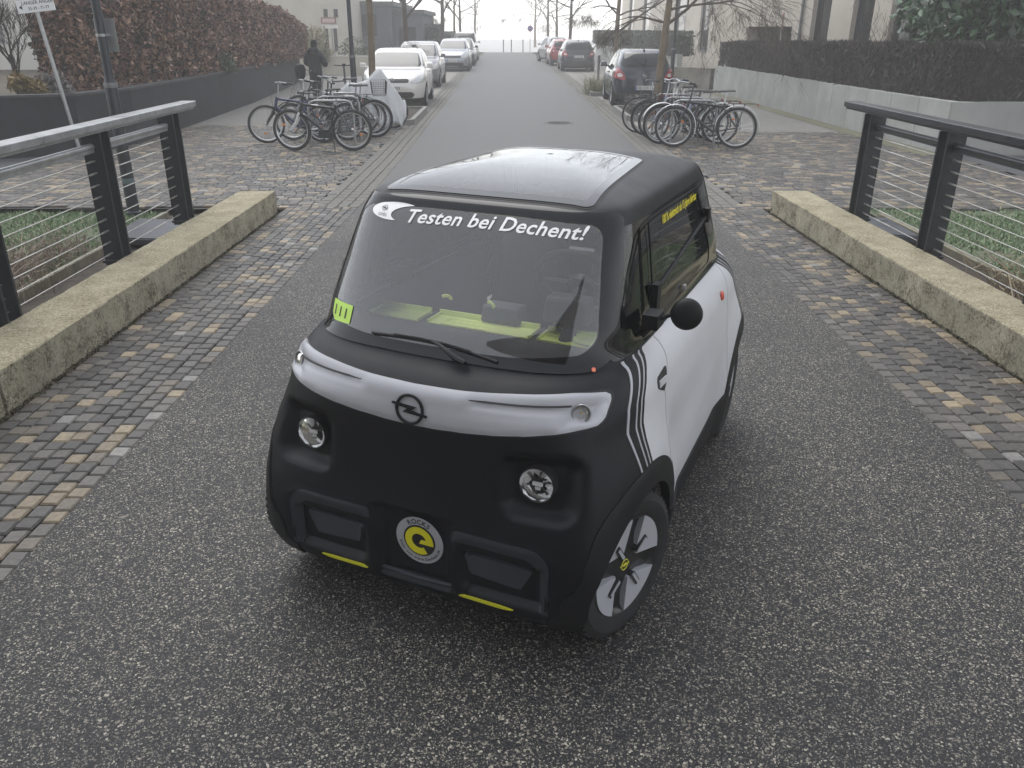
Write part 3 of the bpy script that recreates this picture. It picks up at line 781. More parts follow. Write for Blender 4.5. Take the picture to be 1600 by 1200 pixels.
def band_shape(V):
    ay = np.abs(V[:, 1]); z = V[:, 2]
    hi = np.interp(ay, [0, .17, .33, .49, .56, .60], [.930, .933, .940, .945, .943, .937])
    lo = np.interp(ay, [0, .10, .24, .35, .48, .57, .60], [.815, .817, .828, .839, .853, .864, .866])
    mid = (hi + lo) / 2; hh = (hi - lo) / 2
    d = np.maximum(np.abs(z - mid) - hh, 0)
    core = np.maximum(np.abs(z - mid) - hh, (ay - .598))
    # rounded ends
    ex = np.maximum(ay - .574, 0); rr = np.hypot(ex, np.maximum(np.abs(z - mid) - hh + .022, 0)) - .024
    return np.where(ay > .574, np.maximum(rr, core), core)
doorf = lambda V, Nn: np.maximum.reduce([seam(V[:, 2]) * -1 + V[:, 0] + .015, seamr(V[:, 2]) - V[:, 0] + .015, V[:, 2] - .970, low(V) * -1 + .012, .408 - wheel_d(V), .3 - np.abs(V[:, 1])])
bandf = lambda V, Nn: np.maximum(band_shape(V) + .006, .5 - np.abs(V[:, 0]))
body = S.panel('body', blk, car, [ws_holef, rw_holef, rg_holef, sw1f, sw2f, archf, doorf, bandf], off=0.0, rim=0.03, cap=True)

# ---- windscreen: clear pane inside a gloss black border; the rear window is its twin
def screen(sign, name):
    sd = (lambda V, Nn: V[:, 0] - .4) if sign > 0 else (lambda V, Nn: -V[:, 0] - .4)
    p = S.panel(name, pane, car, [sd, lambda V, Nn: -(ws_clear(V[:, 1], V[:, 2]) - .006)], off=.0035, rim=0)
    S.panel('window_border', gloss, p, [sd, lambda V, Nn: -ws_out(V[:, 1], V[:, 2]), lambda V, Nn: ws_clear(V[:, 1], V[:, 2])], off=.0045, rim=.010)
    return p
screen(1, 'windscreen'); screen(-1, 'rear_window')
p = S.panel('roof_glass', roofpane, car, [lambda V, Nn: V[:, 2] - 1.42, lambda V, Nn: -(rg_clear(V[:, 0], V[:, 1]) - .005)], off=.003, rim=0)
S.panel('glass_border', M('roof_glass_border', (0.06, 0.062, 0.066), 0.12, spec=.5), p, [lambda V, Nn: V[:, 2] - 1.42, lambda V, Nn: -rg_out(V[:, 0], V[:, 1]), lambda V, Nn: rg_clear(V[:, 0], V[:, 1])], off=.004, rim=.01)

S.panel('roof_seam', M('seam_dark', (0.006, 0.006, 0.007), .6), p, [lambda V, Nn: V[:, 2] - 1.42, lambda V, Nn: .009 - rg_out(V[:, 0], V[:, 1]), lambda V, Nn: rg_out(V[:, 0], V[:, 1]) - .0005], off=.0012, rim=0)
# ---- sides
def side_panels(sg):
    sd = lambda V, Nn: V[:, 1] * sg - .3
    ax = lambda V: np.abs(V[:, 0])
    S.panel('fender_panel', slv, car, [sd, lambda V, Nn: top(V), lambda V, Nn: xr(V[:, 2]) - V[:, 0], lambda V, Nn: V[:, 0] - seam(V[:, 2]) - .0025, lambda V, Nn: flare(V), lambda V, Nn: low(V)], off=.003, rim=.010)
    # rear quarter, twin of the front
    S.panel('rear_quarter_panel', slv, car, [sd, lambda V, Nn: top(V), lambda V, Nn: xr(V[:, 2]) + V[:, 0], lambda V, Nn: seamr(V[:, 2]) - .0025 - V[:, 0], lambda V, Nn: flare(V), lambda V, Nn: low(V)], off=.003, rim=.010)
    def bulge(V, Nn):                              # swage that swells towards the sill, shallow hollow above it
        a = sst(.50, .10, V[:, 0] * .45 + (V[:, 2] - .40)); e = sst(0, .10, seam(V[:, 2]) - V[:, 0]) * sst(0, .1, V[:, 0] - seamr(V[:, 2]))
        h = sst(.345, .52, V[:, 2]) * sst(.80, .56, V[:, 2])
        return -.022 * e * h * (1 - a)
    hp = rp_sdf([(.520, .905), (.645, .892), (.648, .858), (.588, .828), (.555, .845)], .008)
    door = S.panel('door', slv, car, [sd, lambda V, Nn: top(V), lambda V, Nn: seam(V[:, 2]) - .0025 - V[:, 0], lambda V, Nn: V[:, 0] - seamr(V[:, 2]) - .0025, lambda V, Nn: flare(V), lambda V, Nn: low(V)], off=.003, rim=.012, warp=bulge)
    S.panel('door_handle', M('handle_pocket', (0.015, 0.015, 0.017), 0.5), door, [sd, lambda V, Nn: -hp(V[:, 0], V[:, 2])], off=.0045, rim=.004)
    q = MB(); m4 = frame_mat((.60, sg * .679, .868), (.08, sg, .1)); q.prism([(-.035, -.012), (.035, -.012), (.04, .010), (-.03, .012)], 0, .006, m4); q.build('handle_lever', slv, door)
    # stripes: alternate silver and dark vinyl following the front edge, mirrored on the rear corner
    for e in (1, -1):
        for a, b, mt in ((.90, 1.0, slv2), (.54, .90, blk), (.45, .54, slv2), (.25, .45, blk), (.16, .25, slv2), (0.0, .16, blk)):
            fa = lambda V, Nn, a=a: V[:, 0] * e - (xr(V[:, 2]) + (xf(V[:, 2]) - xr(V[:, 2])) * a)
            fb = lambda V, Nn, b=b: (xr(V[:, 2]) + (xf(V[:, 2]) - xr(V[:, 2])) * b) - V[:, 0] * e
            S.panel('stripe', mt, car, [sd, lambda V, Nn: top(V), fa, fb, lambda V, Nn: flare(V), lambda V, Nn: V[:, 2] - .5], off=.0036, rim=.004)
    # wheel arch flares
    for e in (1, -1):
        S.panel('wheel_arch', blk2, car, [lambda V, Nn: V[:, 1] * sg - .50, lambda V, Nn: V[:, 0] * e - .2, lambda V, Nn: np.hypot(V[:, 0] - e * .864, V[:, 2] - .2785) - .306, lambda V, Nn: .338 + .054 * sst(R(12), R(62), np.arctan2(V[:, 2] - .2785, V[:, 0] * e - .864)) - np.hypot(V[:, 0] - e * .864, V[:, 2] - .2785)],
                off=.0025, rim=.020, warp=lambda V, Nn: .004 * sst(.395, .375, np.hypot(V[:, 0] - e * .864, V[:, 2] - .2785)))
    S.panel('sill', blk2, car, [sd, lambda V, Nn: -low(V) - .002, lambda V, Nn: flare(V) + .08, lambda V, Nn: .75 - np.abs(V[:, 0])], off=.012, rim=.02)
    # windows
    w = S.panel('quarter_window', panedark, car, [sd, lambda V, Nn: -sw_front(V[:, 0], V[:, 2])], off=.002, rim=0)
    w2 = S.panel('door_window', panedark, car, [sd, lambda V, Nn: -(sw_dclear(V[:, 0], V[:, 2]) - .004)], off=.003, rim=0)
    S.panel('window_border', gloss, w, [sd, lambda V, Nn: -sw_out(V[:, 0], V[:, 2]), lambda V, Nn: np.minimum(sw_front(V[:, 0], V[:, 2]), sw_door(V[:, 0], V[:, 2]))], off=.003, rim=.006)
    S.panel('window_border', gloss, w2, [sd, lambda V, Nn: -sw_door(V[:, 0], V[:, 2]), lambda V, Nn: sw_dclear(V[:, 0], V[:, 2])], off=.006, rim=.006)
    q = MB(); q.tube([(.40, sg * .585, 1.13), (-.46, sg * .568, 1.235)], .007, 8); q.build('window_strut', blk2, w2, smooth=True)
    q = MB(); q.box((.425, sg * .59, 1.115), (.05, .025, .10)); q.box((-.46, sg * .572, 1.24), (.04, .02, .06)); q.build('hinge', blk2, w2)
    q = MB(); q.lathe([(0, .010), (.010, .010), (.013, .004), (.013, 0)], 14, frame_mat((.03, sg * .602, 1.045), (0, sg, .1))); q.build('lock_knob', M('knob_grey', (.3, .3, .3), .3, .6), w2, smooth=True)
    # side marker dot
    q = MB(); q.lathe([(0, .012), (.014, .011), (.021, .006), (.022, 0)], 20, frame_mat((-.437, sg * .676, .885), (-.05, sg, .18))); q.build('side_marker', M('orange_red', (.62, .08, .045), .35), car, smooth=True)
    # mirror: standing out on the driver's side, folded flat on the other
    mp, mn = ((.592, .742, 1.120), (.86, .30, .10)) if sg > 0 else ((.575, -.632, 1.112), (.35, -.95, .05))
    mr = MB(); m4 = frame_mat(mp, mn)
    mr.lathe([(0, .022), (.020, .021), (.036, .017), (.047, .010), (.0535, 0), (.054, -.014), (.050, -.018), (0, -.018)], 32, m4)
    mo = mr.build('mirror', blk2, car, smooth=True)
    P0 = Vector(mp) - Vector(mn).normalized() * .018
    q = MB(); q.tube([P0, P0 + Vector((.01, -sg * .045, -.006)), (.605, sg * .645, 1.092)] if sg > 0 else [P0, (.60, sg * .60, 1.09)], .008, 8)
    if sg > 0: q.box((.600, .630, 1.090), (.085, .055, .050)); q.tube([(.60, .62, 1.07), (.61, .592, 1.035)], .02, 8)
    q.build('mirror_arm', blk2, mo, smooth=True)
    m5 = frame_mat(mp, -Vector(mn))
    q = MB(); q.lathe([(0, .0187), (.046, .0187)], 28, m5); q.build('mirror_glass', chrome, mo)
for sg in (1, -1): side_panels(sg)

def drop(P2, axis, off, sgn=1):
    outp = []
    for a, b in P2:
        if axis == 'x': o, d = Vector((sgn * 3, a, b)), Vector((-sgn, 0, 0))
        else: o, d = Vector((a, sgn * 3, b)), Vector((0, -sgn, 0))
        hh = S0.bvh.ray_cast(o, d)
        loc, nn = (hh[0], hh[1]) if hh[0] is not None else (o + d * 2, -d)
        if nn.dot(d) > 0: nn = -nn
        outp.append(loc + nn * off)
    return outp
seam_m = M('seam_black', (0.008, 0.008, 0.009), .6)
# ---- front band with lamps, twin at the rear
def band_groove(V, Nn):
    ay = np.abs(V[:, 1]); z = V[:, 2]
    zc = np.interp(ay, [.18, .50, .56], [.915, .921, .921])
    g = sst(.185, .20, ay) * sst(.500, .485, ay) * sst(.012, .006, np.abs(z - zc + .004))
    pocket = sst(.475, .510, ay - (z - .90) * .25) 
    edge = sst(.0, -.008, band_shape(V) + .004)
    hi = np.interp(ay, [0, .17, .33, .49, .56, .60], [.930, .933, .940, .945, .943, .937]); lo = np.interp(ay, [0, .10, .24, .35, .48, .57, .60], [.815, .817, .828, .839, .853, .864, .866])
    flat = .017 * sst(.50, 1.0, (z - lo) / (hi - lo)) * sst(.60, .50, ay)
    return flat - .008 * g - .012 * pocket * sst(-.014, -.022, band_shape(V)) + .004 * edge
def band(sgn):
    sd = lambda V, Nn: V[:, 0] * sgn - .5
    b = S.panel('front_band' if sgn > 0 else 'rear_band', slv2, car, [sd, lambda V, Nn: -band_shape(V)], off=.004, rim=.026, warp=band_groove)
    S.panel('band_seam', M('seam_black', (0.008, 0.008, 0.009), .6), b, [sd, lambda V, Nn: -(band_shape(V) - .007), lambda V, Nn: band_shape(V) - .0005], off=.0012, rim=0)
    for sg in (1, -1):
        h = S.bvh.ray_cast(Vector((sgn * 2, sg * .537, .903)), Vector((-sgn, 0, 0))); nn = Vector((sgn * .85, sg * .42, .30))
        lm = MB(); m4 = frame_mat(h[0] - nn.normalized() * .014, nn)
        lm.lathe([(.031, .018), (.029, .021), (.026, .018), (.024, .010)], 28, m4)
        lo = lm.build('indicator', M('lamp_ring', (.33, .33, .34), .3, .5), b, smooth=True)
        q = MB(); q.lathe([(0, .024), (.012, .0225), (.021, .018), (.025, .012)], 24, m4); q.build('lens', glass_mat('lamp_glass', (.82, .82, .80), 1.45), lo, smooth=True)
        q = MB(); q.lathe([(0, .004), (.010, .005), (.018, .010), (.0245, .015)], 24, m4); q.build('reflector', M('lamp_bowl', (.42, .40, .36) if sgn > 0 else (.35, .03, .02), .3, .35), lo, smooth=True)
        q = MB(); q.lathe([(0, .012), (.006, .010), (.007, .004)], 12, m4); q.build('bulb', M('amber_bulb', (.70, .50, .30), .4), lo, smooth=True)
    return b
fb = band(1); rb = band(-1)
# ---- emblem: ring with a flash through it
def emblem(parent, origin, normal, rad, mat, thick=.0065, name='emblem'):
    m4 = frame_mat(origin, normal); q = MB()
    n = 48; ring = [m4 @ Vector((rad * math.cos(2 * math.pi * i / n), rad * math.sin(2 * math.pi * i / n), thick * .6)) for i in range(n)]
    q.tube(ring, thick * .62, 8, closed=True); r = rad
    flash = [(-1.32 * r, .30 * r), (-.05 * r, .30 * r), (-.02 * r, .26 * r), (.30 * r, .02 * r), (.30 * r, -.04 * r), (1.32 * r, -.16 * r), (1.32 * r, -.22 * r), (.05 * r, -.22 * r), (.02 * r, -.20 * r), (-.34 * r, .10 * r), (-.34 * r, .16 * r), (-1.32 * r, .24 * r)]
    flash = [(-1.34 * r, .36 * r), (.50 * r, .22 * r), (.12 * r, -.07 * r), (1.34 * r, -.24 * r), (1.34 * r, -.36 * r), (-.50 * r, -.22 * r), (-.12 * r, .07 * r), (-1.34 * r, .24 * r)]
    q.prism(flash[::-1], thick * .2, thick * 1.2, m4)
    return q.build(name, mat, parent, smooth=True, angle=35)
for sg in (1, -1):                                 # dark ribbon standing in for the shade of the daytime-light groove
    for zz, hh_, mt, of in ((.9185, .0024, seam_m, .0175),):
        yy_ = np.linspace(.190, .505, 30); q = MB(); P2 = [(sg * y, zz - (.003 if y < .24 else 0) * 0 + s_ * hh_ * min(1, (y - .185) / .02)) for y in yy_ for s_ in (-1, 1)]
        q.add([v + Vector((0, 0, 0)) for v in drop(P2, 'x', of)], [(2 * i, 2 * i + 2, 2 * i + 3, 2 * i + 1) for i in range(29)]); q.build('groove_shade', mt, fb)
h = S.bvh.ray_cast(Vector((2, 0, .869)), Vector((-1, 0, 0)))
emblem(fb, h[0] + Vector((.007, 0, 0)), (1, 0, .14), .048, blk2, thick=.008)

# ---- headlights in their pockets
for sg in (1, -1):
    m4 = frame_mat((1.098, sg * .434, .676), (1, 0, .05))
    q = MB(); q.lathe([(.0605, 0), (.0605, .040), (.0595, .043), (.0575, .042), (.0565, .032)], 36, m4)
    hl = q.build('headlight', M('lamp_bezel', (.02, .02, .022), .35), car, smooth=True)
    q = MB()                                       # faceted bright reflector
    prof = [(0, .006), (.013, .008), (.026, .013), (.039, .020), (.050, .029), (.0565, .038)]
    nseg = 20
    V = []; F = []
    for i, (r_, z_) in enumerate(prof):
        for j in range(nseg):
            a = 2 * math.pi * j / nseg + .08 * i; V.append(m4 @ Vector((r_ * math.cos(a), r_ * math.sin(a), z_ + random.uniform(-.0065, .0065) * (r_ > 0))))
    for i in range(len(prof) - 1):
        for j in range(nseg): F.append((i * nseg + j, i * nseg + (j + 1) % nseg, (i + 1) * nseg + (j + 1) % nseg, (i + 1) * nseg + j))
    q.add(V, F); q.build('reflector', M('bright_reflector', (.95, .95, .96), .38, .35), hl)
    q = MB()
    for k in range(6):
        a = k * math.pi / 3 + .3; q.prism([(.012 * math.cos(a), .012 * math.sin(a)), (.048 * math.cos(a - .10), .048 * math.sin(a - .10)), (.048 * math.cos(a + .10), .048 * math.sin(a + .10))], .022, .027, m4)
    q.box((0, 0, 0), (.1, .1, .1)) if False else None
    q.build('lamp_vane', M('lamp_grey', (.16, .165, .17), .25, .8), hl)
    q = MB(); q.prism([(-.017, -.006), (.017, -.006), (.017, .006), (-.017, .006)], .026, .032, m4); q.prism([(-.008, -.022), (.008, -.022), (.010, -.012), (-.010, -.012)], .022, .028, m4); q.build('lamp_shield', M('pale_lamp', (.8, .8, .8), .3, .2), hl)
    q = MB(); q.lathe([(0, .046), (.02, .0445), (.040, .041), (.0565, .034)], 32, m4); q.build('lens', glass_mat('clear_lens', (.97, .97, .97), 1.4), hl, smooth=True)

# ---- bumper inserts and lime lips
ins = M('bumper_insert_grey', (.034, .039, .049), .5, var=.1)
for sg in (1, -1):
    pf = rp_sdf([(.196, .392), (.452, .392), (.405, .300), (.215, .312)], .012)
    S.panel('bumper_insert', ins, car, [lambda V, Nn: V[:, 0] - .8, lambda V, Nn: -pf(V[:, 1] * sg, V[:, 2])], off=.014, rim=.02)
    fr_o = lambda V: np.maximum(rbox(V[:, 1] * sg, V[:, 2], .31, .24, .20, .235, .075), .165 - V[:, 1] * sg)
    fr_i = lambda V: rbox(V[:, 1] * sg, V[:, 2], .29, .20, .185, .238, .06)
    S.panel('bumper_frame', M('bumper_frame_grey', (.020, .023, .029), .45, var=.1), car, [lambda V, Nn: V[:, 0] - .8, lambda V, Nn: -fr_o(V), lambda V, Nn: fr_i(V), lambda V, Nn: V[:, 2] - .24], off=.006, rim=.015)
    lp = rp_sdf([(.180, .229), (.190, .229), (.345, .228), (.455, .215), (.18, .2195)], .001)
    S.panel('lime_lip', yel, car, [lambda V, Nn: V[:, 0] - .8, lambda V, Nn: -lp(V[:, 1] * sg, V[:, 2])], off=.006, rim=.008)
q = MB(); q.tube([(1.176, -.148, .222), (1.18, 0, .220), (1.176, .148, .222)], .007, 8); q.build('plate_ledge', ins, car, smooth=True)

# ---- round charging-badge sign in the number plate recess
def disc(parent, name, origin, normal, rad, mat, r0=0.0, t=.0015, n=48, lift=0.0):
    m4 = frame_mat(origin, normal); q = MB()
    if r0: q.lathe([(r0, lift + t), (rad, lift + t), (rad, lift), (r0, lift)], n, m4, closed=True)
    else: q.lathe([(0, lift + t), (rad, lift + t), (rad, lift)], n, m4)
    return q.build(name, mat, parent)
ORG = Vector((1.1755, .018, .376)); NRM = Vector((1, 0, -.02))
badge = disc(car, 'round_badge', ORG, NRM, .093, M('badge_grey', (.40, .40, .42), .45))
disc(badge, 'badge_centre', ORG, NRM, .062, M('badge_black', (.012, .012, .013), .4), lift=.0016)
m4 = frame_mat(ORG, NRM)
E_ = [];  ro, ri = .055, .029
q = MB(); pts = []
for k in range(29):                                # the e: open ring with a cross-bar
    a = R(4) + (R(303) - R(4)) * k / 28
    pts.append(a)
for a0, a1 in zip(pts, pts[1:]):
    q.prism([(ri * math.cos(a0), ri * math.sin(a0)), (ro * math.cos(a0), ro * math.sin(a0)), (ro * math.cos(a1), ro * math.sin(a1)), (ri * math.cos(a1), ri * math.sin(a1))], .0034, .0052, m4)
q.prism([(.0, -.010), (ro + .001, -.010), (ro + .0005, .006), (.008, .006)], .0034, .0052, m4)
q.build('badge_letter', M('badge_yellow', (.72, .66, .02), .45), badge)
def arc_text(s, rad, start_deg, size, m4, z, parent, mat, top=False, bold=.0):
    """letters set round a circle, reading along its lower (or upper) arc"""
    q = MB(); widths = []
    for chh in s:
        V, F = text_mesh(chh, size, 0, bold) if chh != ' ' else ([], [])
        w = (max(v[0] for v in V) if V else size * .3) + size * .07; widths.append((w, V, F))
    tot = sum(w for w, _, _ in widths); x = -tot / 2
    for w, V, F in widths:
        ang = (x + w / 2) / rad; cx = x + w / 2
        a = R(start_deg) + (ang if not top else -ang)
        P = []
        for vx, vy in V:
            lx = vx - w / 2
            if not top: c = Vector((math.cos(a), math.sin(a))); tdir = Vector((-math.sin(a), math.cos(a))); p = c * (rad - (vy - size * .35)) + tdir * lx
            else: c = Vector((math.cos(a), math.sin(a))); tdir = Vector((math.sin(a), -math.cos(a))); p = c * (rad + (vy - size * .35)) + tdir * lx
            P.append(m4 @ Vector((p.x, p.y, z)))
        if P: q.add(P, F)
        x += w
    return q.build('badge_lettering', mat, parent)
ink = M('ink_black', (.012, .012, .013), .5)
arc_text('Einer von www.Dechent.de', .077, -90, .0165, m4, .0024, badge, ink, bold=.0003)
arc_text('ROCKS', .0765, 90, .026, m4, .0024, badge, ink, top=True, bold=.0006)

# ---- flat vinyl on curved panes: every vertex is dropped onto the body surface
def decal(name, P2, F, mat, parent, axis='x', off=.0065, sgn=1):
    q = MB(); q.add(drop(P2, axis, off, sgn), F); return q.build(name, mat, parent)
wsn = [o for o in car.children if o.name.startswith('windscreen')][0]
rwn = [o for o in car.children if o.name.startswith('rear_window')][0]
# "Testen bei Dechent!"  (y to the left of the car is to the right in the picture)
V, F = text_mesh('Testen bei Dechent!', .064, .22, .0011, spacing=1.04)
x0, x1 = min(v[0] for v in V), max(v[0] for v in V); k = (.418 + .245) / (x1 - x0)
lift = lambda y: 1.3705 - .006 * ((y - .08) / .33) ** 2 - .003 * (y > 0) * y
P = [(-.245 + (v[0] - x0) * k, lift(-.245 + (v[0] - x0) * k) + v[1] * .86) for v in V]
decal('slogan_lettering', P, F, wht, wsn)
# the same slogan on the rear window, read from behind
decal('slogan_lettering', [(-p[0] * .92, p[1] - .01) for p in P], [tuple(reversed(f)) for f in F], wht, rwn, sgn=-1)
# white ellipse with the maker's ring and name
def grid_shape(fn, a0, a1, b0, b1, na, nb):
    pts = {}; F = []; P = []
    A = np.linspace(a0, a1, na); B_ = np.linspace(b0, b1, nb)
    aa, bb = np.meshgrid(A, B_, indexing='ij'); g = Surf.__new__(Surf); g.V = np.stack([np.zeros(na * nb), aa.ravel(), bb.ravel()], 1); g.N = np.tile([1., 0, 0], (na * nb, 1))
    idx = np.arange(na * nb).reshape(na, nb); g.F = np.stack([idx[:-1, :-1], idx[1:, :-1], idx[1:, 1:], idx[:-1, 1:]], -1).reshape(-1, 4); g.top = idx[-1]
    Vv, _, Pp = g.cut([lambda V, Nn: fn(V[:, 1], V[:, 2])]); return [(v[1], v[2]) for v in Vv], [tuple(p) for p in Pp]
def crescent(y, z):
    zz = z - .018 * (y + .31) 
    e1 = 1 - ((y + .305) / .103) ** 2 - ((zz - 1.393) / .0275) ** 2
    e2 = ((y + .205) / .112) ** 2 + ((zz - 1.384) / .0285) ** 2 - 1
    return np.minimum(e1, e2)
P, F = grid_shape(crescent, -.42, -.18, 1.355, 1.43, 90, 40); o = decal('maker_sticker', P, F, wht, wsn, off=.006)
yy, zz = -.352, 1.398
hh = S0.bvh.ray_cast(Vector((3, yy, zz)), Vector((-1, 0, 0))); nn = hh[1] if hh[1].x > 0 else -hh[1]
emblem(o, hh[0] + nn * .007, nn, .0105, M('ink_grey', (.06, .065, .08), .5), thick=.0012, name='sticker_ring')
V, F = text_mesh('OPEL', .0125, 0, .0001, spacing=1.5); x0, x1 = min(v[0] for v in V), max(v[0] for v in V)
decal('sticker_name', [(-.352 + (v[0] - (x0 + x1) / 2), 1.3745 + v[1]) for v in V], F, MATS['ink_grey'], o, off=.0075)
# lime sticker 111 in the lower corner and the orange dot
st = rp_sdf([(-.478, 1.093), (-.362, 1.093), (-.362, 1.036), (-.452, 1.030), (-.474, 1.05)], .002)
P, F = grid_shape(lambda y, z: -st(y, z), -.49, -.35, 1.02, 1.10, 30, 20); o = decal('lime_sticker', P, F, M('lime_vinyl', (.50, .76, .12), .5), wsn, off=.0062)
V, F = text_mesh('111', .046, 0, .0002); x0, x1 = min(v[0] for v in V), max(v[0] for v in V); k = .070 / (x1 - x0)
decal('sticker_number', [(-.458 + (v[0] - x0) * k, 1.0475 + v[1]) for v in V], F, ink, o, off=.0072)
hh = S0.bvh.ray_cast(Vector((3, .522, .992)), Vector((-1, 0, 0))); disc(wsn, 'orange_dot', hh[0] + Vector((.006, .002, .004)), hh[1] if hh[1].x > 0 else -hh[1], .0075, M('orange_vinyl', (.80, .22, .12), .5), n=20)
# yellow lettering on the driver's window
dwn = [o for o in car.children if o.name.startswith('door_window')]
V, F = text_mesh('100 % elektrisch ab 15 Jahre fahrbar', .050, .12, .0006, spacing=.92); x0, x1 = min(v[0] for v in V), max(v[0] for v in V); k = .55 / (x1 - x0)
for sg, w in ((1, dwn[0]), (-1, dwn[1])):
    if sg > 0: P = [(.235 - (v[0] - x0) * k, 1.3335 + v[1] * .85) for v in V]; FF = F
    else: P = [(-.315 + (v[0] - x0) * k, 1.3335 + v[1] * .85) for v in V]; FF = F
    decal('side_lettering', P, FF, M('yellow_print', (.86, .74, .02), .5), w, axis='y', off=.009, sgn=sg)

# ---- wiper
def on_ws(y, z, off): 
    hh = S0.bvh.ray_cast(Vector((3, y, z)), Vector((-1, 0, 0))); nn = hh[1] if hh[1].x > 0 else -hh[1]; return hh[0] + nn * off
wip = MB(); pts = [on_ws(y, z, .012) for y, z in ((-.245, 1.030), (-.15, 1.036), (-.05, 1.038), (.05, 1.034), (.14, 1.024), (.235, 1.009))]
wip.tube(pts, .005, 6); wip.tube([p + Vector((.003, 0, .006)) for p in pts[1:5]], .004, 6)
w = wip.build('wiper', M('wiper_black', (.010, .010, .011), .5), car, smooth=True)
q = MB(); q.tube([on_ws(.135, .990, .02), on_ws(.10, .999, .026), on_ws(.03, 1.030, .026), on_ws(.0, 1.038, .018)], [.009, .008, .006, .005], 6); q.tube([on_ws(.15, .992, .016), on_ws(.06, 1.02, .024), on_ws(.02, 1.036, .018)], .0035, 6); q.build('wiper_arm', MATS['wiper_black'], w, smooth=True)

# ---- cabin
q = MB(); q.box((0, 0, .26), (1.7, 1.20, .03)); q.build('cabin_floor', inn, car)
dash = MB()
prof = [(1.01, .955), (.93, .957), (.64, .945), (.44, .935), (.40, .90), (.42, .70), (.55, .55), (.62, .30), (.70, .30)]
ysn = [-.56, -.50, -.3, 0, .3, .50, .56]; V = []; F = []
for yv in ysn:
    for (a, b) in prof: V.append((min(a, 1.0 - .42 * abs(yv) ** 2.2), yv, b))
k = len(prof)
for i in range(len(ysn) - 1):
    for j in range(k - 1): F.append((i * k + j, (i + 1) * k + j, (i + 1) * k + j + 1, i * k + j + 1))
dash.add(V, F); da = dash.build('dashboard', inn, car, smooth=True)
def tray(y0, y1, xa=.488, xb=.600, z=.9455):
    q = MB(); q.box(((xa + xb) / 2, (y0 + y1) / 2, z + .001), (xb - xa, y1 - y0, .004))
    q.box((xa + .004, (y0 + y1) / 2, z + .012), (.008, y1 - y0, .022)); q.box(((xa + xb) / 2, y0 + .003, z + .007), (xb - xa, .006, .012)); q.box(((xa + xb) / 2, y1 - .003, z + .007), (xb - xa, .006, .012))
    for kk in range(3): q.box((xa + .04 + .035 * kk, (y0 + y1) / 2 - .06, z + .004), (.004, (y1 - y0) * .45, .004))
    return q.build('dash_tray', lime, da)
tray(-.53, -.30); tray(-.262, .172); tray(.205, .41)
q = MB(); q.lathe([(0, .003), (.045, .003), (.055, .010), (.060, .012), (.064, .004)], 24, Matrix.Translation((.53, .385, .951))); q.build('cup_holder', lime, da, smooth=True)
q = MB(); q.lathe([(.04, .0), (.042, .012), (.052, .012), (.054, 0)], 24, Matrix.Translation((.45, .26, .953))); q.build('cup_ring', inn, da, smooth=True)
q = MB(); q.box((.50, .29, 1.05), (.10, .19, .10), taper=.85); o = q.build('instrument_pod', M('pod_grey', (.085, .087, .092), .5), da); bv = o.modifiers.new('bevel', 'BEVEL'); bv.width = .015; bv.segments = 2
q = MB(); q.box((.47, .01, .985), (.09, .17, .07), taper=.9); o = q.build('phone_cradle', inn, da); bv = o.modifiers.new('bevel', 'BEVEL'); bv.width = .012; bv.segments = 2
sw = MB(); m4 = frame_mat((.40, .30, 1.12), (-.80, 0, .60)); n = 40
sw.tube([m4 @ Vector((.175 * math.cos(2 * math.pi * i / n), .175 * math.sin(2 * math.pi * i / n) * (1 if math.sin(2 * math.pi * i / n) > -.8 else .93), 0)) for i in range(n)], .016, 10, closed=True)
swo = sw.build('steering_wheel', M('wheel_rim_black', (.03, .03, .033), .5), car, smooth=True)
q = MB(); q.lathe([(0, .01), (.05, .008), (.055, -.02), (.0, -.03)], 20, m4); q.box((0, 0, 0), (.30, .035, .012), mat=m4.to_3x3().to_4x4()) if False else None
for a in (0, math.pi, -math.pi / 2): q.tube([m4 @ Vector((.04 * math.cos(a), .04 * math.sin(a), -.004)), m4 @ Vector((.165 * math.cos(a), .165 * math.sin(a), 0))], .012, 6)
q.build('steering_hub', MATS['wheel_rim_black'], swo, smooth=True)
q = MB(); q.tube([(.42, .30, 1.10), (.62, .30, .86)], .03, 10); q.build('steering_column', inn, car, smooth=True)
seat_m = M('seat_cloth', (.028, .029, .033), .85, var=.2, scale=40, bump=.2)
for sy, xo in ((.27, -.05), (-.27, -.22)):
    q = MB(); q.box((xo + .05, sy, .50), (.46, .44, .10), taper=.93); s_ = q.build('seat', seat_m, car); bv = s_.modifiers.new('bevel', 'BEVEL'); bv.width = .03; bv.segments = 3
    q = MB(); m5 = Matrix.Rotation(R(-12), 4, 'Y'); q.box((xo - .24, sy, .83), (.10, .42, .62), mat=m5, taper=.8); b_ = q.build('backrest', seat_m, s_); bv = b_.modifiers.new('bevel', 'BEVEL'); bv.width = .035; bv.segments = 3
    q = MB(); q.box((xo - .32, sy, 1.20), (.08, .22, .15), taper=.85); b_ = q.build('headrest', seat_m, s_); bv = b_.modifiers.new('bevel', 'BEVEL'); bv.width = .03; bv.segments = 3
for yy, rz in ((-.22, .5), (-.02, -.6)):           # lime pull loops between dashboard and seats
    q = MB(); m5 = Matrix.Translation((.52, yy, 1.02)) @ Euler((.5, .3, rz)).to_matrix().to_4x4()
    q.tube([m5 @ Vector((0, .022 * math.cos(a), .020 * math.sin(a))) for a in np.linspace(-.4, 1.7, 10)], .007, 6); q.build('pull_loop', lime, car, smooth=True)
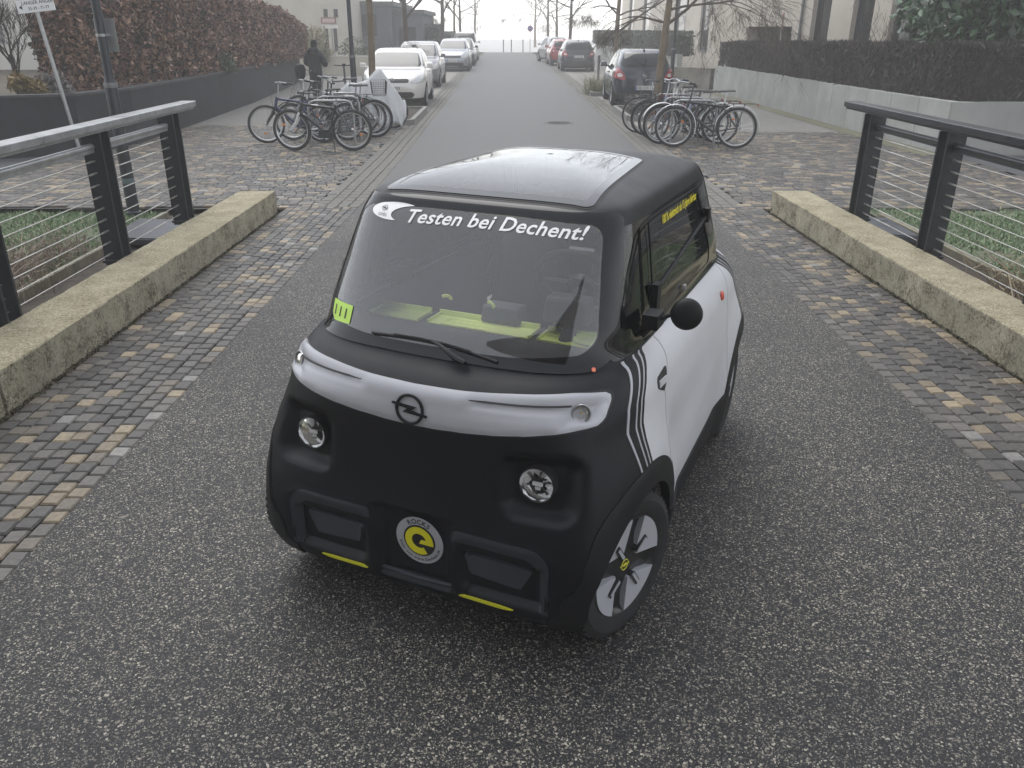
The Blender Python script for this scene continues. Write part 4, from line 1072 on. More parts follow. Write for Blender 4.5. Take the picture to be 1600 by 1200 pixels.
for sg in (1, -1):                                 # inner door skins with latch boxes
    q = MB(); q.box((.0, sg * .585, .70), (1.10, .03, .56)); d_ = q.build('door_lining', inn, car)
    q = MB(); q.box((.30, sg * .555, 1.035), (.12, .05, .07)); q.box((.27, sg * .54, 1.06), (.06, .03, .04)); q.build('door_latch', blk2, d_)
q = MB(); q.box((-.62, 0, .80), (.06, 1.12, .36)); q.build('rear_shelf', inn, car)
q = MB(); q.box((0, 0, .20), (2.1, 1.10, .06)); q.build('underbody', blk2, car)

# ---- wheels
tyre_m = M('tyre_rubber', (.016, .016, .017), .75, var=.2, scale=20, bump=.15, bscale=120)
rimd = M('rim_black', (.012, .012, .013), .28, coat=.3)
rims = M('rim_silver', (.46, .47, .50), .40, .05)
def make_wheel():
    q = MB(); rad = .2785; w = .075
    prof = [(.185, -w + .01), (.20, -w), (.245, -w - .004), (.268, -w + .008), (rad - .001, -w + .022), (rad, -.03), (rad - .006, -.0275), (rad - .006, -.0225), (rad, -.02), (rad, .0), (rad - .006, .0025), (rad - .006, .0075), (rad, .01), (rad, .03), (rad - .006, .0325), (rad - .006, .0375), (rad - .001, .04), (rad - .002, w - .022), (.268, w - .008), (.245, w + .004), (.20, w), (.185, w - .01)]
    q.lathe(prof, 64)
    n = 56                                         # tread grooves as raised blocks on the shoulders
    for s_ in (-1, 1):
        for k in range(n):
            a = 2 * math.pi * k / n; m4 = Matrix.Rotation(a, 4, 'Z') @ Matrix.Translation((rad - .003, 0, s_ * (w - .022)))
            q.box((0, 0, 0), (.01, .020, .028), mat=m4) if False else q.add([tuple(m4 @ Vector(p)) for p in [(-.004, -.009, -.014), (.0035, -.009, -.014), (.0035, .009, -.014), (-.004, .009, -.014), (-.010, -.009, .014), (.0005, -.009, .012), (.0005, .009, .012), (-.010, .009, .014)]], [(1, 2, 6, 5), (0, 1, 5, 4), (2, 3, 7, 6), (4, 5, 6, 7)])
    t_ = q.build('wheel', tyre_m, None, smooth=True, angle=30)
    q = MB(); q.lathe([(.0, w - .020), (.04, w - .020), (.12, w - .032), (.17, w - .024), (.186, w - .006), (.191, w - .004), (.191, -.03), (.186, -w + .02), (0, -w + .03)], 48); rm = q.build('rim', rimd, t_, smooth=True, angle=30)
    for k in range(4):                             # four wide silver wedges
        a0 = R(90 * k + 16); m4 = Matrix.Rotation(a0, 4, 'Z')
        n_ = 10; poly = [(.062, -.012), (.074, .016)] + [(.186 * math.cos(a), .186 * math.sin(a)) for a in np.linspace(R(37), R(-29), n_)]
        V = []; F = []
        for (x, y) in poly: r_ = math.hypot(x, y); V.append(m4 @ Vector((x, y, w - .012 + .010 * (r_ - .07) / .12)))
        for (x, y) in poly: V.append(m4 @ Vector((x, y, w - .040)))
        L_ = len(poly); F.append(tuple(range(L_))[::-1]); F += [(i, (i + 1) % L_, L_ + (i + 1) % L_, L_ + i) for i in range(L_)]
        q = MB(); q.add(V, F); q.build('rim_segment', rims, t_)
        q = MB(); m5 = m4 @ Matrix.Rotation(R(8), 4, 'Z'); q.prism([(.064, -.011), (.128, -.011), (.128, .011), (.064, .011)], w - .024, w - .0005, m5); q.build('rim_slot', rimd, t_)
        q = MB(); q.prism([(.062, -.006), (.122, -.006), (.122, .006), (.062, .006)], w - .004, w + .002, m5); q.build('rim_bar', rims, t_)
    e = emblem(t_, (0, 0, w - .019), (0, 0, 1), .020, M('emblem_yellow', (.78, .74, .08), .4), thick=.003, name='hub_emblem')
    return t_
wheel0 = make_wheel()
places = [(.864, 1, R(-17)), (.864, -1, R(-12)), (-.864, 1, 0), (-.864, -1, 0)]
for i, (wx, sg, steer) in enumerate(places):
    o = wheel0 if i == 0 else copy_tree(wheel0)
    o.parent = car; o.location = (wx, sg * (.612 if i != 1 else .590), .2785)
    rot = Matrix.Rotation(steer, 4, 'Z') @ Matrix.Rotation(R(-90 * sg), 4, 'X') @ Matrix.Rotation(R(10 + 25 * i), 4, 'Z')
    o.rotation_euler = rot.to_euler()
# black wheel housings
for wx in (.864, -.864):
    for sg in (1, -1):
        q = MB(); V = []; F = []; n_ = 20
        for k in range(n_ + 1):
            a = math.pi * k / n_ * 1.16 - .25
            cx_ = max(min(wx + .335 * math.cos(a), 1.135), -1.135); V += [(cx_, sg * (.655 if abs(cx_) < 1.02 else .585), .2785 + .335 * math.sin(a)), (cx_, sg * .36, .2785 + .335 * math.sin(a))]
        for k in range(n_): F.append((2 * k, 2 * k + 1, 2 * k + 3, 2 * k + 2))
        V.append((wx, sg * .36, .25)); c_ = len(V) - 1
        for k in range(n_): F.append((2 * k + 1, 2 * k + 3, c_))
        q.add(V, F); q.build('wheel_housing', M('housing_black', (.008, .008, .009), .9), car)
# ================================================================== STREET: walls, hedges, houses, trees
conc = noise_mat('cast_concrete', [(0.3, (0.31, 0.315, 0.30)), (0.55, (0.38, 0.385, 0.365)), (0.75, (0.45, 0.45, 0.425))], 1.6, bump=0.15, bscale=30)
darkwall = noise_mat('dark_wall', [(0.3, (0.012, 0.013, 0.016)), (0.7, (0.024, 0.026, 0.032))], 2.0, bump=0.25, bscale=40)
plaster = noise_mat('beige_plaster', [(0.3, (0.52, 0.47, 0.395)), (0.7, (0.64, 0.585, 0.50))], 0.7, bump=0.2, bscale=50)
cream = noise_mat('cream_plaster', [(0.3, (0.50, 0.47, 0.40)), (0.7, (0.60, 0.565, 0.48))], 0.9, bump=0.15, bscale=40)
cream2 = noise_mat('white_plaster', [(0.3, (0.60, 0.58, 0.54)), (0.7, (0.70, 0.68, 0.63))], 0.9, bump=0.15, bscale=40)
slate = noise_mat('blue_grey_cladding', [(0.3, (0.10, 0.108, 0.125)), (0.7, (0.145, 0.152, 0.17))], 0.8, bump=0.1)
frame_m = M('window_frame_dark', (0.03, 0.032, 0.036), 0.4)
wglass = M('window_glass', (0.012, 0.014, 0.017), 0.04, spec=0.8)
winside = M('shaded_room', (0.03, 0.028, 0.026), 0.9)
def poly_wall(root, pts, h, th, mat, piece, name, cap=None, gap=0.0, z0=-0.3):
    """wall along a polyline, split in pieces of about the given length"""
    acc = []
    for (ax, ay), (bx, by) in zip(pts, pts[1:]):
        L = math.hypot(bx - ax, by - ay); n = max(1, round(L / piece)) if piece else 1
        ang = math.atan2(by - ay, bx - ax); nx, ny = -math.sin(ang), math.cos(ang)
        for i in range(n):
            s = (i + .5) / n; l = L / n - gap
            q = MB(); q.box((ax + (bx - ax) * s + nx * th / 2, ay + (by - ay) * s + ny * th / 2, (h + z0) / 2), (l, th, h - z0), ang)
            o = q.build(name, mat, root)
            if gap: o.location.z = random.uniform(-.006, .006)
            acc.append(o)
            if cap:
                q = MB(); q.box((ax + (bx - ax) * s + nx * th / 2, ay + (by - ay) * s + ny * th / 2, h + .02), (L / n + .002, th + .03, .04), ang); q.build('coping', cap, root)
    return acc
# left: dark retaining wall that bends away from the square
LWALL = [(-22.0, 10.4), (-11.0, 12.9), (-8.36, 13.9), (-7.22, 14.45), (-6.90, 15.9), (-7.02, 19.0), (-7.35, 25.2), (-7.9, 31.0), (-8.5, 36.2)]
w = thing('retaining_wall', 'dark grey retaining wall curving along the left pavement below the copper hedge', 'wall')
poly_wall(w, LWALL, .94, .22, darkwall, 0, 'wall_section', M('wall_coping', (.06, .06, .065), .8, var=.2))
sheet('left_garden', [(-30, 12.0), (-11, 13.1), (-8.4, 14.1), (-7.3, 14.7), (-7.1, 16), (-7.25, 19), (-7.6, 25), (-8.7, 36), (-30, 38)], .86, soil_m)
# right: pale concrete retaining wall of upright panels
w = thing('retaining_wall', 'pale concrete panel wall along the right pavement below the trimmed brown hedge', 'wall')
RW = [(7.72, 14.75), (7.56, 17.9), (7.50, 20.6), (7.30, 30.2)]
poly_wall(w, RW[::-1], .86, .20, conc, 1.02, 'wall_panel', None, gap=.014)
poly_wall(w, [(7.74, 14.75), (19.0, 14.9)], .86, .20, conc, 1.9, 'wall_panel', None, gap=.014)
sheet('right_garden', [(7.75, 14.95), (30, 15.1), (30, 60), (7.5, 31), (7.4, 30)], .78, soil_m)
# second concrete wall and long low bench wall further along on the right
w = thing('concrete_wall', 'long concrete wall under the far green hedge, behind the dark parked hatchback', 'wall')
poly_wall(w, [(7.35, 71), (7.2, 36.5)], 1.05, .22, conc, 2.4, 'wall_panel', None, gap=.016)
w = thing('low_wall', 'weathered low concrete wall stub beside the lamp post on the right', 'wall')
poly_wall(w, [(5.95, 33.2), (7.4, 31.2)], .72, .25, noise_mat('streaked_concrete', [(.3, (.13, .12, .095)), (.7, (.33, .31, .26))], 1.2), 0, 'wall_section', None)
# narrow strip of mossy cobbles at the wall foot
sheet('right_wall_verge', [(7.25, 14.4), (7.70, 14.7), (7.50, 20.6), (7.28, 30), (6.9, 30), (7.1, 20.4)], .004, noise_mat('mossy_stones', [(.3, (.07, .075, .04)), (.7, (.20, .19, .13))], 22, bump=.8, bscale=30))

# ---- foliage
def leaf_mat(name, cols, rough=.6, trans=0):
    m = blade_mat(name, [(i / (len(cols) - 1), c) for i, c in enumerate(cols)]); m.node_tree.nodes['Principled BSDF'].inputs['Roughness'].default_value = rough
    return m
def leaf_cloud(name, P, size, mat, parent=None, elong=1.6, updir=None, jit=1.0):
    """many small folded leaves at points P (n,3)"""
    n = len(P); d = rng.normal(size=(n, 3)); 
    if updir is not None: d = d * jit + np.array(updir)
    d /= np.linalg.norm(d, axis=1, keepdims=True); e = rng.normal(size=(n, 3)); e -= (e * d).sum(1, keepdims=True) * d; e /= np.linalg.norm(e, axis=1, keepdims=True)
    s = size * np.clip(np.exp(rng.normal(-.05, .38, (n, 1))), .4, 2.1); f = np.cross(d, e)
    a = P - d * s * elong / 2; b = P + e * s * .42 + f * s * .12; c = P + d * s * elong / 2; g = P - e * s * .42 + f * s * .12
    V = np.stack([a, b, c, g], 1).reshape(-1, 3); F = np.arange(4 * n).reshape(-1, 4)
    me = bpy.data.meshes.new(name); me.from_pydata(V.tolist(), [], F.tolist()); me.materials.append(mat)
    return link(name, me, parent)
def hedge_points(spine, hw, z0, z1, n, bump=.14):
    """points on the shell of a clipped hedge along a spine: front, back, top"""
    S_ = np.array(spine, float); L = np.concatenate([[0], np.cumsum(np.hypot(*np.diff(S_, axis=0).T))])
    s = rng.uniform(0, L[-1], n); x = np.interp(s, L, S_[:, 0]); y = np.interp(s, L, S_[:, 1])
    i = np.clip(np.searchsorted(L, s) - 1, 0, len(S_) - 2); t = (S_[i + 1] - S_[i]); t /= np.linalg.norm(t, axis=1, keepdims=True); nrm = np.stack([-t[:, 1], t[:, 0]], 1)
    zt = np.interp(s, L, z1) if np.ndim(z1) else np.full(n, z1)
    h = zt - z0; per = rng.uniform(0, 1, n); u = np.zeros(n); z = np.zeros(n); r = rng.random(n)
    side = r < .70; sg = np.where(rng.random(n) < .68, 1, -1)
    u[side] = (hw * sg)[side]; z[side] = (z0 + h * per)[side]
    u[~side] = (hw * (2 * per - 1))[~side]; z[~side] = zt[~side]
    wob = bump * (np.sin(s * 2.3 + z * 3.1) + np.sin(s * 5.1 - z * 2.2 + 1.0) + .7 * np.sin(s * 11 + z * 7)) / 2.7
    inn_ = rng.exponential(.06, n)
    u = u + np.sign(u) * (wob * side - inn_); z = z + np.where(side, 0, wob) - np.where(side, 0, inn_)
    P = np.stack([x + nrm[:, 0] * u, y + nrm[:, 1] * u, z], 1)
    m = max(60, int(n * hw * 2.2 / (L[-1] * 1.6)))      # leaves closing both ends
    for e, k in ((0, 0), (-1, -1)):
        t_ = (S_[1] - S_[0] if e == 0 else S_[-2] - S_[-1]); t_ = t_ / np.linalg.norm(t_); zt_ = zt[s.argmin()] if e == 0 else zt[s.argmax()]
        a = rng.uniform(-hw, hw, m); b = rng.exponential(.06, m); E_ = np.stack([S_[e][0] - t_[1] * a + t_[0] * (b - .05), S_[e][1] + t_[0] * a + t_[1] * (b - .05), rng.uniform(z0, zt_, m)], 1); P = np.concatenate([P, E_])
    return P
def hedge_core(spine, hw, z0, z1, mat, root):
    q = MB(); V = []; S_ = np.array(spine, float); d0 = S_[1] - S_[0]; d1 = S_[-2] - S_[-1]; S_[0] += d0 / np.linalg.norm(d0) * .3; S_[-1] += d1 / np.linalg.norm(d1) * .3; zz = z1 if np.ndim(z1) else [z1] * len(S_)
    for k in range(len(S_)):
        t = S_[min(k + 1, len(S_) - 1)] - S_[max(k - 1, 0)]; t /= np.linalg.norm(t); nx, ny = -t[1], t[0]
        for u, z in ((hw, z0), (hw, zz[k] - .12), (-hw, zz[k] - .12), (-hw, z0)): V.append((S_[k][0] + nx * u, S_[k][1] + ny * u, z))
    F = [(4 * k + j, 4 * k + (j + 1) % 4, 4 * k + 4 + (j + 1) % 4, 4 * k + 4 + j) for k in range(len(S_) - 1) for j in range(4)] + [(0, 1, 2, 3), tuple(4 * len(S_) - 4 + j for j in (3, 2, 1, 0))]
    q.add(V, F); return q.build('branches', mat, root)
copper = leaf_mat('copper_beech_leaves', [(.04, .020, .013), (.105, .052, .034), (.19, .10, .066), (.28, .165, .112), (.40, .27, .195)], .55)
twigd = noise_mat('hedge_inside', [(.3, (.010, .008, .007)), (.7, (.028, .021, .017))], 20)
sp = [(-8.6, 36.3), (-8.2, 31), (-7.85, 25.2), (-7.62, 19.2), (-7.75, 16.5), (-8.0, 15.7)]
zt = [2.05, 2.62, 2.75, 2.85, 2.85, 2.8]
h = thing('beech_hedge', 'tall copper-brown beech hedge with dry leaves on the left retaining wall', 'hedge')
hedge_core([sp[0], *sp[1:-1], (-8.0, 15.9)], .18, .85, zt, twigd, h)
P = hedge_points(sp, .46, .92, zt, 52000, .16); leaf_cloud('foliage', P, .062, copper, h)
brown = leaf_mat('brown_hedge_twigs', [(.010, .007, .005), (.024, .017, .013), (.045, .033, .026), (.08, .062, .052)], .7)
sp = [(7.80, 30.0), (8.0, 20.6), (8.10, 17.9), (8.28, 15.35), (10.0, 15.30), (19, 15.5)]
h = thing('box_hedge', 'clipped dark brown leafless hedge on the pale concrete panel wall', 'hedge')
hedge_core(sp, .20, .75, 1.70, noise_mat('twig_inside', [(.3, (.010, .008, .007)), (.7, (.022, .017, .014))], 30), h)
P = hedge_points(sp, .43, .80, [1.60, 1.72, 1.74, 1.78, 1.80, 1.80], 46000, .035); ca = rng.uniform(math.pi * .95, math.pi * 1.55, 3500); cr = .43 - rng.exponential(.05, 3500); P = np.concatenate([P, np.stack([8.28 + np.cos(ca) * cr, 15.35 + np.sin(ca) * cr, rng.uniform(.8, 1.78, 3500)], 1)]); leaf_cloud('foliage', P, .030, brown, h, elong=4.2, updir=(0, 0, 1.0), jit=.55)
dgreen = leaf_mat('dark_green_leaves', [(.014, .024, .012), (.028, .044, .022), (.05, .075, .04), (.085, .11, .065)], .45)
sp = [(7.6, 72), (7.5, 37.0)]
h = thing('green_hedge', 'dark green hedge on the long concrete wall behind the parked hatchback', 'hedge'); hedge_core(sp, .38, .95, 1.86, twigd, h)
P = hedge_points(sp, .48, 1.02, 1.92, 22000, .05); leaf_cloud('foliage', P, .05, dgreen, h)
# glossy evergreen at the right edge
h = thing('evergreen_shrub', 'big glossy dark green evergreen shrub behind the brown hedge, top right', 'shrub', (9.75, 17.7, .8))
def crown_points(n, rx, ry, rz, cz, lobes=9):
    P = []; C = [(random.uniform(-.6, .6) * rx, random.uniform(-.6, .6) * ry, cz + random.uniform(-.6, .6) * rz, random.uniform(.35, .62)) for _ in range(lobes)]
    for k in range(n):
        cx, cy, cz_, f = C[k % lobes]; d = rng.normal(size=3); d /= np.linalg.norm(d); r = f * (1 - abs(rng.normal()) * .22)
        P.append((cx + d[0] * rx * r, cy + d[1] * ry * r, max(.05, cz_ + d[2] * rz * r)))
    return np.array(P)
ever = leaf_mat('laurel_leaves', [(.012, .030, .012), (.022, .058, .022), (.040, .095, .036), (.075, .15, .065)], .32)
q = MB()
for k in range(9):
    a = k * .7; q.tube([(0, 0, 0), (.3 * math.cos(a), .3 * math.sin(a), .7), (1.0 * math.cos(a), 1.0 * math.sin(a), 1.7)], [.05, .035, .012], 5)
q.build('stems', M('bark_dark', (.035, .028, .022), .9), h)
leaf_cloud('foliage', crown_points(12000, 2.1, 1.7, 1.8, 1.5, 24), .105, ever, h)

# ---- bare branching
bark = noise_mat('bark', [(.3, (.055, .043, .034)), (.7, (.115, .092, .072))], 9, bump=.6, bscale=40)
barky = noise_mat('pale_bark', [(.3, (.13, .098, .062)), (.7, (.23, .175, .115))], 5, bump=.5, bscale=30)
def grow(q, p, d, L, r, depth, rnd, n=5, spread=.55, up=.08, kids=(2, 4), seg=3):
    pts = [p]; rs = [r]; dd = d.copy()
    for k in range(seg):
        dd = (dd + Vector((rnd.gauss(0, .11), rnd.gauss(0, .11), rnd.gauss(0, .08) + up))).normalized(); p = p + dd * L / seg; pts.append(p); rs.append(r * (1 - .42 * (k + 1) / seg))
    q.tube(pts, rs, n, caps=False)
    if depth == 0: return
    for k in range(rnd.randint(*kids)):
        t = rnd.uniform(.35, 1.0); i = min(seg, max(1, int(round(t * seg)))); ax = Vector((rnd.gauss(0, 1), rnd.gauss(0, 1), rnd.gauss(0, .5)))
        nd = (dd + ax.normalized() * rnd.uniform(spread * .7, spread * 1.5)).normalized()
        grow(q, pts[i], nd, L * rnd.uniform(.55, .80), max(.0035, rs[i] * rnd.uniform(.50, .70)), depth - 1, rnd, max(3, n - 1), spread, up, kids, seg)
def bare_tree(name, label, loc, seed, H=2.6, r=.085, lean=(0, 0), depth=5, limbs=7, mat=None, L=1.5, group=None, droop=()):
    rnd = random.Random(seed); root = thing(name, label, 'tree', loc, 0, group)
    top_ = Vector((lean[0] * 6.2, lean[1] * 6.2, 6.2)); q = MB()
    zs = [0, .15, 1.0, 2.0, 3.0, 4.2, 5.3, 6.2]; pts = [Vector((lean[0] * z + .02 * math.sin(z * 2 + seed), lean[1] * z + .02 * math.cos(z * 1.7 + seed), z)) for z in zs]
    rs = [r * 1.35, r * 1.08, r, r * .93, r * .78, r * .55, r * .34, r * .16]
    q.tube(pts, rs, 10, caps=False); q.build('trunk', mat or bark, root, smooth=True)
    q = MB()
    for k in range(limbs):
        z = H + (5.9 - H) * k / max(1, limbs - 1) + rnd.uniform(-.15, .15); p = Vector((lean[0] * z, lean[1] * z, z)); a = k * 2.4 + rnd.uniform(-.4, .4)
        d = Vector((math.cos(a), math.sin(a), rnd.uniform(.25, .8))).normalized(); sc = 1.1 - .10 * k
        grow(q, p, d, L * max(.45, sc) * rnd.uniform(.85, 1.15), r * .45 * max(.4, sc), depth - 1, rnd, 5)
    for (z, a, L_) in droop:                        # low limbs that sweep out and hang
        p = Vector((lean[0] * z, lean[1] * z, z)); d = Vector((math.cos(a), math.sin(a), .35)).normalized()
        grow(q, p, d, L_, r * .36, 5, rnd, 5, .50, -.075, (3, 4), 4)
    q.build('crown', bark, root, smooth=True)
    return root
LT_ = 'street trees'
tl = bare_tree('street_tree', 'bare street tree with pale straight trunk beside the grey-covered bicycle', (-3.22, 21.2, 0), 3, r=.085, lean=(.0, 0), mat=barky, H=2.9)
t2 = bare_tree('street_tree', 'bare dark-trunked street tree rising behind the white parked hatchback', (-4.15, 36.5, 0), 11, r=.115, lean=(.02, 0), H=2.35, limbs=8)
tr = bare_tree('street_tree', 'bare street tree with ochre trunk in front of the dark blue hatchback', (3.98, 22.5, 0), 21, r=.095, lean=(.055, 0), mat=barky, H=2.2, limbs=8, L=1.9, droop=((2.15, 2.6, 1.0), (2.45, .15, 1.7), (2.75, -.5, 1.9), (2.85, .6, 1.8)))
tr2 = bare_tree('street_tree', 'bare street tree with light brown trunk just beyond the dark blue hatchback', (4.62, 36.5, 0), 32, r=.105, lean=(.01, 0), mat=barky, H=2.0, limbs=9, L=1.8, droop=((2.5, .2, 1.6), (2.7, 4.2, 1.6)))
def clone_tree(src, loc, rz, sc, label):
    c = copy_tree(src); c.location = loc; c.rotation_euler = (0, 0, rz); c.scale = (sc, sc, sc); c['label'] = label; return c
clone_tree(t2, (-3.9, 55, 0), 1.1, 1.15, 'bare street tree standing behind the silver parked car on the left')
clone_tree(tl, (-3.75, 66, 0), 2.3, 1.05, 'slim hazy bare tree second beyond the silver parked car')
clone_tree(t2, (-3.8, 76, 0), 3.9, 1.1, 'thin hazy bare tree third beyond the silver parked car')
clone_tree(tr2, (-3.2, 95, 0), 5.0, 1.25, 'wide faint bare tree at the end of the left row in the fog')
clone_tree(t2, (4.85, 66, 0), .6, 1.15, 'hazy bare tree right behind the dark grey parked hatchback')
clone_tree(tr2, (4.5, 77, 0), 2.0, 1.1, 'hazy bare tree behind the red parked car on the right')
clone_tree(t2, (4.3, 88, 0), 4.0, 1.15, 'hazy slim bare tree behind the white two-tone city car')
clone_tree(tr2, (3.6, 106, 0), 5.2, 1.3, 'faint bare tree at the end of the right row in the fog')
clone_tree(tr2, (-7.2, 62, 0), 1.5, 1.1, 'hazy bare tree beside the blue-grey house on the left'); clone_tree(t2, (-10.2, 68, 0), 3.3, 1.3, 'faint bare tree rising behind the blue-grey house')
# shrubs
sh = thing('bare_shrub', 'leafless branching shrub behind the left retaining wall by the street sign', 'shrub', (-8.65, 15.4, .86)); q = MB(); rnd = random.Random(5)
q.tube([(0, 0, -.1), (.01, 0, .35), (-.02, .02, .7)], [.055, .045, .035], 7)
for k in range(9):
    a = k * .75; grow(q, Vector((0, 0, .25 + .06 * k)), Vector((math.cos(a) * .8, math.sin(a) * .8, 1)).normalized(), .62, .017, 4, rnd, 4, .5, .10)
q.build('branches', M('shrub_bark', (.045, .036, .03), .9), sh)
sh = thing('bare_shrub', 'small twisted bare shrub above the brown hedge in front of the beige house', 'shrub', (9.3, 21.6, .8)); q = MB()
for k in range(5): a = k * 1.3; grow(q, Vector((0, 0, 0)), Vector((math.cos(a) * .5, math.sin(a) * .5, 1)).normalized(), .9, .03, 3, rnd, 4, .6, .05)
q.build('branches', MATS['shrub_bark'], sh)
def bush(name, label, loc, n, r, mat, size=.05, elong=1.6, stemn=7):
    o = thing(name, label, 'plant', loc); q = MB()
    for k in range(stemn): a = k * 6.28 / stemn; q.tube([(0, 0, -.05), (r[0] * .4 * math.cos(a), r[1] * .4 * math.sin(a), r[2] * .9)], [.012, .005], 4)
    q.build('stems', MATS['shrub_bark'], o); leaf_cloud('foliage', crown_points(n, *r, r[2] * .8, 6), size, mat, o, elong)
    return o
gmix = leaf_mat('sage_leaves', [(.05, .06, .035), (.10, .125, .075), (.17, .20, .13)], .6); ymix = leaf_mat('ochre_leaves', [(.12, .085, .03), (.24, .17, .06), (.32, .25, .12)], .6); gry = leaf_mat('grey_heather', [(.10, .09, .085), (.19, .175, .165), (.28, .26, .24)], .7)
bush('climbing_plant', 'green leafy climber beside the sign pole at the end of the copper hedge', (-8.15, 16.2, .9), 1500, (.45, .4, .75), dgreen, .07)
bush('grey_cushion_plant', 'grey heather cushion on the left wall at the foot of the hedge', (-7.75, 15.0, .88), 900, (.33, .25, .22), gry, .03, 3)
bush('ochre_grass_plant', 'ochre dry plant on the left wall beside the street sign pole', (-8.1, 14.75, .88), 700, (.32, .22, .22), ymix, .05, 3)
bush('leafy_plant', 'broad-leaved pale green plant on the left wall under the bare shrub', (-8.85, 14.35, .9), 120, (.35, .22, .16), gmix, .16, 1.2)
bush('green_bush', 'small grey-green bush poking out of the copper hedge bottom', (-7.22, 22.6, .9), 900, (.24, .28, .32), gmix, .05)
bush('ornamental_grass', 'pale ornamental grass tuft behind the person at the hedge end', (-8.6, 40.5, .3), 900, (.7, .5, .9), leaf_mat('straw_grass', [(.22, .20, .12), (.36, .33, .22)], .7), .07, 7)
o = weeds('ornamental_grass', [(3.0, 28.6), (3.2, 28.9), (2.9, 28.9)], 420, .75, .16, blade_mat('straw_grass2', [(0, (.13, .13, .06)), (.5, (.24, .23, .12)), (1, (.36, .34, .22))]), 'straw-green grass tuft on the kerb beside the dark blue hatchback')
bush('heather_bed', 'grey purple heather in the planting bed at the ochre trunk', (3.55, 21.4, .0), 2600, (.75, .6, .28), leaf_mat('purple_heather', [(.09, .075, .075), (.17, .15, .145), (.26, .235, .22)], .8), .03, 3.5, 12)
bush('dry_flower_bed', 'dry grey stalks in the planting bed before the white hatchback', (-2.75, 20.6, .0), 1500, (.75, .6, .26), leaf_mat('dry_bed', [(.12, .11, .085), (.24, .22, .17), (.38, .35, .28)], .8), .03, 4, 12)
# planting-bed kerbs
def bed_kerb(x0, x1, y0, y1, label):
    e = thing('planting_bed', label, 'planter'); g = M('kerb_granite', (.24, .235, .22), .8, var=.25, scale=20)
    for (cx, cy, dx, dy) in (((x0 + x1) / 2, y0, x1 - x0, .10), ((x0 + x1) / 2, y1, x1 - x0, .10), (x0, (y0 + y1) / 2, .10, y1 - y0 - .1), (x1, (y0 + y1) / 2, .10, y1 - y0 - .1)):
        q = MB(); q.box((cx, cy, .05), (dx, dy, .14)); q.build('kerb_stone', g, e)
    q = MB(); q.box(((x0 + x1) / 2, (y0 + y1) / 2, .03), (x1 - x0 - .1, y1 - y0 - .1, .06)); q.build('bed_soil', ch, e)
bed_kerb(-4.6, -2.1, 19.15, 22.6, 'raised kerbed planting bed in front of the white parked hatchback')
bed_kerb(2.95, 5.0, 20.2, 23.0, 'raised kerbed planting bed behind the dark blue parked hatchback')
bed_kerb(2.85, 4.8, 28.0, 29.8, 'raised kerbed bed with grass tuft beside the dark blue hatchback'); 

# ---- houses
def panel_wall(root, name, mat, A, B, z0, z1, th, holes=()):
    """upright wall from A to B with rectangular openings (s0, s1, z0, z1), real thickness"""
    L = math.hypot(B[0] - A[0], B[1] - A[1]); ux, uy = (B[0] - A[0]) / L, (B[1] - A[1]) / L; nx, ny = -uy, ux
    ss = sorted({0, L, *[h_[0] for h_ in holes], *[h_[1] for h_ in holes]}); zs = sorted({z0, z1, *[h_[2] for h_ in holes], *[h_[3] for h_ in holes]})
    q = MB(); solid = lambda s, z: not any(h_[0] < s < h_[1] and h_[2] < z < h_[3] for h_ in holes)
    P = lambda s, z, d: (A[0] + ux * s + nx * d, A[1] + uy * s + ny * d, z)
    for i in range(len(ss) - 1):
        for j in range(len(zs) - 1):
            s0, s1, a, b = ss[i], ss[i + 1], zs[j], zs[j + 1]; sm, zm = (s0 + s1) / 2, (a + b) / 2
            if not solid(sm, zm): continue
            q.add([P(s0, a, 0), P(s1, a, 0), P(s1, b, 0), P(s0, b, 0)], [(0, 1, 2, 3)]); q.add([P(s0, a, th), P(s1, a, th), P(s1, b, th), P(s0, b, th)], [(3, 2, 1, 0)])
            for (c0, c1, sx, zx) in (((s0, a), (s0, b), s0 - .001, zm), ((s1, b), (s1, a), s1 + .001, zm), ((s1, a), (s0, a), sm, a - .001), ((s0, b), (s1, b), sm, b + .001)):
                if sx < 0 or sx > L or zx < z0 or zx > z1 or not solid(sx, zx):
                    q.add([P(*c0, 0), P(*c1, 0), P(*c1, th), P(*c0, th)], [(0, 1, 2, 3)])
    o = q.build(name, mat, root)
    return P
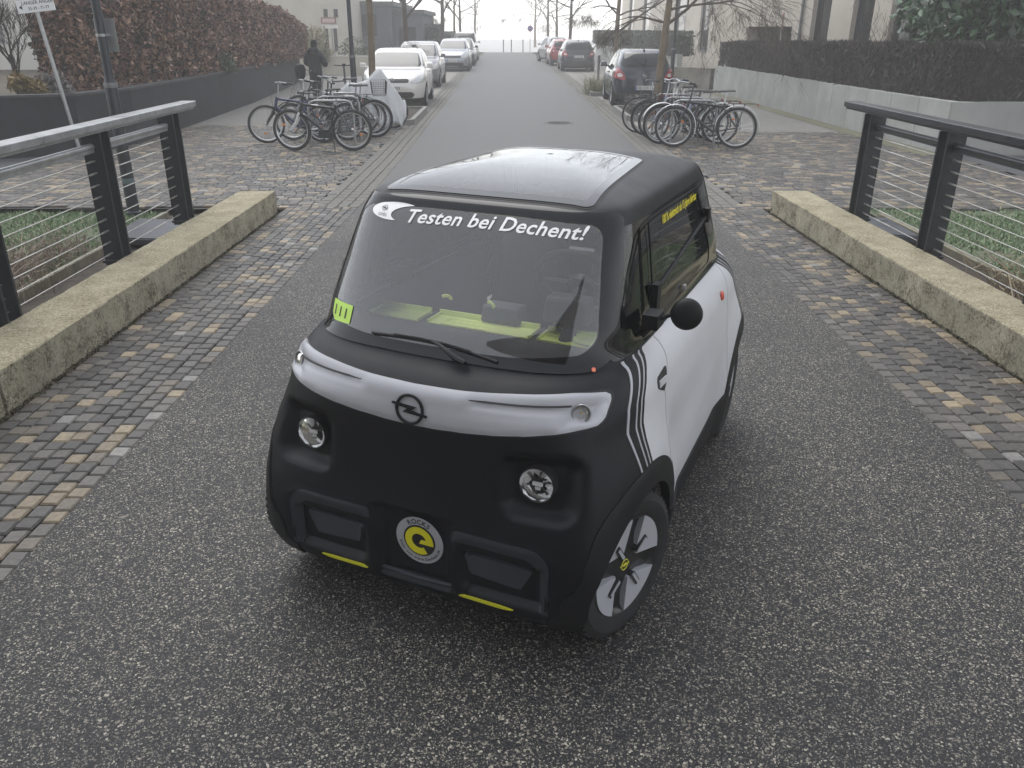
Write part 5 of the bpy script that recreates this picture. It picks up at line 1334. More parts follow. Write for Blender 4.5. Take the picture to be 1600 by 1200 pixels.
def window(root, P, s0, s1, z0, z1, th, mull=1, name='window', inset=.10, transom=None):
    q = MB(); sgn = 1 if th > 0 else -1; d = inset * sgn
    def bar(a0, a1, b0, b1, dd, w):
        V = [P(a0, b0, dd), P(a1, b0, dd), P(a1, b1, dd), P(a0, b1, dd), P(a0, b0, dd + w), P(a1, b0, dd + w), P(a1, b1, dd + w), P(a0, b1, dd + w)]
        q.add(V, [(0, 1, 2, 3), (7, 6, 5, 4), (0, 4, 5, 1), (1, 5, 6, 2), (2, 6, 7, 3), (3, 7, 4, 0)])
    f = .06; w = .05 * sgn
    bar(s0, s0 + f, z0, z1, d, w); bar(s1 - f, s1, z0, z1, d, w); bar(s0 + f, s1 - f, z0, z0 + f, d, w); bar(s0 + f, s1 - f, z1 - f, z1, d, w)
    for k in range(1, mull): s = s0 + (s1 - s0) * k / mull; bar(s - f / 2, s + f / 2, z0 + f, z1 - f, d, w)
    fo = q.build(name, frame_m, root)
    q = MB(); dd = d + .03 * sgn; q.add([P(s0 + f / 2, z0 + f / 2, dd), P(s1 - f / 2, z0 + f / 2, dd), P(s1 - f / 2, z1 - f / 2, dd), P(s0 + f / 2, z1 - f / 2, dd)], [(0, 1, 2, 3)])
    q.build('pane', wglass, fo)
    q = MB(); q.add([P(s0 - .03, z0 - .001, -.05 * sgn), P(s1 + .03, z0 - .001, -.05 * sgn), P(s1 + .03, z0 - .001, d), P(s0 - .03, z0 - .001, d), P(s0 - .03, z0 - .03, -.05 * sgn), P(s1 + .03, z0 - .03, -.05 * sgn), P(s1 + .03, z0 - .03, d), P(s0 - .03, z0 - .03, d)], [(0, 1, 2, 3), (4, 7, 6, 5), (0, 4, 5, 1), (1, 5, 6, 2), (2, 6, 7, 3), (3, 7, 4, 0)])
    q.build('sill', M('metal_sill', (.25, .25, .25), .5, .5), fo)
    return fo
def house_shell(root, A, B, depth, side, z1, mat, front_holes, roofmat, z0=-.2, th=.3):
    """four walls and a flat roof; A-B is the front"""
    L = math.hypot(B[0] - A[0], B[1] - A[1]); ux, uy = (B[0] - A[0]) / L, (B[1] - A[1]) / L; nx, ny = -uy * side, ux * side
    P = panel_wall(root, 'wall', mat, A, B, z0, z1, th * side, front_holes)
    C, D = (B[0] + nx * depth, B[1] + ny * depth), (A[0] + nx * depth, A[1] + ny * depth)
    e = th + .004
    for U, W in (((B[0] + nx * e - ux * .001, B[1] + ny * e - uy * .001), C), (D, (A[0] + nx * e + ux * .001, A[1] + ny * e + uy * .001)), ((C[0] - ux * e, C[1] - uy * e), (D[0] + ux * e, D[1] + uy * e))):
        panel_wall(root, 'wall', mat, U, W, z0, z1, th * side)
    q = MB(); q.add([(A[0] - ux * .15 - nx * .15, A[1] - uy * .15 - ny * .15, z1 + .003), (B[0] + ux * .15 - nx * .15, B[1] + uy * .15 - ny * .15, z1 + .003), (C[0] + ux * .15 + nx * .15, C[1] + uy * .15 + ny * .15, z1 + .003), (D[0] - ux * .15 + nx * .15, D[1] - uy * .15 + ny * .15, z1 + .003)], [(0, 1, 2, 3)])
    q.v += [(v[0], v[1], v[2] + .25) for v in q.v]; q.f += [(7, 6, 5, 4), (0, 4, 5, 1), (1, 5, 6, 2), (2, 6, 7, 3), (3, 7, 4, 0)]; q.m += [0] * 5
    q.build('roof', roofmat, root)
    return P
roofm = M('flat_roof', (.12, .12, .125), .8)
# beige house right: face runs obliquely behind the brown hedge
bh = thing('beige_house', 'beige plastered house with tall dark windows behind the brown hedge on the right', 'house')
A, B = (8.82, 29.47), (13.75, 10.05); D0 = 2.09     # s measured from A
wins = [(4.44 - 2.09 + 2.09, 5.37, .9, 6.6), (6.41, 7.33, .9, 6.6), (8.05, 10.08, .8, 6.6), (11.2, 12.6, .9, 6.6), (14.2, 15.6, .9, 6.6)]
off_s = -2.09
holes = [(.65 - off_s - 2.09 + 2.09 - 2.09 + 0.0, 3.44 + 0.0, -.2, 2.10)]
# re-measure along A: edge of the house lies 2.1 m before the point the pixel survey used
dx, dy = (13. - 8.3), (13. - 31.5); LL = math.hypot(dx, dy); dx /= LL; dy /= LL
A = (8.3 - dx * 1.85, 31.5 - dy * 1.85); B = (8.3 + dx * 19.5, 31.5 + dy * 19.5); sh_ = 1.85
W_ = [(4.44, 5.37), (6.41, 7.33), (8.05, 10.08), (11.4, 12.9), (14.6, 16.0)]
holes = [(.65 + sh_, 3.44 + sh_, -.2, 2.10)] + [(a + sh_, b + sh_, .95, 5.6) for a, b in W_]
P = house_shell(bh, A, B, 9.0, 1, 7.5, plaster, holes, roofm)
for (a, b), m_ in zip(W_, (1, 1, 3, 1, 1)): window(bh, P, a + sh_, b + sh_, .95, 5.6, .3, m_, inset=.16)
q = MB()                                            # garage recess with its dark door
s0, s1 = .65 + sh_, 3.44 + sh_
q.add([P(s0, -.2, 1.6), P(s1, -.2, 1.6), P(s1, 2.1, 1.6), P(s0, 2.1, 1.6)], [(0, 1, 2, 3)])
for k in range(5): z = .1 + k * .45; q.add([P(s0, z, 1.57), P(s1, z, 1.57), P(s1, z + .03, 1.57), P(s0, z + .03, 1.57)], [(0, 1, 2, 3)])
q.build('garage_door', M('garage_brown', (.045, .034, .028), .6), bh)
q = MB(); q.add([P(s0, -.2, .3), P(s0, -.2, 1.6), P(s0, 2.1, 1.6), P(s0, 2.1, .3)], [(0, 1, 2, 3)]); q.add([P(s1, -.2, .3), P(s1, -.2, 1.6), P(s1, 2.1, 1.6), P(s1, 2.1, .3)], [(3, 2, 1, 0)]); q.add([P(s0, 2.1, .3), P(s0, 2.1, 1.6), P(s1, 2.1, 1.6), P(s1, 2.1, .3)], [(0, 1, 2, 3)])
q.build('garage_reveal', plaster, bh)
q = MB(); p0, p1 = P(3.98 + sh_, 0, -.06), P(3.98 + sh_, 7.4, -.06); q.tube([p0, p1], .045, 8); q.build('downpipe', M('zinc', (.16, .165, .17), .5, .5), bh, smooth=True)
# long terrace further along on the right
bt = thing('terrace_house', 'long hazy beige terrace with dark window bays behind the green hedge', 'house')
A, B = (11.0, 84.0), (11.0, 36.0); sA = lambda y: 84.0 - y
W_ = [(61.0, 59.3), (57.4, 54.0), (50.0, 47.7), (70.9, 67.6), (79, 76.2), (45.2, 43.4), (40.8, 39.0)]
holes = [(sA(a), sA(b), .9, 5.2) for a, b in W_] + [(sA(a), sA(b), 6.0, 7.8) for a, b in W_]
P = house_shell(bt, A, B, 10.0, 1, 9.0, plaster, holes, roofm)
for a, b in W_: window(bt, P, sA(a), sA(b), .9, 5.2, .3, 1); window(bt, P, sA(a), sA(b), 6.0, 7.8, .3, 1)
# left houses
bc = thing('cream_house', 'cream house with small windows seen over the end of the copper hedge', 'house')
A, B = (-21.0, 48.0), (-8.72, 48.0); s_ = lambda x: x + 21.0
hl = [(s_(-9.76), s_(-9.52), 2.56, 2.95), (s_(-9.22), s_(-8.98), 2.56, 2.95), (s_(-9.77), s_(-9.58), .9, 2.08), (s_(-9.30), s_(-9.10), .9, 2.08), (s_(-12.6), s_(-11.6), 3.6, 4.8), (s_(-15.6), s_(-14.6), 1.2, 2.6), (s_(-15.6), s_(-14.6), 3.6, 4.8)]
P = house_shell(bc, A, B, 9, 1, 6.5, cream, hl, roofm)
for h_ in hl: window(bc, P, *h_, .3, 1)
bg_ = thing('grey_house', 'modern blue-grey clad house with wide dark glazing, hazy, behind the cream garden wall', 'house')
A, B = (-9.95, 54.0), (-6.88, 54.0); hl = [(.22, 2.15, 1.55, 2.78), (.30, .85, .2, 1.3)]
P = house_shell(bg_, A, B, 11, 1, 3.25, slate, hl, roofm); window(bg_, P, *hl[0], .3, 2); window(bg_, P, *hl[1], .3, 1)
A, B = (-6.86, 54.8), (-5.1, 54.8); hl = [(.25, 1.35, .95, 2.1)]; P = house_shell(bg_, A, B, 9, 1, 2.82, slate, hl, roofm); window(bg_, P, *hl[0], .3, 1)
bw = thing('white_house', 'pale house wall showing between the twigs at the upper left corner', 'house')
A, B = (-30.0, 25.5), (-9.6, 25.5); hl = [(4, 5.4, 1.6, 3.0), (9, 10.4, 1.6, 3.0), (14.2, 15.6, 1.6, 3.0)]
P = house_shell(bw, A, B, 9, 1, 6.5, cream2, hl, roofm)
for h_ in hl: window(bw, P, *h_, .3, 2)
# cream garden wall with a pale coping, hedge blocks in the haze
w = thing('garden_wall', 'low cream garden wall with pale coping left of the white hatchback', 'wall'); poly_wall(w, [(-9.6, 40.6), (-6.3, 40.6)], .80, .25, cream, 0, 'wall_section', cream2)
w = thing('garden_wall', 'dark grey garden wall beside the cream one behind the pale tree trunk', 'wall'); poly_wall(w, [(-6.28, 40.6), (-4.9, 40.9)], .85, .25, slate, 0, 'wall_section', None)
bush('pale_shrub', 'clipped grey-green shrub on the cream garden wall', (-6.9, 41.6, .3), 1600, (1.2, .6, .75), leaf_mat('grey_green', [(.10, .11, .08), (.20, .21, .16)], .7), .07)
hz_l = leaf_mat('far_hedge_leaves', [(.05, .055, .04), (.10, .105, .08), (.15, .15, .12)], .7)
for (a, b, z1, lab) in (((-4.9, 62), (-4.6, 56), 2.2, 'rounded clipped hedge block beside the blue-grey house'), ((-4.8, 78), (-4.5, 66), 1.7, 'low hazy hedge row behind the silver parked car')):
    h = thing('clipped_hedge', lab, 'hedge'); hedge_core([a, b], .42, -.1, z1, twigd, h); leaf_cloud('foliage', hedge_points([a, b], .5, 0, z1 + .05, 5000, .06), .07, hz_l, h)
# street ends in fog: low wall and posts
bollm = M('bollard_grey', (.10, .10, .105), .5, .4)
def bollard(x, y, label, h=.95, r=.045, group=None):
    q = MB(); q.lathe([(r * 1.25, 0), (r * 1.25, .03), (r, .05), (r, h - .06), (r * 1.15, h - .055), (r * 1.15, h - .03), (r, h - .025), (r * .7, h), (0, h + .005)], 14)
    o = q.build('bollard', bollm, smooth=True); o.location = (x, y, 0); tag(o, label, 'bollard', group)
bollard(3.96, 36.8, 'slim dark bollard on the pavement left of the dark blue hatchback', 1.0, .055)
for x, w_ in ((-.15, 'leftmost'), (.6, 'middle one'), (1.7, 'rightmost')): bollard(x, 83, 'faint thin post across the far end of the street, ' + w_ + ' of three', 1.1, .05, 'posts at the far end of the street')

# ---- street furniture
lampm = M('lamp_post_paint', (.035, .039, .046), .4, .3, var=.2, scale=12)
galv = M('galvanised', (.42, .43, .43), .45, .7, var=.15, scale=20)
def lamp_post(x, y, label, plate=False):
    r = thing('street_lamp', label, 'street lamp', (x, y, 0))
    q = MB(); q.lathe([(.085, 0), (.085, .015), (.068, .03), (.066, 1.40), (.062, 1.43), (.050, 1.47), (.047, 1.5), (.042, 4.6), (.038, 5.2)], 18); q.build('pole', lampm, r, smooth=True)
    q = MB(); q.lathe([(.069, 1.385), (.072, 1.40), (.072, 1.425), (.069, 1.44)], 18); q.build('collar', M('collar_grey', (.20, .205, .21), .5, .4), r, smooth=True)
    q = MB(); q.lathe([(.068, .34), (.0695, .345), (.0695, .40), (.068, .405)], 18); q.build('band', M('pole_band', (.10, .14, .15), .5), r, smooth=True)
    q = MB(); q.lathe([(.04, 5.2), (.30, 5.22), (.31, 5.26), (.22, 5.36), (.06, 5.42), (0, 5.43)], 20); q.build('lamp_head', lampm, r, smooth=True)
    if plate:
        q = MB(); q.box((.02, .075, 1.92), (.235, .004, .34), rz=-.12); q.build('sign_back', M('sign_back_grey', (.40, .41, .42), .4, .6), r)
        for z in (1.92,): q = MB(); q.box((0, .03, z), (.12, .10, .025)); q.lathe([(.054, z - .014), (.054, z + .014)], 14); q.build('clamp', galv, r)
    return r
lamp_post(-4.36, 9.58, 'dark grey lamp post with sign plate at the left end of the bridge', True)
lamp_post(-3.47, 19.9, 'dark lamp post rising behind the bicycles on the left')
lamp_post(5.58, 29.0, 'dark lamp post right behind the dark blue hatchback')
# street-name sign
sg_ = thing('street_sign', 'white street-name sign on a leaning grey pole at the upper left', 'sign', (-7.25, 14.35, 0))
q = MB(); q.tube([(0, 0, 0), (-.265, 0, 2.44)], .030, 12); q.build('pole', galv, sg_, smooth=True)
m4 = Matrix.Translation((-.25 + .03, -.045, 2.315)) @ Euler((0, R(-6), R(0))).to_matrix().to_4x4()
q = MB(); q.box((0, 0, 0), (.60, .02, .19)); q.v = [tuple(m4 @ Vector(v)) for v in q.v]; sb = q.build('sign_board', M('sign_white', (.80, .81, .82), .4), sg_)
q = MB()
for txt, x, z, s in (('LANGER ANGER', .045, .022, .070), ('35-39 - 71-77', .045, -.060, .062)):
    V, F = text_mesh(txt, s, 0, .0006, align='CENTER'); q.add([m4 @ Vector((x + v[0], -.0115, z + v[1])) for v in V], F)
q.add([m4 @ Vector(p) for p in ((-.265, -.0115, -.01), (-.215, -.0115, -.045), (-.215, -.0115, .025))], [(0, 1, 2)])
q.build('sign_lettering', ink, sb)
# red-framed info board on a thin pole
sg_ = thing('info_sign', 'red and white notice board on a thin pole left of the pale tree trunk', 'sign', (-8.07, 41.3, 0))
q = MB(); q.tube([(0, 0, 0), (0, 0, 2.55)], .035, 8); q.build('pole', galv, sg_)
q = MB(); q.box((-.1, -.05, 2.33), (.70, .03, .27)); b_ = q.build('sign_board', M('sign_red_fogged', (.30, .14, .13), .5), sg_); q = MB(); q.box((-.1, -.068, 2.33), (.58, .008, .17)); q.build('sign_field', M('sign_pinkish', (.62, .50, .48), .5), b_)  # board red is dulled in its colour to stand in for fog
q = MB(); q.box((-.05, -.05, 2.06), (.72, .03, .13)); q.build('arrow_board', M('sign_white2', (.75, .75, .73), .5), sg_)
q = MB(); q.lathe([(0, .02), (.04, .02)], 12, frame_mat((-.33, -.05, 2.06), (0, -1, 0))); q.build('sign_spot', ink, sg_)
# red triangle-like sign seen edge-on above the brown hedge
sg_ = thing('warning_sign', 'red-rimmed round sign seen side-on above the brown hedge', 'sign', (8.3, 26.5, .7), R(0))
q = MB(); q.tube([(0, 0, 0), (0, 0, 1.62)], .03, 8); q.build('pole', galv, sg_)
m5 = frame_mat((0, -.03, 1.50), (.93, -.36, 0)); q = MB(); q.lathe([(0, .010), (.235, .010)], 28, m5); q.lathe([(.28, .006), (.28, -.006), (0, -.006)], 28, m5); fc = q.build('sign_disc', M('sign_face', (.70, .68, .66), .4), sg_); q = MB(); q.lathe([(.215, .0115), (.28, .0115), (.285, 0), (.28, -.007)], 28, m5); q.build('sign_rim', M('sign_rim_red', (.38, .05, .05), .4), fc)
# faint no-parking disc at the far end on the right
sg_ = thing('no_parking_sign', 'faint round blue and red sign at the far end of the street', 'sign', (2.35, 82.5, 0))
q = MB(); q.tube([(0, 0, 0), (0, 0, 2.5)], .035, 8); q.build('pole', galv, sg_)
m5 = frame_mat((0, -.05, 2.05), (0, -1, 0)); q = MB(); q.lathe([(0, .01), (.27, .01), (.27, -.01)], 24, m5); fc = q.build('sign_disc', M('sign_red_fogged2', (.42, .08, .10), .5), sg_); q = MB(); q.lathe([(0, .012), (.20, .012)], 24, m5); q.build('sign_field', M('sign_blue', (.10, .12, .35), .5), fc)

# ---- behind the camera: the houses and the bare tree that the windscreen mirrors
hb = thing('brick_house', 'dark brick house across the street behind the viewer', 'house')
A, B = (5, -13), (-25, -13); hl = [(2 + 4.2 * k, 4 + 4.2 * k, z, z + 1.6) for k in range(6) for z in (1.0, 4.2, 7.4, 10.6, 13.8)]
P = house_shell(hb, A, B, 10, 1, 17.0, noise_mat('dark_brick', [(.3, (.06, .045, .04)), (.7, (.11, .085, .075))], 3), hl, roofm)
for h_ in hl: window(hb, P, *h_, .3, 2)
clone_tree(tr, (-4.5, -7.0, 0), 2.2, 1.25, 'bare tree behind the viewer in front of the dark brick house')

# moss and grit gathered along the foot of the bridge walls
def wall_foot(fx, side, n):
    y = rng.uniform(2.0, 9.6, n); x = np.array([fx(v) for v in y]) + side * np.abs(rng.normal(.0, .022, n)); P = np.stack([x, y, rng.uniform(-.012, .006, n)], 1)
    return P
mossm = leaf_mat('wall_foot_moss', [(.035, .030, .020), (.07, .062, .035), (.10, .095, .05), (.16, .14, .10)], .9)
stuff(leaf_cloud('moss_and_grit', np.concatenate([wall_foot(WL, 1, 5000), wall_foot(WR, -1, 5000)]), .011, mossm))
# ================================================================== PARKED CARS
def ring2(xf_, xr_, W, p, q, n=26):
    x, y = _quarter(xf_, W, p, q, n); x2, y2 = _quarter(xr_, W, p, q, n)
    X = np.concatenate([x, -x2[-2::-1], -x2[1:], x[-2:0:-1]]); Y = np.concatenate([y, y2[-2::-1], -y2[1:], -y[-2:0:-1]])
    return X, Y
def car_surf(rows, roof):
    Pp = np.array(rows, float); tt = np.arange(len(Pp)); ts = np.linspace(0, len(Pp) - 1, (len(Pp) - 1) * 5 + 1); cols = [_pchip(tt, Pp[:, k], ts) for k in range(6)]
    G = []
    for z, a, b, W, p, q in zip(*cols):
        X, Y = ring2(a, b, W, p, q); G.append(np.stack([X, Y, np.full_like(X, z)], 1))
    cx = (Pp[-1, 1] - Pp[-1, 2]) / 2; X, Y = ring2(*Pp[-1, 1:6])
    for s, z in roof[1:]: G.append(np.stack([cx + (X - cx) * s, Y * s, np.full_like(X, z)], 1))
    G = np.array(G); n = grid_normals(G); n[-1] = (0, 0, 1); return Surf(G, n)
def hatch_rows(L=4.2, Wd=.89, H=1.48, hood=.98, xw=1.08, rake=1.0, nose=.74):
    f = L / 2 + .03; r = L / 2 - .03
    rows = [(.17, f - .12, r - .08, Wd - .07, 8, 5), (.30, f - .03, r - .02, Wd - .03, 8, 4.5), (.50, f, r, Wd - .005, 8, 4.2), (.65, f - .04, r - .01, Wd, 8, 4.0), (nose, f - .12, r - .02, Wd - .002, 8, 4),
            (nose + (hood - nose) * .45, f - .30, r - .05, Wd - .02, 8, 4), (nose + (hood - nose) * .8, (f + xw) / 2 - .05, r - .07, Wd - .04, 8, 4), (hood, xw, r - .09, Wd - .07, 8, 4.5),
            (hood + (H - hood) * .25, xw - .26 * rake, r - .17, Wd - .115, 8, 5), (hood + (H - hood) * .6, xw - .62 * rake, r - .32, Wd - .19, 8, 5.5), (hood + (H - hood) * .84, xw - .90 * rake, r - .48, Wd - .25, 8, 6), (H - .045, xw - 1.03 * rake, r - .57, Wd - .285, 8, 6)]
    roof = [(1, H - .045), (.96, H - .025), (.88, H - .012), (.7, H - .003), (.4, H), (.02, H + .002)]
    return rows, roof
tyre2 = M('car_tyre', (.015, .015, .016), .8); rim2 = M('alloy', (.45, .46, .47), .35, .6); ltrim = M('car_black_trim', (.012, .012, .013), .5)
hlg = M('headlamp_clear', (.50, .51, .50), .12, .3, coat=.5); tailr = M('tail_red', (.32, .012, .018), .25, coat=.6); tailw = M('tail_white', (.65, .60, .58), .25, coat=.4)
plate_w = M('plate_white', (.72, .72, .70), .5); plate_b = M('plate_blue', (.03, .06, .30), .5)
cglass = M('parked_car_glass', (.010, .012, .013), .03, spec=.5)
def parked_car(label, loc, rz, paint, L=4.2, Wd=.89, H=1.48, wb=2.58, hood=.98, xw=1.08, rake=1.0, nose=.74, wr=.315, plate='', front=True, kind='hatch', logo=None, group=None):
    root = thing('parked_car', label, 'car', loc, rz, group)
    rows, roof = hatch_rows(L, Wd, H, hood, xw, rake, nose); s = car_surf(rows, roof); xa, xb = wb / 2, -wb / 2 
    f = L / 2 + .03; wd = lambda V: np.minimum(np.hypot(V[:, 0] - xa, V[:, 2] - wr), np.hypot(V[:, 0] - xb, V[:, 2] - wr))
    arch = lambda V, Nn: np.maximum(wd(V) - wr - .045, Wd * .6 - np.abs(V[:, 1]))
    s.panel('body', paint, root, [arch], off=0, rim=.12, cap=True)
    FRc = lambda V, Nn: V[:, 0] - .25; BKc = lambda V, Nn: -V[:, 0] - .6
    zt = H - .10; zb = hood + .035; wt = Wd - .30; wbm = Wd - .15
    ws = rp_sdf([(-wbm, zb), (wbm, zb), (wt, zt), (-wt, zt)], .06)
    S_ = {}
    w = s.panel('windscreen', cglass, root, [FRc, lambda V, Nn: -ws(V[:, 1], V[:, 2])], off=.004, rim=.008)
    rw = rp_sdf([(-wbm + .02, hood + .06), (wbm - .02, hood + .06), (wt, zt), (-wt, zt)], .08)
    s.panel('rear_window', cglass, root, [BKc, lambda V, Nn: -rw(V[:, 1], V[:, 2])], off=.004, rim=.008)
    for sg in (1, -1):
        sd = lambda V, Nn: V[:, 1] * sg - .3
        xt = xw - .93 * rake
        p1 = rp_sdf([(xw - .28, hood + .03), (xt - .05, zt + .01), (-.30, zt + .01), (-.22, hood + .03)], .04); p2 = rp_sdf([(-.30, hood + .03), (-.37, zt + .01), (-f + 1.05, zt - .01), (-f + .62, hood + .08), (-f + .75, hood + .03)], .04)
        for p_ in (p1, p2): s.panel('side_window', cglass, root, [sd, lambda V, Nn: -p_(V[:, 0], V[:, 2])], off=.004, rim=.008)
        s.panel('sill_trim', ltrim, root, [sd, lambda V, Nn: .26 - V[:, 2], lambda V, Nn: wd(V) - wr - .05], off=.006, rim=.01)
        dr = rp_sdf([(xw - .32, hood), (-.26, hood), (-.26, .32), (xw - .32, .32)], .03)
        s.panel('door', paint, root, [sd, lambda V, Nn: -dr(V[:, 0], V[:, 2]), lambda V, Nn: wd(V) - wr - .06], off=.004, rim=.008)
        q = MB(); q.box((xw - .40, sg * (Wd + .06), hood + .06), (.10, .20, .13), taper=.8); q.box((xw - .38, sg * (Wd - .06), hood + .02), (.06, .12, .04)); m_ = q.build('mirror', paint, root, smooth=True); bv = m_.modifiers.new('bevel', 'BEVEL'); bv.width = .03; bv.segments = 2
        q = MB(); q.box((-.12, sg * (Wd - .0), hood - .12), (.18, .03, .03)); q.build('door_handle', paint, root)
        # lamps
        hp = rp_sdf([(.46, nose - .10), (Wd - .06, nose - .09), (Wd + .03, nose + .09), (Wd - .14, nose + .10)], .03)
        s.panel('headlight', hlg, root, [lambda V, Nn: V[:, 0] - f + .62, lambda V, Nn: -hp(V[:, 1] * sg, V[:, 2])], off=.006, rim=.01)
        tp = rp_sdf([(.50, .68), (Wd - .02, .78), (Wd + .03, hood + .04), (Wd - .17, hood + .04), (.56, .86)], .03)
        t_ = s.panel('tail_light', tailr, root, [lambda V, Nn: -V[:, 0] - f + .55, lambda V, Nn: -tp(V[:, 1] * sg, V[:, 2])], off=.008, rim=.012)
        tq = rp_sdf([(.58, .80), (Wd - .12, .78), (Wd - .14, .90), (.62, .88)], .02)
        s.panel('reverse_lamp', tailw, t_, [lambda V, Nn: -V[:, 0] - f + .55, lambda V, Nn: -tq(V[:, 1] * sg, V[:, 2])], off=.012, rim=.01)
    g1 = rp_sdf([(-.44, nose - .085), (.44, nose - .085), (.47, nose + .01), (-.47, nose + .01)], .02); g2 = rp_sdf([(-.56, .27), (.56, .27), (.62, .42), (-.62, .42)], .05)
    s.panel('grille', ltrim, root, [lambda V, Nn: V[:, 0] - .8, lambda V, Nn: -g1(V[:, 1], V[:, 2])], off=.006, rim=.012)
    s.panel('air_intake', ltrim, root, [lambda V, Nn: V[:, 0] - .8, lambda V, Nn: -g2(V[:, 1], V[:, 2])], off=.006, rim=.012)
    s.panel('bumper_trim', ltrim, root, [BKc, lambda V, Nn: .36 - V[:, 2]], off=.006, rim=.012); s.panel('bumper_trim', ltrim, root, [FRc, lambda V, Nn: .225 - V[:, 2]], off=.006, rim=.012)
    tg = rp_sdf([(-.62, .60), (.62, .60), (Wd - .17, hood + .02), (-Wd + .17, hood + .02)], .06)
    s.panel('tailgate', paint, root, [lambda V, Nn: -V[:, 0] - .9, lambda V, Nn: -tg(V[:, 1], V[:, 2])], off=.005, rim=.010)
    def surf_at(y, z, sgn):
        h_ = s.bvh.ray_cast(Vector((sgn * 4, y, z)), Vector((-sgn, 0, 0))); return h_[0] if h_[0] is not None else Vector((sgn * f, y, z))
    for sgn, zp in ((1, .52), (-1, .52 if kind == 'hatch' else .72)):
        h_ = surf_at(0, zp, sgn); m4 = frame_mat(h_ + Vector((sgn * .012, 0, 0)), (sgn, 0, 0))
        q = MB(); q.prism([(-.26, -.055), (.26, -.055), (.26, .055), (-.26, .055)], -.01, .006, m4); pl = q.build('number_plate', plate_w, root)
        q = MB(); q.prism([(-.258, -.053), (-.222, -.053), (-.222, .053), (-.258, .053)], .006, .0075, m4); q.build('plate_band', plate_b, pl)
        if plate:
            V, F = text_mesh(plate, .098, 0, .001, spacing=1.05); x0, x1 = min(v[0] for v in V), max(v[0] for v in V); k = min(1.0, .44 / (x1 - x0))
            q = MB(); q.add([m4 @ Vector((.02 + (v[0] - (x0 + x1) / 2) * k, v[1] - .035, .0085)) for v in V], F); q.build('plate_lettering', ink, pl)
    if logo == 'vw':
        h_ = surf_at(0, nose - .03, 1); m4 = frame_mat(h_ + Vector((.012, 0, 0)), (1, 0, .15)); q = MB(); n = 28
        q.tube([m4 @ Vector((.062 * math.cos(2 * math.pi * i / n), .062 * math.sin(2 * math.pi * i / n), .006)) for i in range(n)], .007, 6, closed=True)
        for pts in (((-.022, .052), (0, .008), (.022, .052)), ((-.05, .022), (-.022, -.05), (0, -.004), (.022, -.05), (.05, .022))):
            q.tube([m4 @ Vector((x, y, .006)) for x, y in pts], .006, 5)
        q.build('emblem', M('chrome_emblem', (.7, .7, .7), .2, .9), root)
    if logo == 'ring':
        h_ = surf_at(0, .83, -1); emblem(root, h_ + Vector((-.012, 0, 0)), (-1, 0, .1), .055, M('chrome_emblem', (.7, .7, .7), .2, .9), thick=.007)
    q = MB(); q.box((-L / 2 + .62, 0, H - .005), (.10, .05, .025), taper=.6); q.tube([(-L / 2 + .60, 0, H), (-L / 2 + .42, 0, H + .14)], .004, 4); q.build('aerial', ltrim, root)
    q = MB(); q.box((0, 0, .26), (L * .84, Wd * 1.5, .16)); q.build('underbody', ltrim, root)
    for x in (xa, xb):
        for sg in (1, -1):
            q = MB(); m4 = Matrix.Translation((x, sg * (Wd - .105), wr)) @ Matrix.Rotation(R(-90 * sg), 4, 'X')
            q.lathe([(wr * .66, -.09), (wr * .9, -.10), (wr, -.075), (wr, .075), (wr * .9, .10), (wr * .66, .095)], 28, m4); t_ = q.build('wheel', tyre2, root, smooth=True)
            q = MB(); q.lathe([(wr * .67, .094), (wr * .62, .095), (wr * .60, .075), (.05, .075), (.045, .085), (0, .087)], 24, m4)
            for k in range(5):
                a = k * 1.2566; q.prism([(.04 * math.cos(a - .5), .04 * math.sin(a - .5)), (wr * .62 * math.cos(a - .10), wr * .62 * math.sin(a - .10)), (wr * .62 * math.cos(a + .10), wr * .62 * math.sin(a + .10)), (.04 * math.cos(a + .5), .04 * math.sin(a + .5))], .076, .092, m4)
            q.build('rim', rim2, t_)
            q = MB(); q.lathe([(0, .0755), (wr * .60, .0755)], 24, m4)
            q.build('brake_gap', ltrim, t_) if False else None
    return root
paint = lambda n, c, r=.25, mt=0.0: M(n, c, r, mt, coat=.8)
D_ = R(-90); U_ = R(90)
parked_car('white parked hatchback facing the viewer behind the pale tree trunk on the left', (-3.09, 25.42, 0), D_ + R(1), paint('white_paint', (.72, .70, .665)), plate='D K 8533', logo='vw')
parked_car('grey parked hatchback tucked behind the white hatchback on the left', (-3.28, 33.7, 0), D_, paint('grey_paint', (.26, .265, .27), .25, .4), L=4.3, H=1.56, hood=1.02)
parked_car('silver parked compact facing the viewer, third car on the left', (-2.68, 46.3, 0), D_, paint('silver_paint', (.36, .38, .42), .3, .3), L=4.15, Wd=.87, H=1.53, hood=1.02, plate='DA K 417')
parked_car('dark parked car half hidden behind the silver compact', (-2.65, 53.0, 0), D_, paint('charcoal_paint', (.06, .063, .07)), L=4.3, H=1.50)
parked_car('hazy white parked van, last vehicle of the left row', (-2.75, 61.0, 0), D_, paint('van_white', (.55, .55, .54)), L=4.5, Wd=.91, H=1.82, hood=1.12, nose=.86, xw=1.25, rake=.72, wr=.33)
parked_car('dark blue parked hatchback seen from behind, right of the street', (3.90, 25.7, 0), U_ - R(1.5), paint('midnight_blue', (.018, .024, .042)), L=4.0, Wd=.86, H=1.49, wb=2.51, plate='HD CX 10', logo='ring', wr=.31)
parked_car('dark grey parked hatchback seen from behind, further along on the right', (3.75, 46.4, 0), U_, paint('graphite_paint', (.032, .036, .046)), L=4.1, Wd=.87, H=1.50, plate='F KA 207', kind='suv')
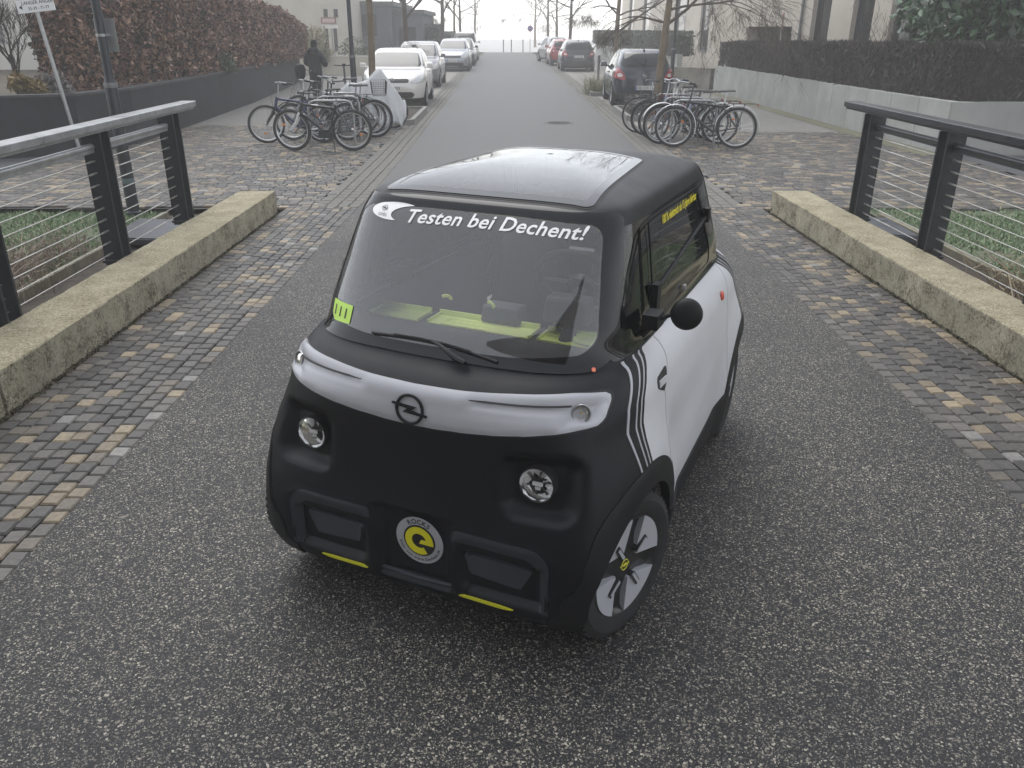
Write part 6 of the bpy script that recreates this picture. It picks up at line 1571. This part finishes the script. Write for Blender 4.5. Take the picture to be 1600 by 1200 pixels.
parked_car('red parked car mostly hidden behind the dark grey one', (3.45, 53.3, 0), U_ + R(2), paint('red_paint', (.36, .035, .045)), L=3.9, Wd=.83, H=1.47)
parked_car('small white two-tone city car at the end of the right row', (3.25, 58.6, 0), U_ + R(16), paint('city_white', (.56, .56, .55)), L=2.75, Wd=.80, H=1.55, wb=1.85, hood=1.02, xw=.92, rake=.75, wr=.30)
# ================================================================== BICYCLES, STANDS, SCOOTER, PERSON
btyre = M('bike_tyre', (.016, .016, .017), .8); brim = M('bike_rim', (.55, .56, .57), .3, .8); bblk = M('bike_black', (.018, .019, .022), .35, .1, coat=.3); bsil = M('bike_silver', (.50, .51, .52), .3, .7)
spk = M('spokes', (.40, .41, .42), .35, .8); sadm = M('saddle', (.014, .014, .015), .5); orange = M('reflector_orange', (.75, .25, .04), .3)
def bike(label, rear, front, frame_col, lean=4, r=.345, fender=None, rack=False, basket=None, steer=0, bar='flat', hb=1.02, saddle=.93, fork_m=None, step=False, tyre=.027, rim_m=None, stand=True, group='bicycles parked at the stands'):
    fx, fy = front; rx, ry = rear; wb = math.hypot(fx - rx, fy - ry); a = math.atan2(fy - ry, fx - rx)
    root = thing('bicycle', label, 'bicycle', (rx, ry, 0), 0, group); root.rotation_euler = Euler((R(lean), 0, a), 'XYZ')
    fm = frame_col; fk = fork_m or fm; hd = Vector((wb - .235, 0, .80)); hd0 = Vector((wb - .185, 0, .66)); bb = Vector((.42, 0, .29)); st = Vector((.26, 0, .74)); ra = Vector((0, 0, r)); fa = Vector((wb, 0, r))
    def wheel(c, name, ang):
        m4 = Matrix.Translation(c) @ Matrix.Rotation(ang, 4, 'Z') @ Matrix.Rotation(R(90), 4, 'X'); n = 36
        ring = lambda rad, z=0: [m4 @ Vector((rad * math.cos(2 * math.pi * i / n), rad * math.sin(2 * math.pi * i / n), z)) for i in range(n)]
        q = MB(); q.tube(ring(r - tyre), tyre, 8, closed=True); t_ = q.build(name, btyre, root, smooth=True)
        q = MB(); q.lathe([(r - tyre * 2.2, -.012), (r - tyre * 1.7, -.013), (r - tyre * 1.7, .013), (r - tyre * 2.2, .012), (r - tyre * 2.6, 0)], n, m4, closed=True); q.build('rim', rim_m or brim, t_, smooth=True)
        q = MB(); q.lathe([(.018, -.05), (.024, -.04), (.014, -.02), (.014, .02), (.024, .04), (.018, .05)], 12, m4)
        q.lathe([(.075, .036), (.082, .036), (.082, .039), (.075, .039)], 24, m4, closed=True); q.build('hub', bsil, t_, smooth=True)
        q = MB()
        for k in range(20):
            b = 2 * math.pi * k / 20; s_ = (-1) ** k; q.tube([m4 @ Vector((.02 * math.cos(b + .6 * s_), .02 * math.sin(b + .6 * s_), .03 * s_)), m4 @ Vector(((r - tyre * 2.2) * math.cos(b), (r - tyre * 2.2) * math.sin(b), 0))], .0016, 3, caps=False)
        q.build('spokes', spk, t_)
        q = MB(); b = random.uniform(0, 6); q.prism([(.17 * math.cos(b) - .03, .17 * math.sin(b) - .015), (.17 * math.cos(b) + .03, .17 * math.sin(b) - .015), (.17 * math.cos(b) + .03, .17 * math.sin(b) + .015), (.17 * math.cos(b) - .03, .17 * math.sin(b) + .015)], -.006, .006, m4); q.build('reflector', orange, t_)
        return t_
    wheel(ra, 'wheel', 0)
    S_ = Matrix.Translation(hd) @ Matrix.Rotation(R(steer), 4, 'Z') @ Matrix.Translation(-hd)
    fa2 = S_ @ fa; wheel(fa2, 'wheel', R(steer))
    q = MB(); tt = st + Vector((.0, 0, -.02))
    q.tube([hd + Vector((0, 0, .02)), hd0 + Vector((-.005, 0, -.02))], .027, 10); q.tube([hd0, bb], .027, 10)
    if step: q.tube([hd, (hd + bb) / 2 + Vector((-.10, 0, -.02)), bb + Vector((-.05, 0, .12))], .023, 10)
    else: q.tube([hd + Vector((0, 0, -.01)), tt], .023, 10)
    q.tube([bb, st + Vector((-.012, 0, .04))], .023, 10)
    for s in (-1, 1):
        q.tube([bb + Vector((0, s * .03, 0)), ra + Vector((0, s * .06, 0))], .011, 6); q.tube([tt + Vector((0, s * .02, -.02)), ra + Vector((0, s * .06, 0))], .013, 6)
    q.build('frame', fm, root, smooth=True)
    q = MB()
    for s in (-1, 1): q.tube([S_ @ (hd0 + Vector((.01, s * .05, -.02))), S_ @ (hd0 + Vector((.06, s * .055, -.14))), S_ @ (fa + Vector((0, s * .055, 0)))], [.022, .020, .014], 8)
    q.tube([S_ @ (hd0 + Vector((.01, -.055, -.015))), S_ @ (hd0 + Vector((.01, .055, -.015)))], .018, 8); q.build('fork', fk, root, smooth=True)
    q = MB(); c = Vector((hd.x - .05, 0, hb))
    q.tube([hd, S_ @ (hd + Vector((-.03, 0, .10))), S_ @ c], .015, 8)
    if bar == 'flat': P = [c + Vector((-.04, -.31, .02)), c + Vector((0, -.10, 0)), c, c + Vector((0, .10, 0)), c + Vector((-.04, .31, .02))]
    else: P = [c + Vector((-.22, -.27, -.02)), c + Vector((-.12, -.28, .0)), c + Vector((.03, -.16, .02)), c, c + Vector((.03, .16, .02)), c + Vector((-.12, .28, .0)), c + Vector((-.22, .27, -.02))]
    P = [S_ @ p for p in P]; q.tube(P, .012, 8)
    hb_ = q.build('handlebar', bsil if bar != 'flat' else bblk, root, smooth=True)
    for i, j in ((0, 1), (-1, -2)): q = MB(); q.tube([P[i], P[i] + (P[j] - P[i]).normalized() * .12], .018, 8); q.build('grip', sadm, hb_, smooth=True)
    q = MB()
    for i, j in ((1, 0), (-2, -1)): b = P[i]; e = hd0 + Vector((.03, 0, -.03)); q.tube([b, b + Vector((.14, 0, .07)), (b + e) / 2 + Vector((.17, 0, .03)), e], .003, 4, caps=False)
    q.build('cables', bblk, hb_)
    q = MB(); s0 = Vector((st.x - .03, 0, saddle)); q.tube([st, s0], .014, 8)
    po = q.build('seat_post', bsil, root, smooth=True)
    q = MB(); V = []; F = []; prof = [(-.14, .075, 0), (-.12, .085, .012), (-.05, .07, .008), (.02, .035, 0), (.10, .024, -.002), (.145, .018, -.012)]
    for x, w, z in prof:
        for k in range(9): b = math.pi * k / 8; V.append((s0.x + x, w * math.cos(b), s0.z + z + .035 * math.sin(b) ** .6 - .01))
    for i in range(len(prof) - 1):
        for k in range(8): F.append((9 * i + k, 9 * i + k + 1, 9 * i + k + 10, 9 * i + k + 9))
        F.append((9 * i + 8, 9 * i, 9 * i + 9, 9 * i + 17))
    F += [tuple(range(9)), tuple(range(45, 54))[::-1]]; q.add(V, F); q.build('saddle', sadm, root, smooth=True)
    q = MB(); m4 = Matrix.Translation(bb + Vector((0, -.055, 0))) @ Matrix.Rotation(R(90), 4, 'X'); q.lathe([(.075, -.003), (.088, -.003), (.088, .003), (.075, .003)], 24, m4, closed=True); q.lathe([(.0, .004), (.03, .004), (.03, -.02)], 12, m4)
    for s in (-1, 1):
        e = bb + Vector((.12 * s, -.075 * s if s > 0 else .075, -.11 * s)); q.tube([bb + Vector((0, -.07 * s, 0)), e], .010, 6); q.box((e.x, e.y - .05 * s, e.z), (.09, .09, .02))
    for dz in (.085, -.085): q.tube([bb + Vector((0, -.055, dz)), ra + Vector((0, -.055, dz * .45))], .004, 4)
    q.build('crankset', bblk, root)
    if fender:
        for c_, ang, a0, a1 in ((ra, 0, R(-5), R(195)), (fa2, R(steer), R(20), R(215))):
            m4 = Matrix.Translation(c_) @ Matrix.Rotation(ang, 4, 'Z') @ Matrix.Rotation(R(90), 4, 'X'); n = 22; V = []; F = []
            for i in range(n + 1):
                b = a0 + (a1 - a0) * i / n
                for z, dr in ((-.03, 0), (-.015, .012), (.015, .012), (.03, 0)): V.append(m4 @ Vector(((r + .022 + dr) * math.cos(b), (r + .022 + dr) * math.sin(b), z)))
            for i in range(n):
                for k in range(3): F.append((4 * i + k, 4 * i + k + 1, 4 * i + k + 5, 4 * i + k + 4))
            q = MB(); q.add(V, F); fo = q.build('mudguard', fender, root, smooth=True); md = fo.modifiers.new('solid', 'SOLIDIFY'); md.thickness = .003
    if rack:
        q = MB(); z = r * 2 + .06
        for s in (-1, 1): q.tube([(-.30, s * .06, z), (.20, s * .06, z)], .006, 6); q.tube([(0, s * .065, r), (-.10, s * .065, z)], .005, 5); q.tube([(0, s * .065, r), (.10, s * .065, z)], .005, 5)
        for k in range(5): q.tube([(-.30 + .12 * k, -.06, z), (-.30 + .12 * k, .06, z)], .005, 5)
        q.build('rack', bblk, root); q = MB(); q.box((-.33, 0, z - .02), (.02, .09, .04)); q.build('tail_lamp', tailr, root)
    if basket is not None:
        bx, bz = (wb + .02, .72) if basket == 'front' else (-.12, r * 2 + .20); q = MB()
        for zz, k_ in ((-.12, .85), (-.04, .92), (.04, .97), (.12, 1.0)):
            q.tube([S_ @ Vector((bx + dx * k_, dy * k_, bz + zz)) for dx, dy in ((-.15, -.17), (.15, -.17), (.15, .17), (-.15, .17))], .004, 4, closed=True)
        for k in range(10):
            for s in (-1, 1): t = -.15 + .3 * k / 9; q.tube([S_ @ Vector((bx + t * .85, s * .145, bz - .12)), S_ @ Vector((bx + t, s * .17, bz + .12))], .0025, 3); q.tube([S_ @ Vector((bx + s * .1275, t * .96, bz - .12)), S_ @ Vector((bx + s * .15, t * 1.13, bz + .12))], .0025, 3)
        q.prism([(bx - .125, -.14), (bx + .125, -.14), (bx + .125, .14), (bx - .125, .14)], bz - .122, bz - .118); q.build('basket', M('basket_wire', (.02, .02, .022), .5), root)
    if stand: q = MB(); q.tube([(.34, .03, .28), (.30, .20, .02)], .009, 6); q.build('kickstand', bblk, root)
    return root
white_f = M('bike_white', (.70, .70, .69), .35, coat=.3); mud_w = M('mudguard_silver', (.60, .61, .62), .3, .5); navy = M('bike_navy', (.02, .03, .09), .35, coat=.3); lilac = M('bike_lilac', (.33, .35, .48), .35, .3, coat=.3); steelb = M('bike_steel', (.40, .40, .41), .35, .6)
bike('black and white mountain bike with white fork, foremost on the left', (-2.69, 14.92), (-3.75, 14.86), bblk, lean=-3, r=.355, tyre=.029, steer=-14, fork_m=white_f, hb=1.00, saddle=.90)
A_ = [o for o in bpy.data.objects if o.name == 'bicycle'][0]
q = MB(); wbA = 1.06; q.tube([(.80, 0, .785), (.55, 0, .765)], .0195, 10); q.tube([(.83, 0, .63), (.62, 0, .45)], .0225, 10); q.build('white_tube', white_f, A_, smooth=True)
q = MB(); q.box((.47, 0, .30), (.26, .09, .14), taper=.8); q.tube([(.60, 0, .44), (.78, 0, .60)], .036, 8); q.build('motor_unit', bblk, A_)
bike('dark blue city bike, leftmost bicycle of the left stand', (-3.45, 16.05), (-4.48, 15.95), navy, lean=4, r=.345, steer=20, hb=1.06, saddle=.88, fork_m=bblk, bar='swept')
bike('dark bicycle with thick black tyres in the middle of the left stand', (-2.58, 16.85), (-3.64, 16.75), bblk, lean=-4, r=.365, tyre=.030, steer=8, hb=1.04, saddle=.98, basket='rear')
bike('grey bicycle with tall saddle at the back of the left stand', (-2.95, 17.75), (-4.02, 17.7), steelb, lean=3, steer=-10, hb=1.08, saddle=1.04, rack=True, bar='swept', fender=bblk)
bike('black bicycle with a dark hood over its handlebar at the back left', (-3.35, 18.55), (-4.42, 18.45), bblk, lean=2, steer=12, hb=1.15, saddle=.95, rack=True)
q = MB(); q.lathe([(0, 1.34), (.09, 1.31), (.12, 1.22), (.10, 1.08), (.05, 1.00)], 12, Matrix.Translation((-4.33, 18.42, -.02)) @ Matrix.Diagonal((1, .7, 1, 1))); tag(q.build('bike_bag', M('dark_bag', (.02, .02, .023), .8, bump=.3), smooth=True), 'dark bag hung over the handlebar of the rearmost black bicycle', 'bag')
bike('black trekking bike with silver mudguards and carrier, foremost on the right', (4.20, 15.30), (3.10, 15.50), bblk, lean=3, r=.36, fender=mud_w, rack=True, steer=-6, hb=1.05, saddle=.98, bar='flat')
bike('black bicycle with white mudguards just behind the foremost one on the right', (4.05, 15.95), (2.95, 15.98), bblk, lean=-3, r=.36, fender=M('mudguard_white', (.72, .72, .71), .35), steer=4, hb=1.12, saddle=.94, rack=True, bar='swept')
bike('pale lilac-blue step-through bicycle between the others on the right', (3.95, 16.75), (2.92, 16.65), lilac, lean=4, step=True, steer=10, hb=1.10, saddle=.90, rack=True, bar='swept', basket='front')
bike('silver bicycle with thin wheels nearest the street on the right stand', (2.80, 17.75), (3.85, 17.65), steelb, lean=-2, r=.36, steer=-15, hb=1.05, saddle=1.02, rim_m=bsil, basket='front', tyre=.020)
bike('black city bike with black mudguards between the navy and grey bicycles on the left', (-3.05, 16.4), (-4.1, 16.35), bblk, lean=5, r=.345, steer=-8, hb=1.08, saddle=.92, fender=bblk, rack=True, bar='swept', fork_m=steelb)
bike('dark grey bicycle leaning at the back of the left stand next to the tarpaulin', (-2.75, 17.35), (-3.8, 17.25), M('bike_grey', (.06, .062, .068), .35, .2), lean=-5, steer=14, hb=1.04, saddle=.96, rim_m=bsil)
bike('dark bicycle with black mudguards deep in the middle of the right group', (4.0, 16.35), (2.98, 16.3), bblk, lean=5, steer=12, hb=1.06, saddle=.92, fender=bblk, rack=True, bar='swept')
bike('dark red bicycle hidden in the right group beside the silver one', (3.9, 17.2), (2.88, 17.15), M('bike_red', (.16, .02, .025), .35, coat=.3), lean=-4, steer=-10, hb=1.05, saddle=.95, basket='front', fender=bblk)
def stand(x, y, rz, label):
    q = MB(); pts = [(-.40, 0, 0), (-.40, 0, .68), (-.36, 0, .77), (-.28, 0, .80), (.28, 0, .80), (.36, 0, .77), (.40, 0, .68), (.40, 0, 0)]; q.tube(pts, .022, 10)
    o = q.build('bike_stand', M('stand_steel', (.34, .345, .35), .35, .7), smooth=True); o.location = (x, y, 0); o.rotation_euler = (0, 0, rz); tag(o, label, 'bike stand', 'tubular bicycle stands')
stand(-3.15, 15.45, .05, 'steel hoop stand behind the foremost mountain bike'); stand(-3.2, 16.42, .05, 'steel hoop stand behind the dark blue city bike'); stand(-3.3, 17.3, .05, 'steel hoop stand before the grey tall-saddle bicycle')
stand(3.5, 15.72, -.1, 'steel hoop stand between the two black bicycles on the right'); stand(3.45, 16.35, -.1, 'steel hoop stand beside the lilac-blue bicycle'); stand(3.4, 17.2, -.1, 'steel hoop stand beside the silver bicycle on the right')
# bicycle under a grey tarpaulin
def tarp():
    """cloth thrown over a bicycle: ridge from bar to saddle, folds hanging to an uneven hem"""
    ridge = [(-.75, .58), (-.62, .78), (-.45, 1.02), (-.30, 1.22), (-.18, 1.18), (.0, 1.00), (.22, .94), (.42, .96), (.58, .82), (.78, .55), (.92, .30)]
    nu, nv = 61, 13; V = []; F = []
    xs = np.linspace(-.80, .95, nu); rz_ = np.interp(xs, [p[0] for p in ridge], [p[1] for p in ridge])
    for s in (-1, 1):
        for j in range(nv):
            t = j / (nv - 1)
            for i, (x, z) in enumerate(zip(xs, rz_)):
                hem = .16 + .10 * math.sin(x * 6 + s) + .06 * math.sin(x * 15 + 2 * s)
                zz = z + (hem - z) * t; fold = .045 * math.sin(x * 17 + 3 * s + 2 * t) * t + .03 * math.sin(x * 31 + s) * t
                yy = s * (.015 + .24 * t ** .8 * (.6 + .4 * min(1, z)) + fold); V.append((x + .04 * math.sin(3 * t + x * 9) * t, yy, zz))
    for b in (0, nu * nv):
        for j in range(nv - 1):
            for i in range(nu - 1):
                a = b + j * nu + i; f_ = (a, a + 1, a + nu + 1, a + nu); F.append(f_ if b else f_[::-1])
    q = MB(); q.add(V, F); return q
tb = thing('covered_bicycle', 'bicycle hidden under a pale grey tarpaulin beside the pale tree trunk', 'bicycle', (-2.92, 18.35, 0), R(-158))
o = tarp().build('tarpaulin', M('tarp_grey', (.58, .59, .60), .5, var=.10, scale=3, bump=.2, bscale=12), tb, smooth=True); md = o.modifiers.new('solid', 'SOLIDIFY'); md.thickness = .004
for x in (-.52, .52):
    q = MB(); n = 28; q.tube([(x + .33 * math.cos(2 * math.pi * i / n), 0, .345 + .33 * math.sin(2 * math.pi * i / n)) for i in range(n)], .024, 8, closed=True); q.build('wheel', btyre, tb, smooth=True)
# e-scooter at the lamp post
es = thing('kick_scooter', 'black electric kick scooter parked by the lamp post behind the bicycles', 'scooter', (-3.92, 20.95, 0), R(-70))
q = MB(); q.box((0, 0, .13), (.62, .15, .05)); q.tube([(.30, 0, .14), (.40, 0, .20)], .025, 8); q.build('deck', bblk, es)
q = MB(); q.tube([(.44, 0, .12), (.40, 0, .30), (.30, 0, 1.18)], .024, 10); q.build('stem', M('scooter_grey', (.10, .105, .11), .4, .4), es, smooth=True)
q = MB(); q.tube([(.30, -.24, 1.20), (.30, 0, 1.19), (.30, .24, 1.20)], .015, 8); q.box((.31, 0, 1.21), (.06, .08, .05)); q.build('handlebar', bblk, es, smooth=True)
q = MB(); q.box((.36, 0, .50), (.07, .09, .34)); q.build('battery_pack', bblk, es)
for x in (.46, -.36):
    q = MB(); q.lathe([(0, -.02), (.07, -.022), (.105, -.018), (.11, 0), (.105, .018), (.07, .022), (0, .02)], 20, Matrix.Translation((x, 0, .11)) @ Matrix.Rotation(R(90), 4, 'X')); q.build('wheel', btyre, es, smooth=True)

# ---- the person in the black coat walking away
def skin_body(name, joints, bones, mat, parent, levels=2):
    me = bpy.data.meshes.new(name); keys = list(joints); me.from_pydata([joints[k][0] for k in keys], [(keys.index(a), keys.index(b)) for a, b in bones], [])
    o = link(name, me, parent); sk = o.modifiers.new('skin', 'SKIN'); 
    if not me.skin_vertices: me.attributes  # layer comes with the modifier
    lay = me.skin_vertices[0].data if me.skin_vertices else None
    if lay is None:
        bm = bmesh.new(); bm.from_mesh(me); bm.verts.layers.skin.verify(); bm.to_mesh(me); bm.free(); lay = me.skin_vertices[0].data
    for i, k in enumerate(keys): rr = joints[k][1]; lay[i].radius = rr if isinstance(rr, tuple) else (rr, rr)
    lay[0].use_root = True
    ss = o.modifiers.new('subd', 'SUBSURF'); ss.levels = levels; ss.render_levels = levels; sk.use_smooth_shade = True
    dg = bpy.context.evaluated_depsgraph_get(); dg.update(); m2 = bpy.data.meshes.new_from_object(o.evaluated_get(dg)); o.modifiers.clear(); o.data = m2; m2.materials.clear(); m2.materials.append(mat); return o
person = thing('person', 'person in black hooded winter coat and dark hat, seen from behind beside the hedge', 'person', (-5.22, 24.0, 0), R(-12))
coat = M('black_coat', (.016, .017, .021), .75, var=.3, scale=9, bump=.6, bscale=14); trousers = M('dark_trousers', (.022, .022, .025), .85, var=.2); skinm = M('skin', (.42, .27, .20), .5); shoe = M('dark_shoes', (.018, .017, .016), .6); hat = M('knit_hat', (.012, .012, .013), .9, bump=.5, bscale=120)
J = {'pelvis': ((0, 0, .90), (.17, .13)), 'waist': ((0, 0, 1.06), (.165, .125)), 'chest': ((0, .01, 1.25), (.185, .135)), 'neck0': ((0, .02, 1.40), (.11, .09)), 'neck': ((0, .035, 1.47), (.062, .062)),
     'shl': ((-.17, .01, 1.36), .085), 'ell': ((-.27, .03, 1.12), .068), 'wrl': ((-.19, .24, 1.06), .048), 'shr': ((.17, .01, 1.36), .085), 'elr': ((.27, .03, 1.12), .068), 'wrr': ((.19, .24, 1.06), .048),
     'hipl': ((-.09, 0, .84), .115), 'knl': ((-.10, .05, .47), .075), 'anl': ((-.10, .02, .09), .052), 'hipr': ((.09, 0, .84), .115), 'knr': ((.10, -.02, .47), .075), 'anr': ((.10, -.12, .11), .052)}
Bn = [('pelvis', 'waist'), ('waist', 'chest'), ('chest', 'neck0'), ('neck0', 'neck'), ('chest', 'shl'), ('shl', 'ell'), ('ell', 'wrl'), ('chest', 'shr'), ('shr', 'elr'), ('elr', 'wrr'), ('pelvis', 'hipl'), ('hipl', 'knl'), ('knl', 'anl'), ('pelvis', 'hipr'), ('hipr', 'knr'), ('knr', 'anr')]
skin_body('body', J, Bn, trousers, person)
Jc = {'hem': ((0, 0, .72), (.205, .165)), 'seat': ((0, 0, .90), (.205, .165)), 'waist': ((0, 0, 1.06), (.19, .15)), 'chest': ((0, .01, 1.26), (.215, .16)), 'col': ((0, .02, 1.42), (.13, .115)),
      'shl': ((-.18, .01, 1.37), .105), 'ell': ((-.285, .03, 1.12), .09), 'wrl': ((-.20, .23, 1.06), .065), 'shr': ((.18, .01, 1.37), .105), 'elr': ((.285, .03, 1.12), .09), 'wrr': ((.20, .23, 1.06), .065)}
Bc = [('hem', 'seat'), ('seat', 'waist'), ('waist', 'chest'), ('chest', 'col'), ('chest', 'shl'), ('shl', 'ell'), ('ell', 'wrl'), ('chest', 'shr'), ('shr', 'elr'), ('elr', 'wrr')]
skin_body('coat', Jc, Bc, coat, person)
q = MB(); q.lathe([(.02, 1.36), (.13, 1.38), (.155, 1.44), (.13, 1.50), (.09, 1.52)], 20, Matrix.Translation((0, -.05, 0)) @ Matrix.Diagonal((1, .8, 1, 1))); q.build('hood', coat, person, smooth=True)
def ball(q, c, rad, n=14, m=10): V = []; q.lathe([(max(1e-4, math.sin(math.pi * k / m)) * 1.0, -math.cos(math.pi * k / m)) for k in range(m + 1)], n, Matrix.Translation(c) @ Matrix.Diagonal((rad[0], rad[1], rad[2], 1)))
q = MB(); ball(q, (0, .045, 1.585), (.078, .095, .115)); ball(q, (0, .145, 1.575), (.014, .018, .022), 8, 6)
for s in (-1, 1): ball(q, (s * .080, .04, 1.58), (.012, .022, .030), 8, 6)
hd_ = q.build('head', skinm, person, smooth=True)
q = MB(); q.lathe([(.088, 1.585), (.094, 1.60), (.090, 1.65), (.060, 1.70), (.0, 1.715)], 18, Matrix.Translation((0, .035, 0)) @ Matrix.Diagonal((1, 1.15, 1, 1))); q.build('hat', hat, person, smooth=True)
q = MB(); q.lathe([(.084, 1.52), (.090, 1.56), (.089, 1.60)], 18, Matrix.Translation((0, .025, 0)) @ Matrix.Diagonal((1, 1.12, 1, 1))); q.build('hair', M('dark_hair', (.02, .015, .012), .6), person, smooth=True)
for s in (-1, 1):
    Jh = {'w': ((s * .19, .235, 1.06), .028), 'p': ((s * .165, .30, 1.05), (.036, .016)), }; Bh = [('w', 'p')]
    for i, (dx, L_) in enumerate(((-.030, .062), (-.010, .072), (.010, .068), (.030, .052))):
        Jh['k%d' % i] = ((s * .165 + dx, .335, 1.048), .0105); Jh['m%d' % i] = ((s * .165 + dx, .335 + L_ * .5, 1.035), .0095); Jh['t%d' % i] = ((s * .165 + dx * .9, .33 + L_ * .85, 1.005), .0085); Bh += [('p', 'k%d' % i), ('k%d' % i, 'm%d' % i), ('m%d' % i, 't%d' % i)]
    Jh['th0'] = ((s * .13, .285, 1.045), .012); Jh['th1'] = ((s * .115, .325, 1.03), .010); Bh += [('w', 'th0'), ('th0', 'th1')]
    skin_body('hand', Jh, Bh, skinm, person, 1)
for x, y, z in ((-.10, .05, .0), (.10, -.10, .02)):
    q = MB(); q.box((x, y, z + .05), (.095, .27, .10), taper=.72); o = q.build('shoe', shoe, person); bv = o.modifiers.new('bevel', 'BEVEL'); bv.width = .025; bv.segments = 2
# ================================================================== HAZE
q = MB(); q.box((0, 70, 6.7), (410, 264, 15.8))
hz = q.build('haze', []) if False else None
me = bpy.data.meshes.new('haze'); me.from_pydata(q.v, [], q.f)
hm_ = bpy.data.materials.new('haze'); hm_.use_nodes = True; t = hm_.node_tree
for n in list(t.nodes): t.nodes.remove(n)
o = N(t, 'ShaderNodeOutputMaterial'); pv = N(t, 'ShaderNodeVolumePrincipled'); pv.inputs['Color'].default_value = (0.95, 0.945, 0.935, 1)
pv.inputs['Density'].default_value = 0.0048; pv.inputs['Anisotropy'].default_value = 0.0
t.links.new(pv.outputs[0], o.inputs['Volume'])
me.materials.append(hm_); hz = link('haze', me); stuff(hz)
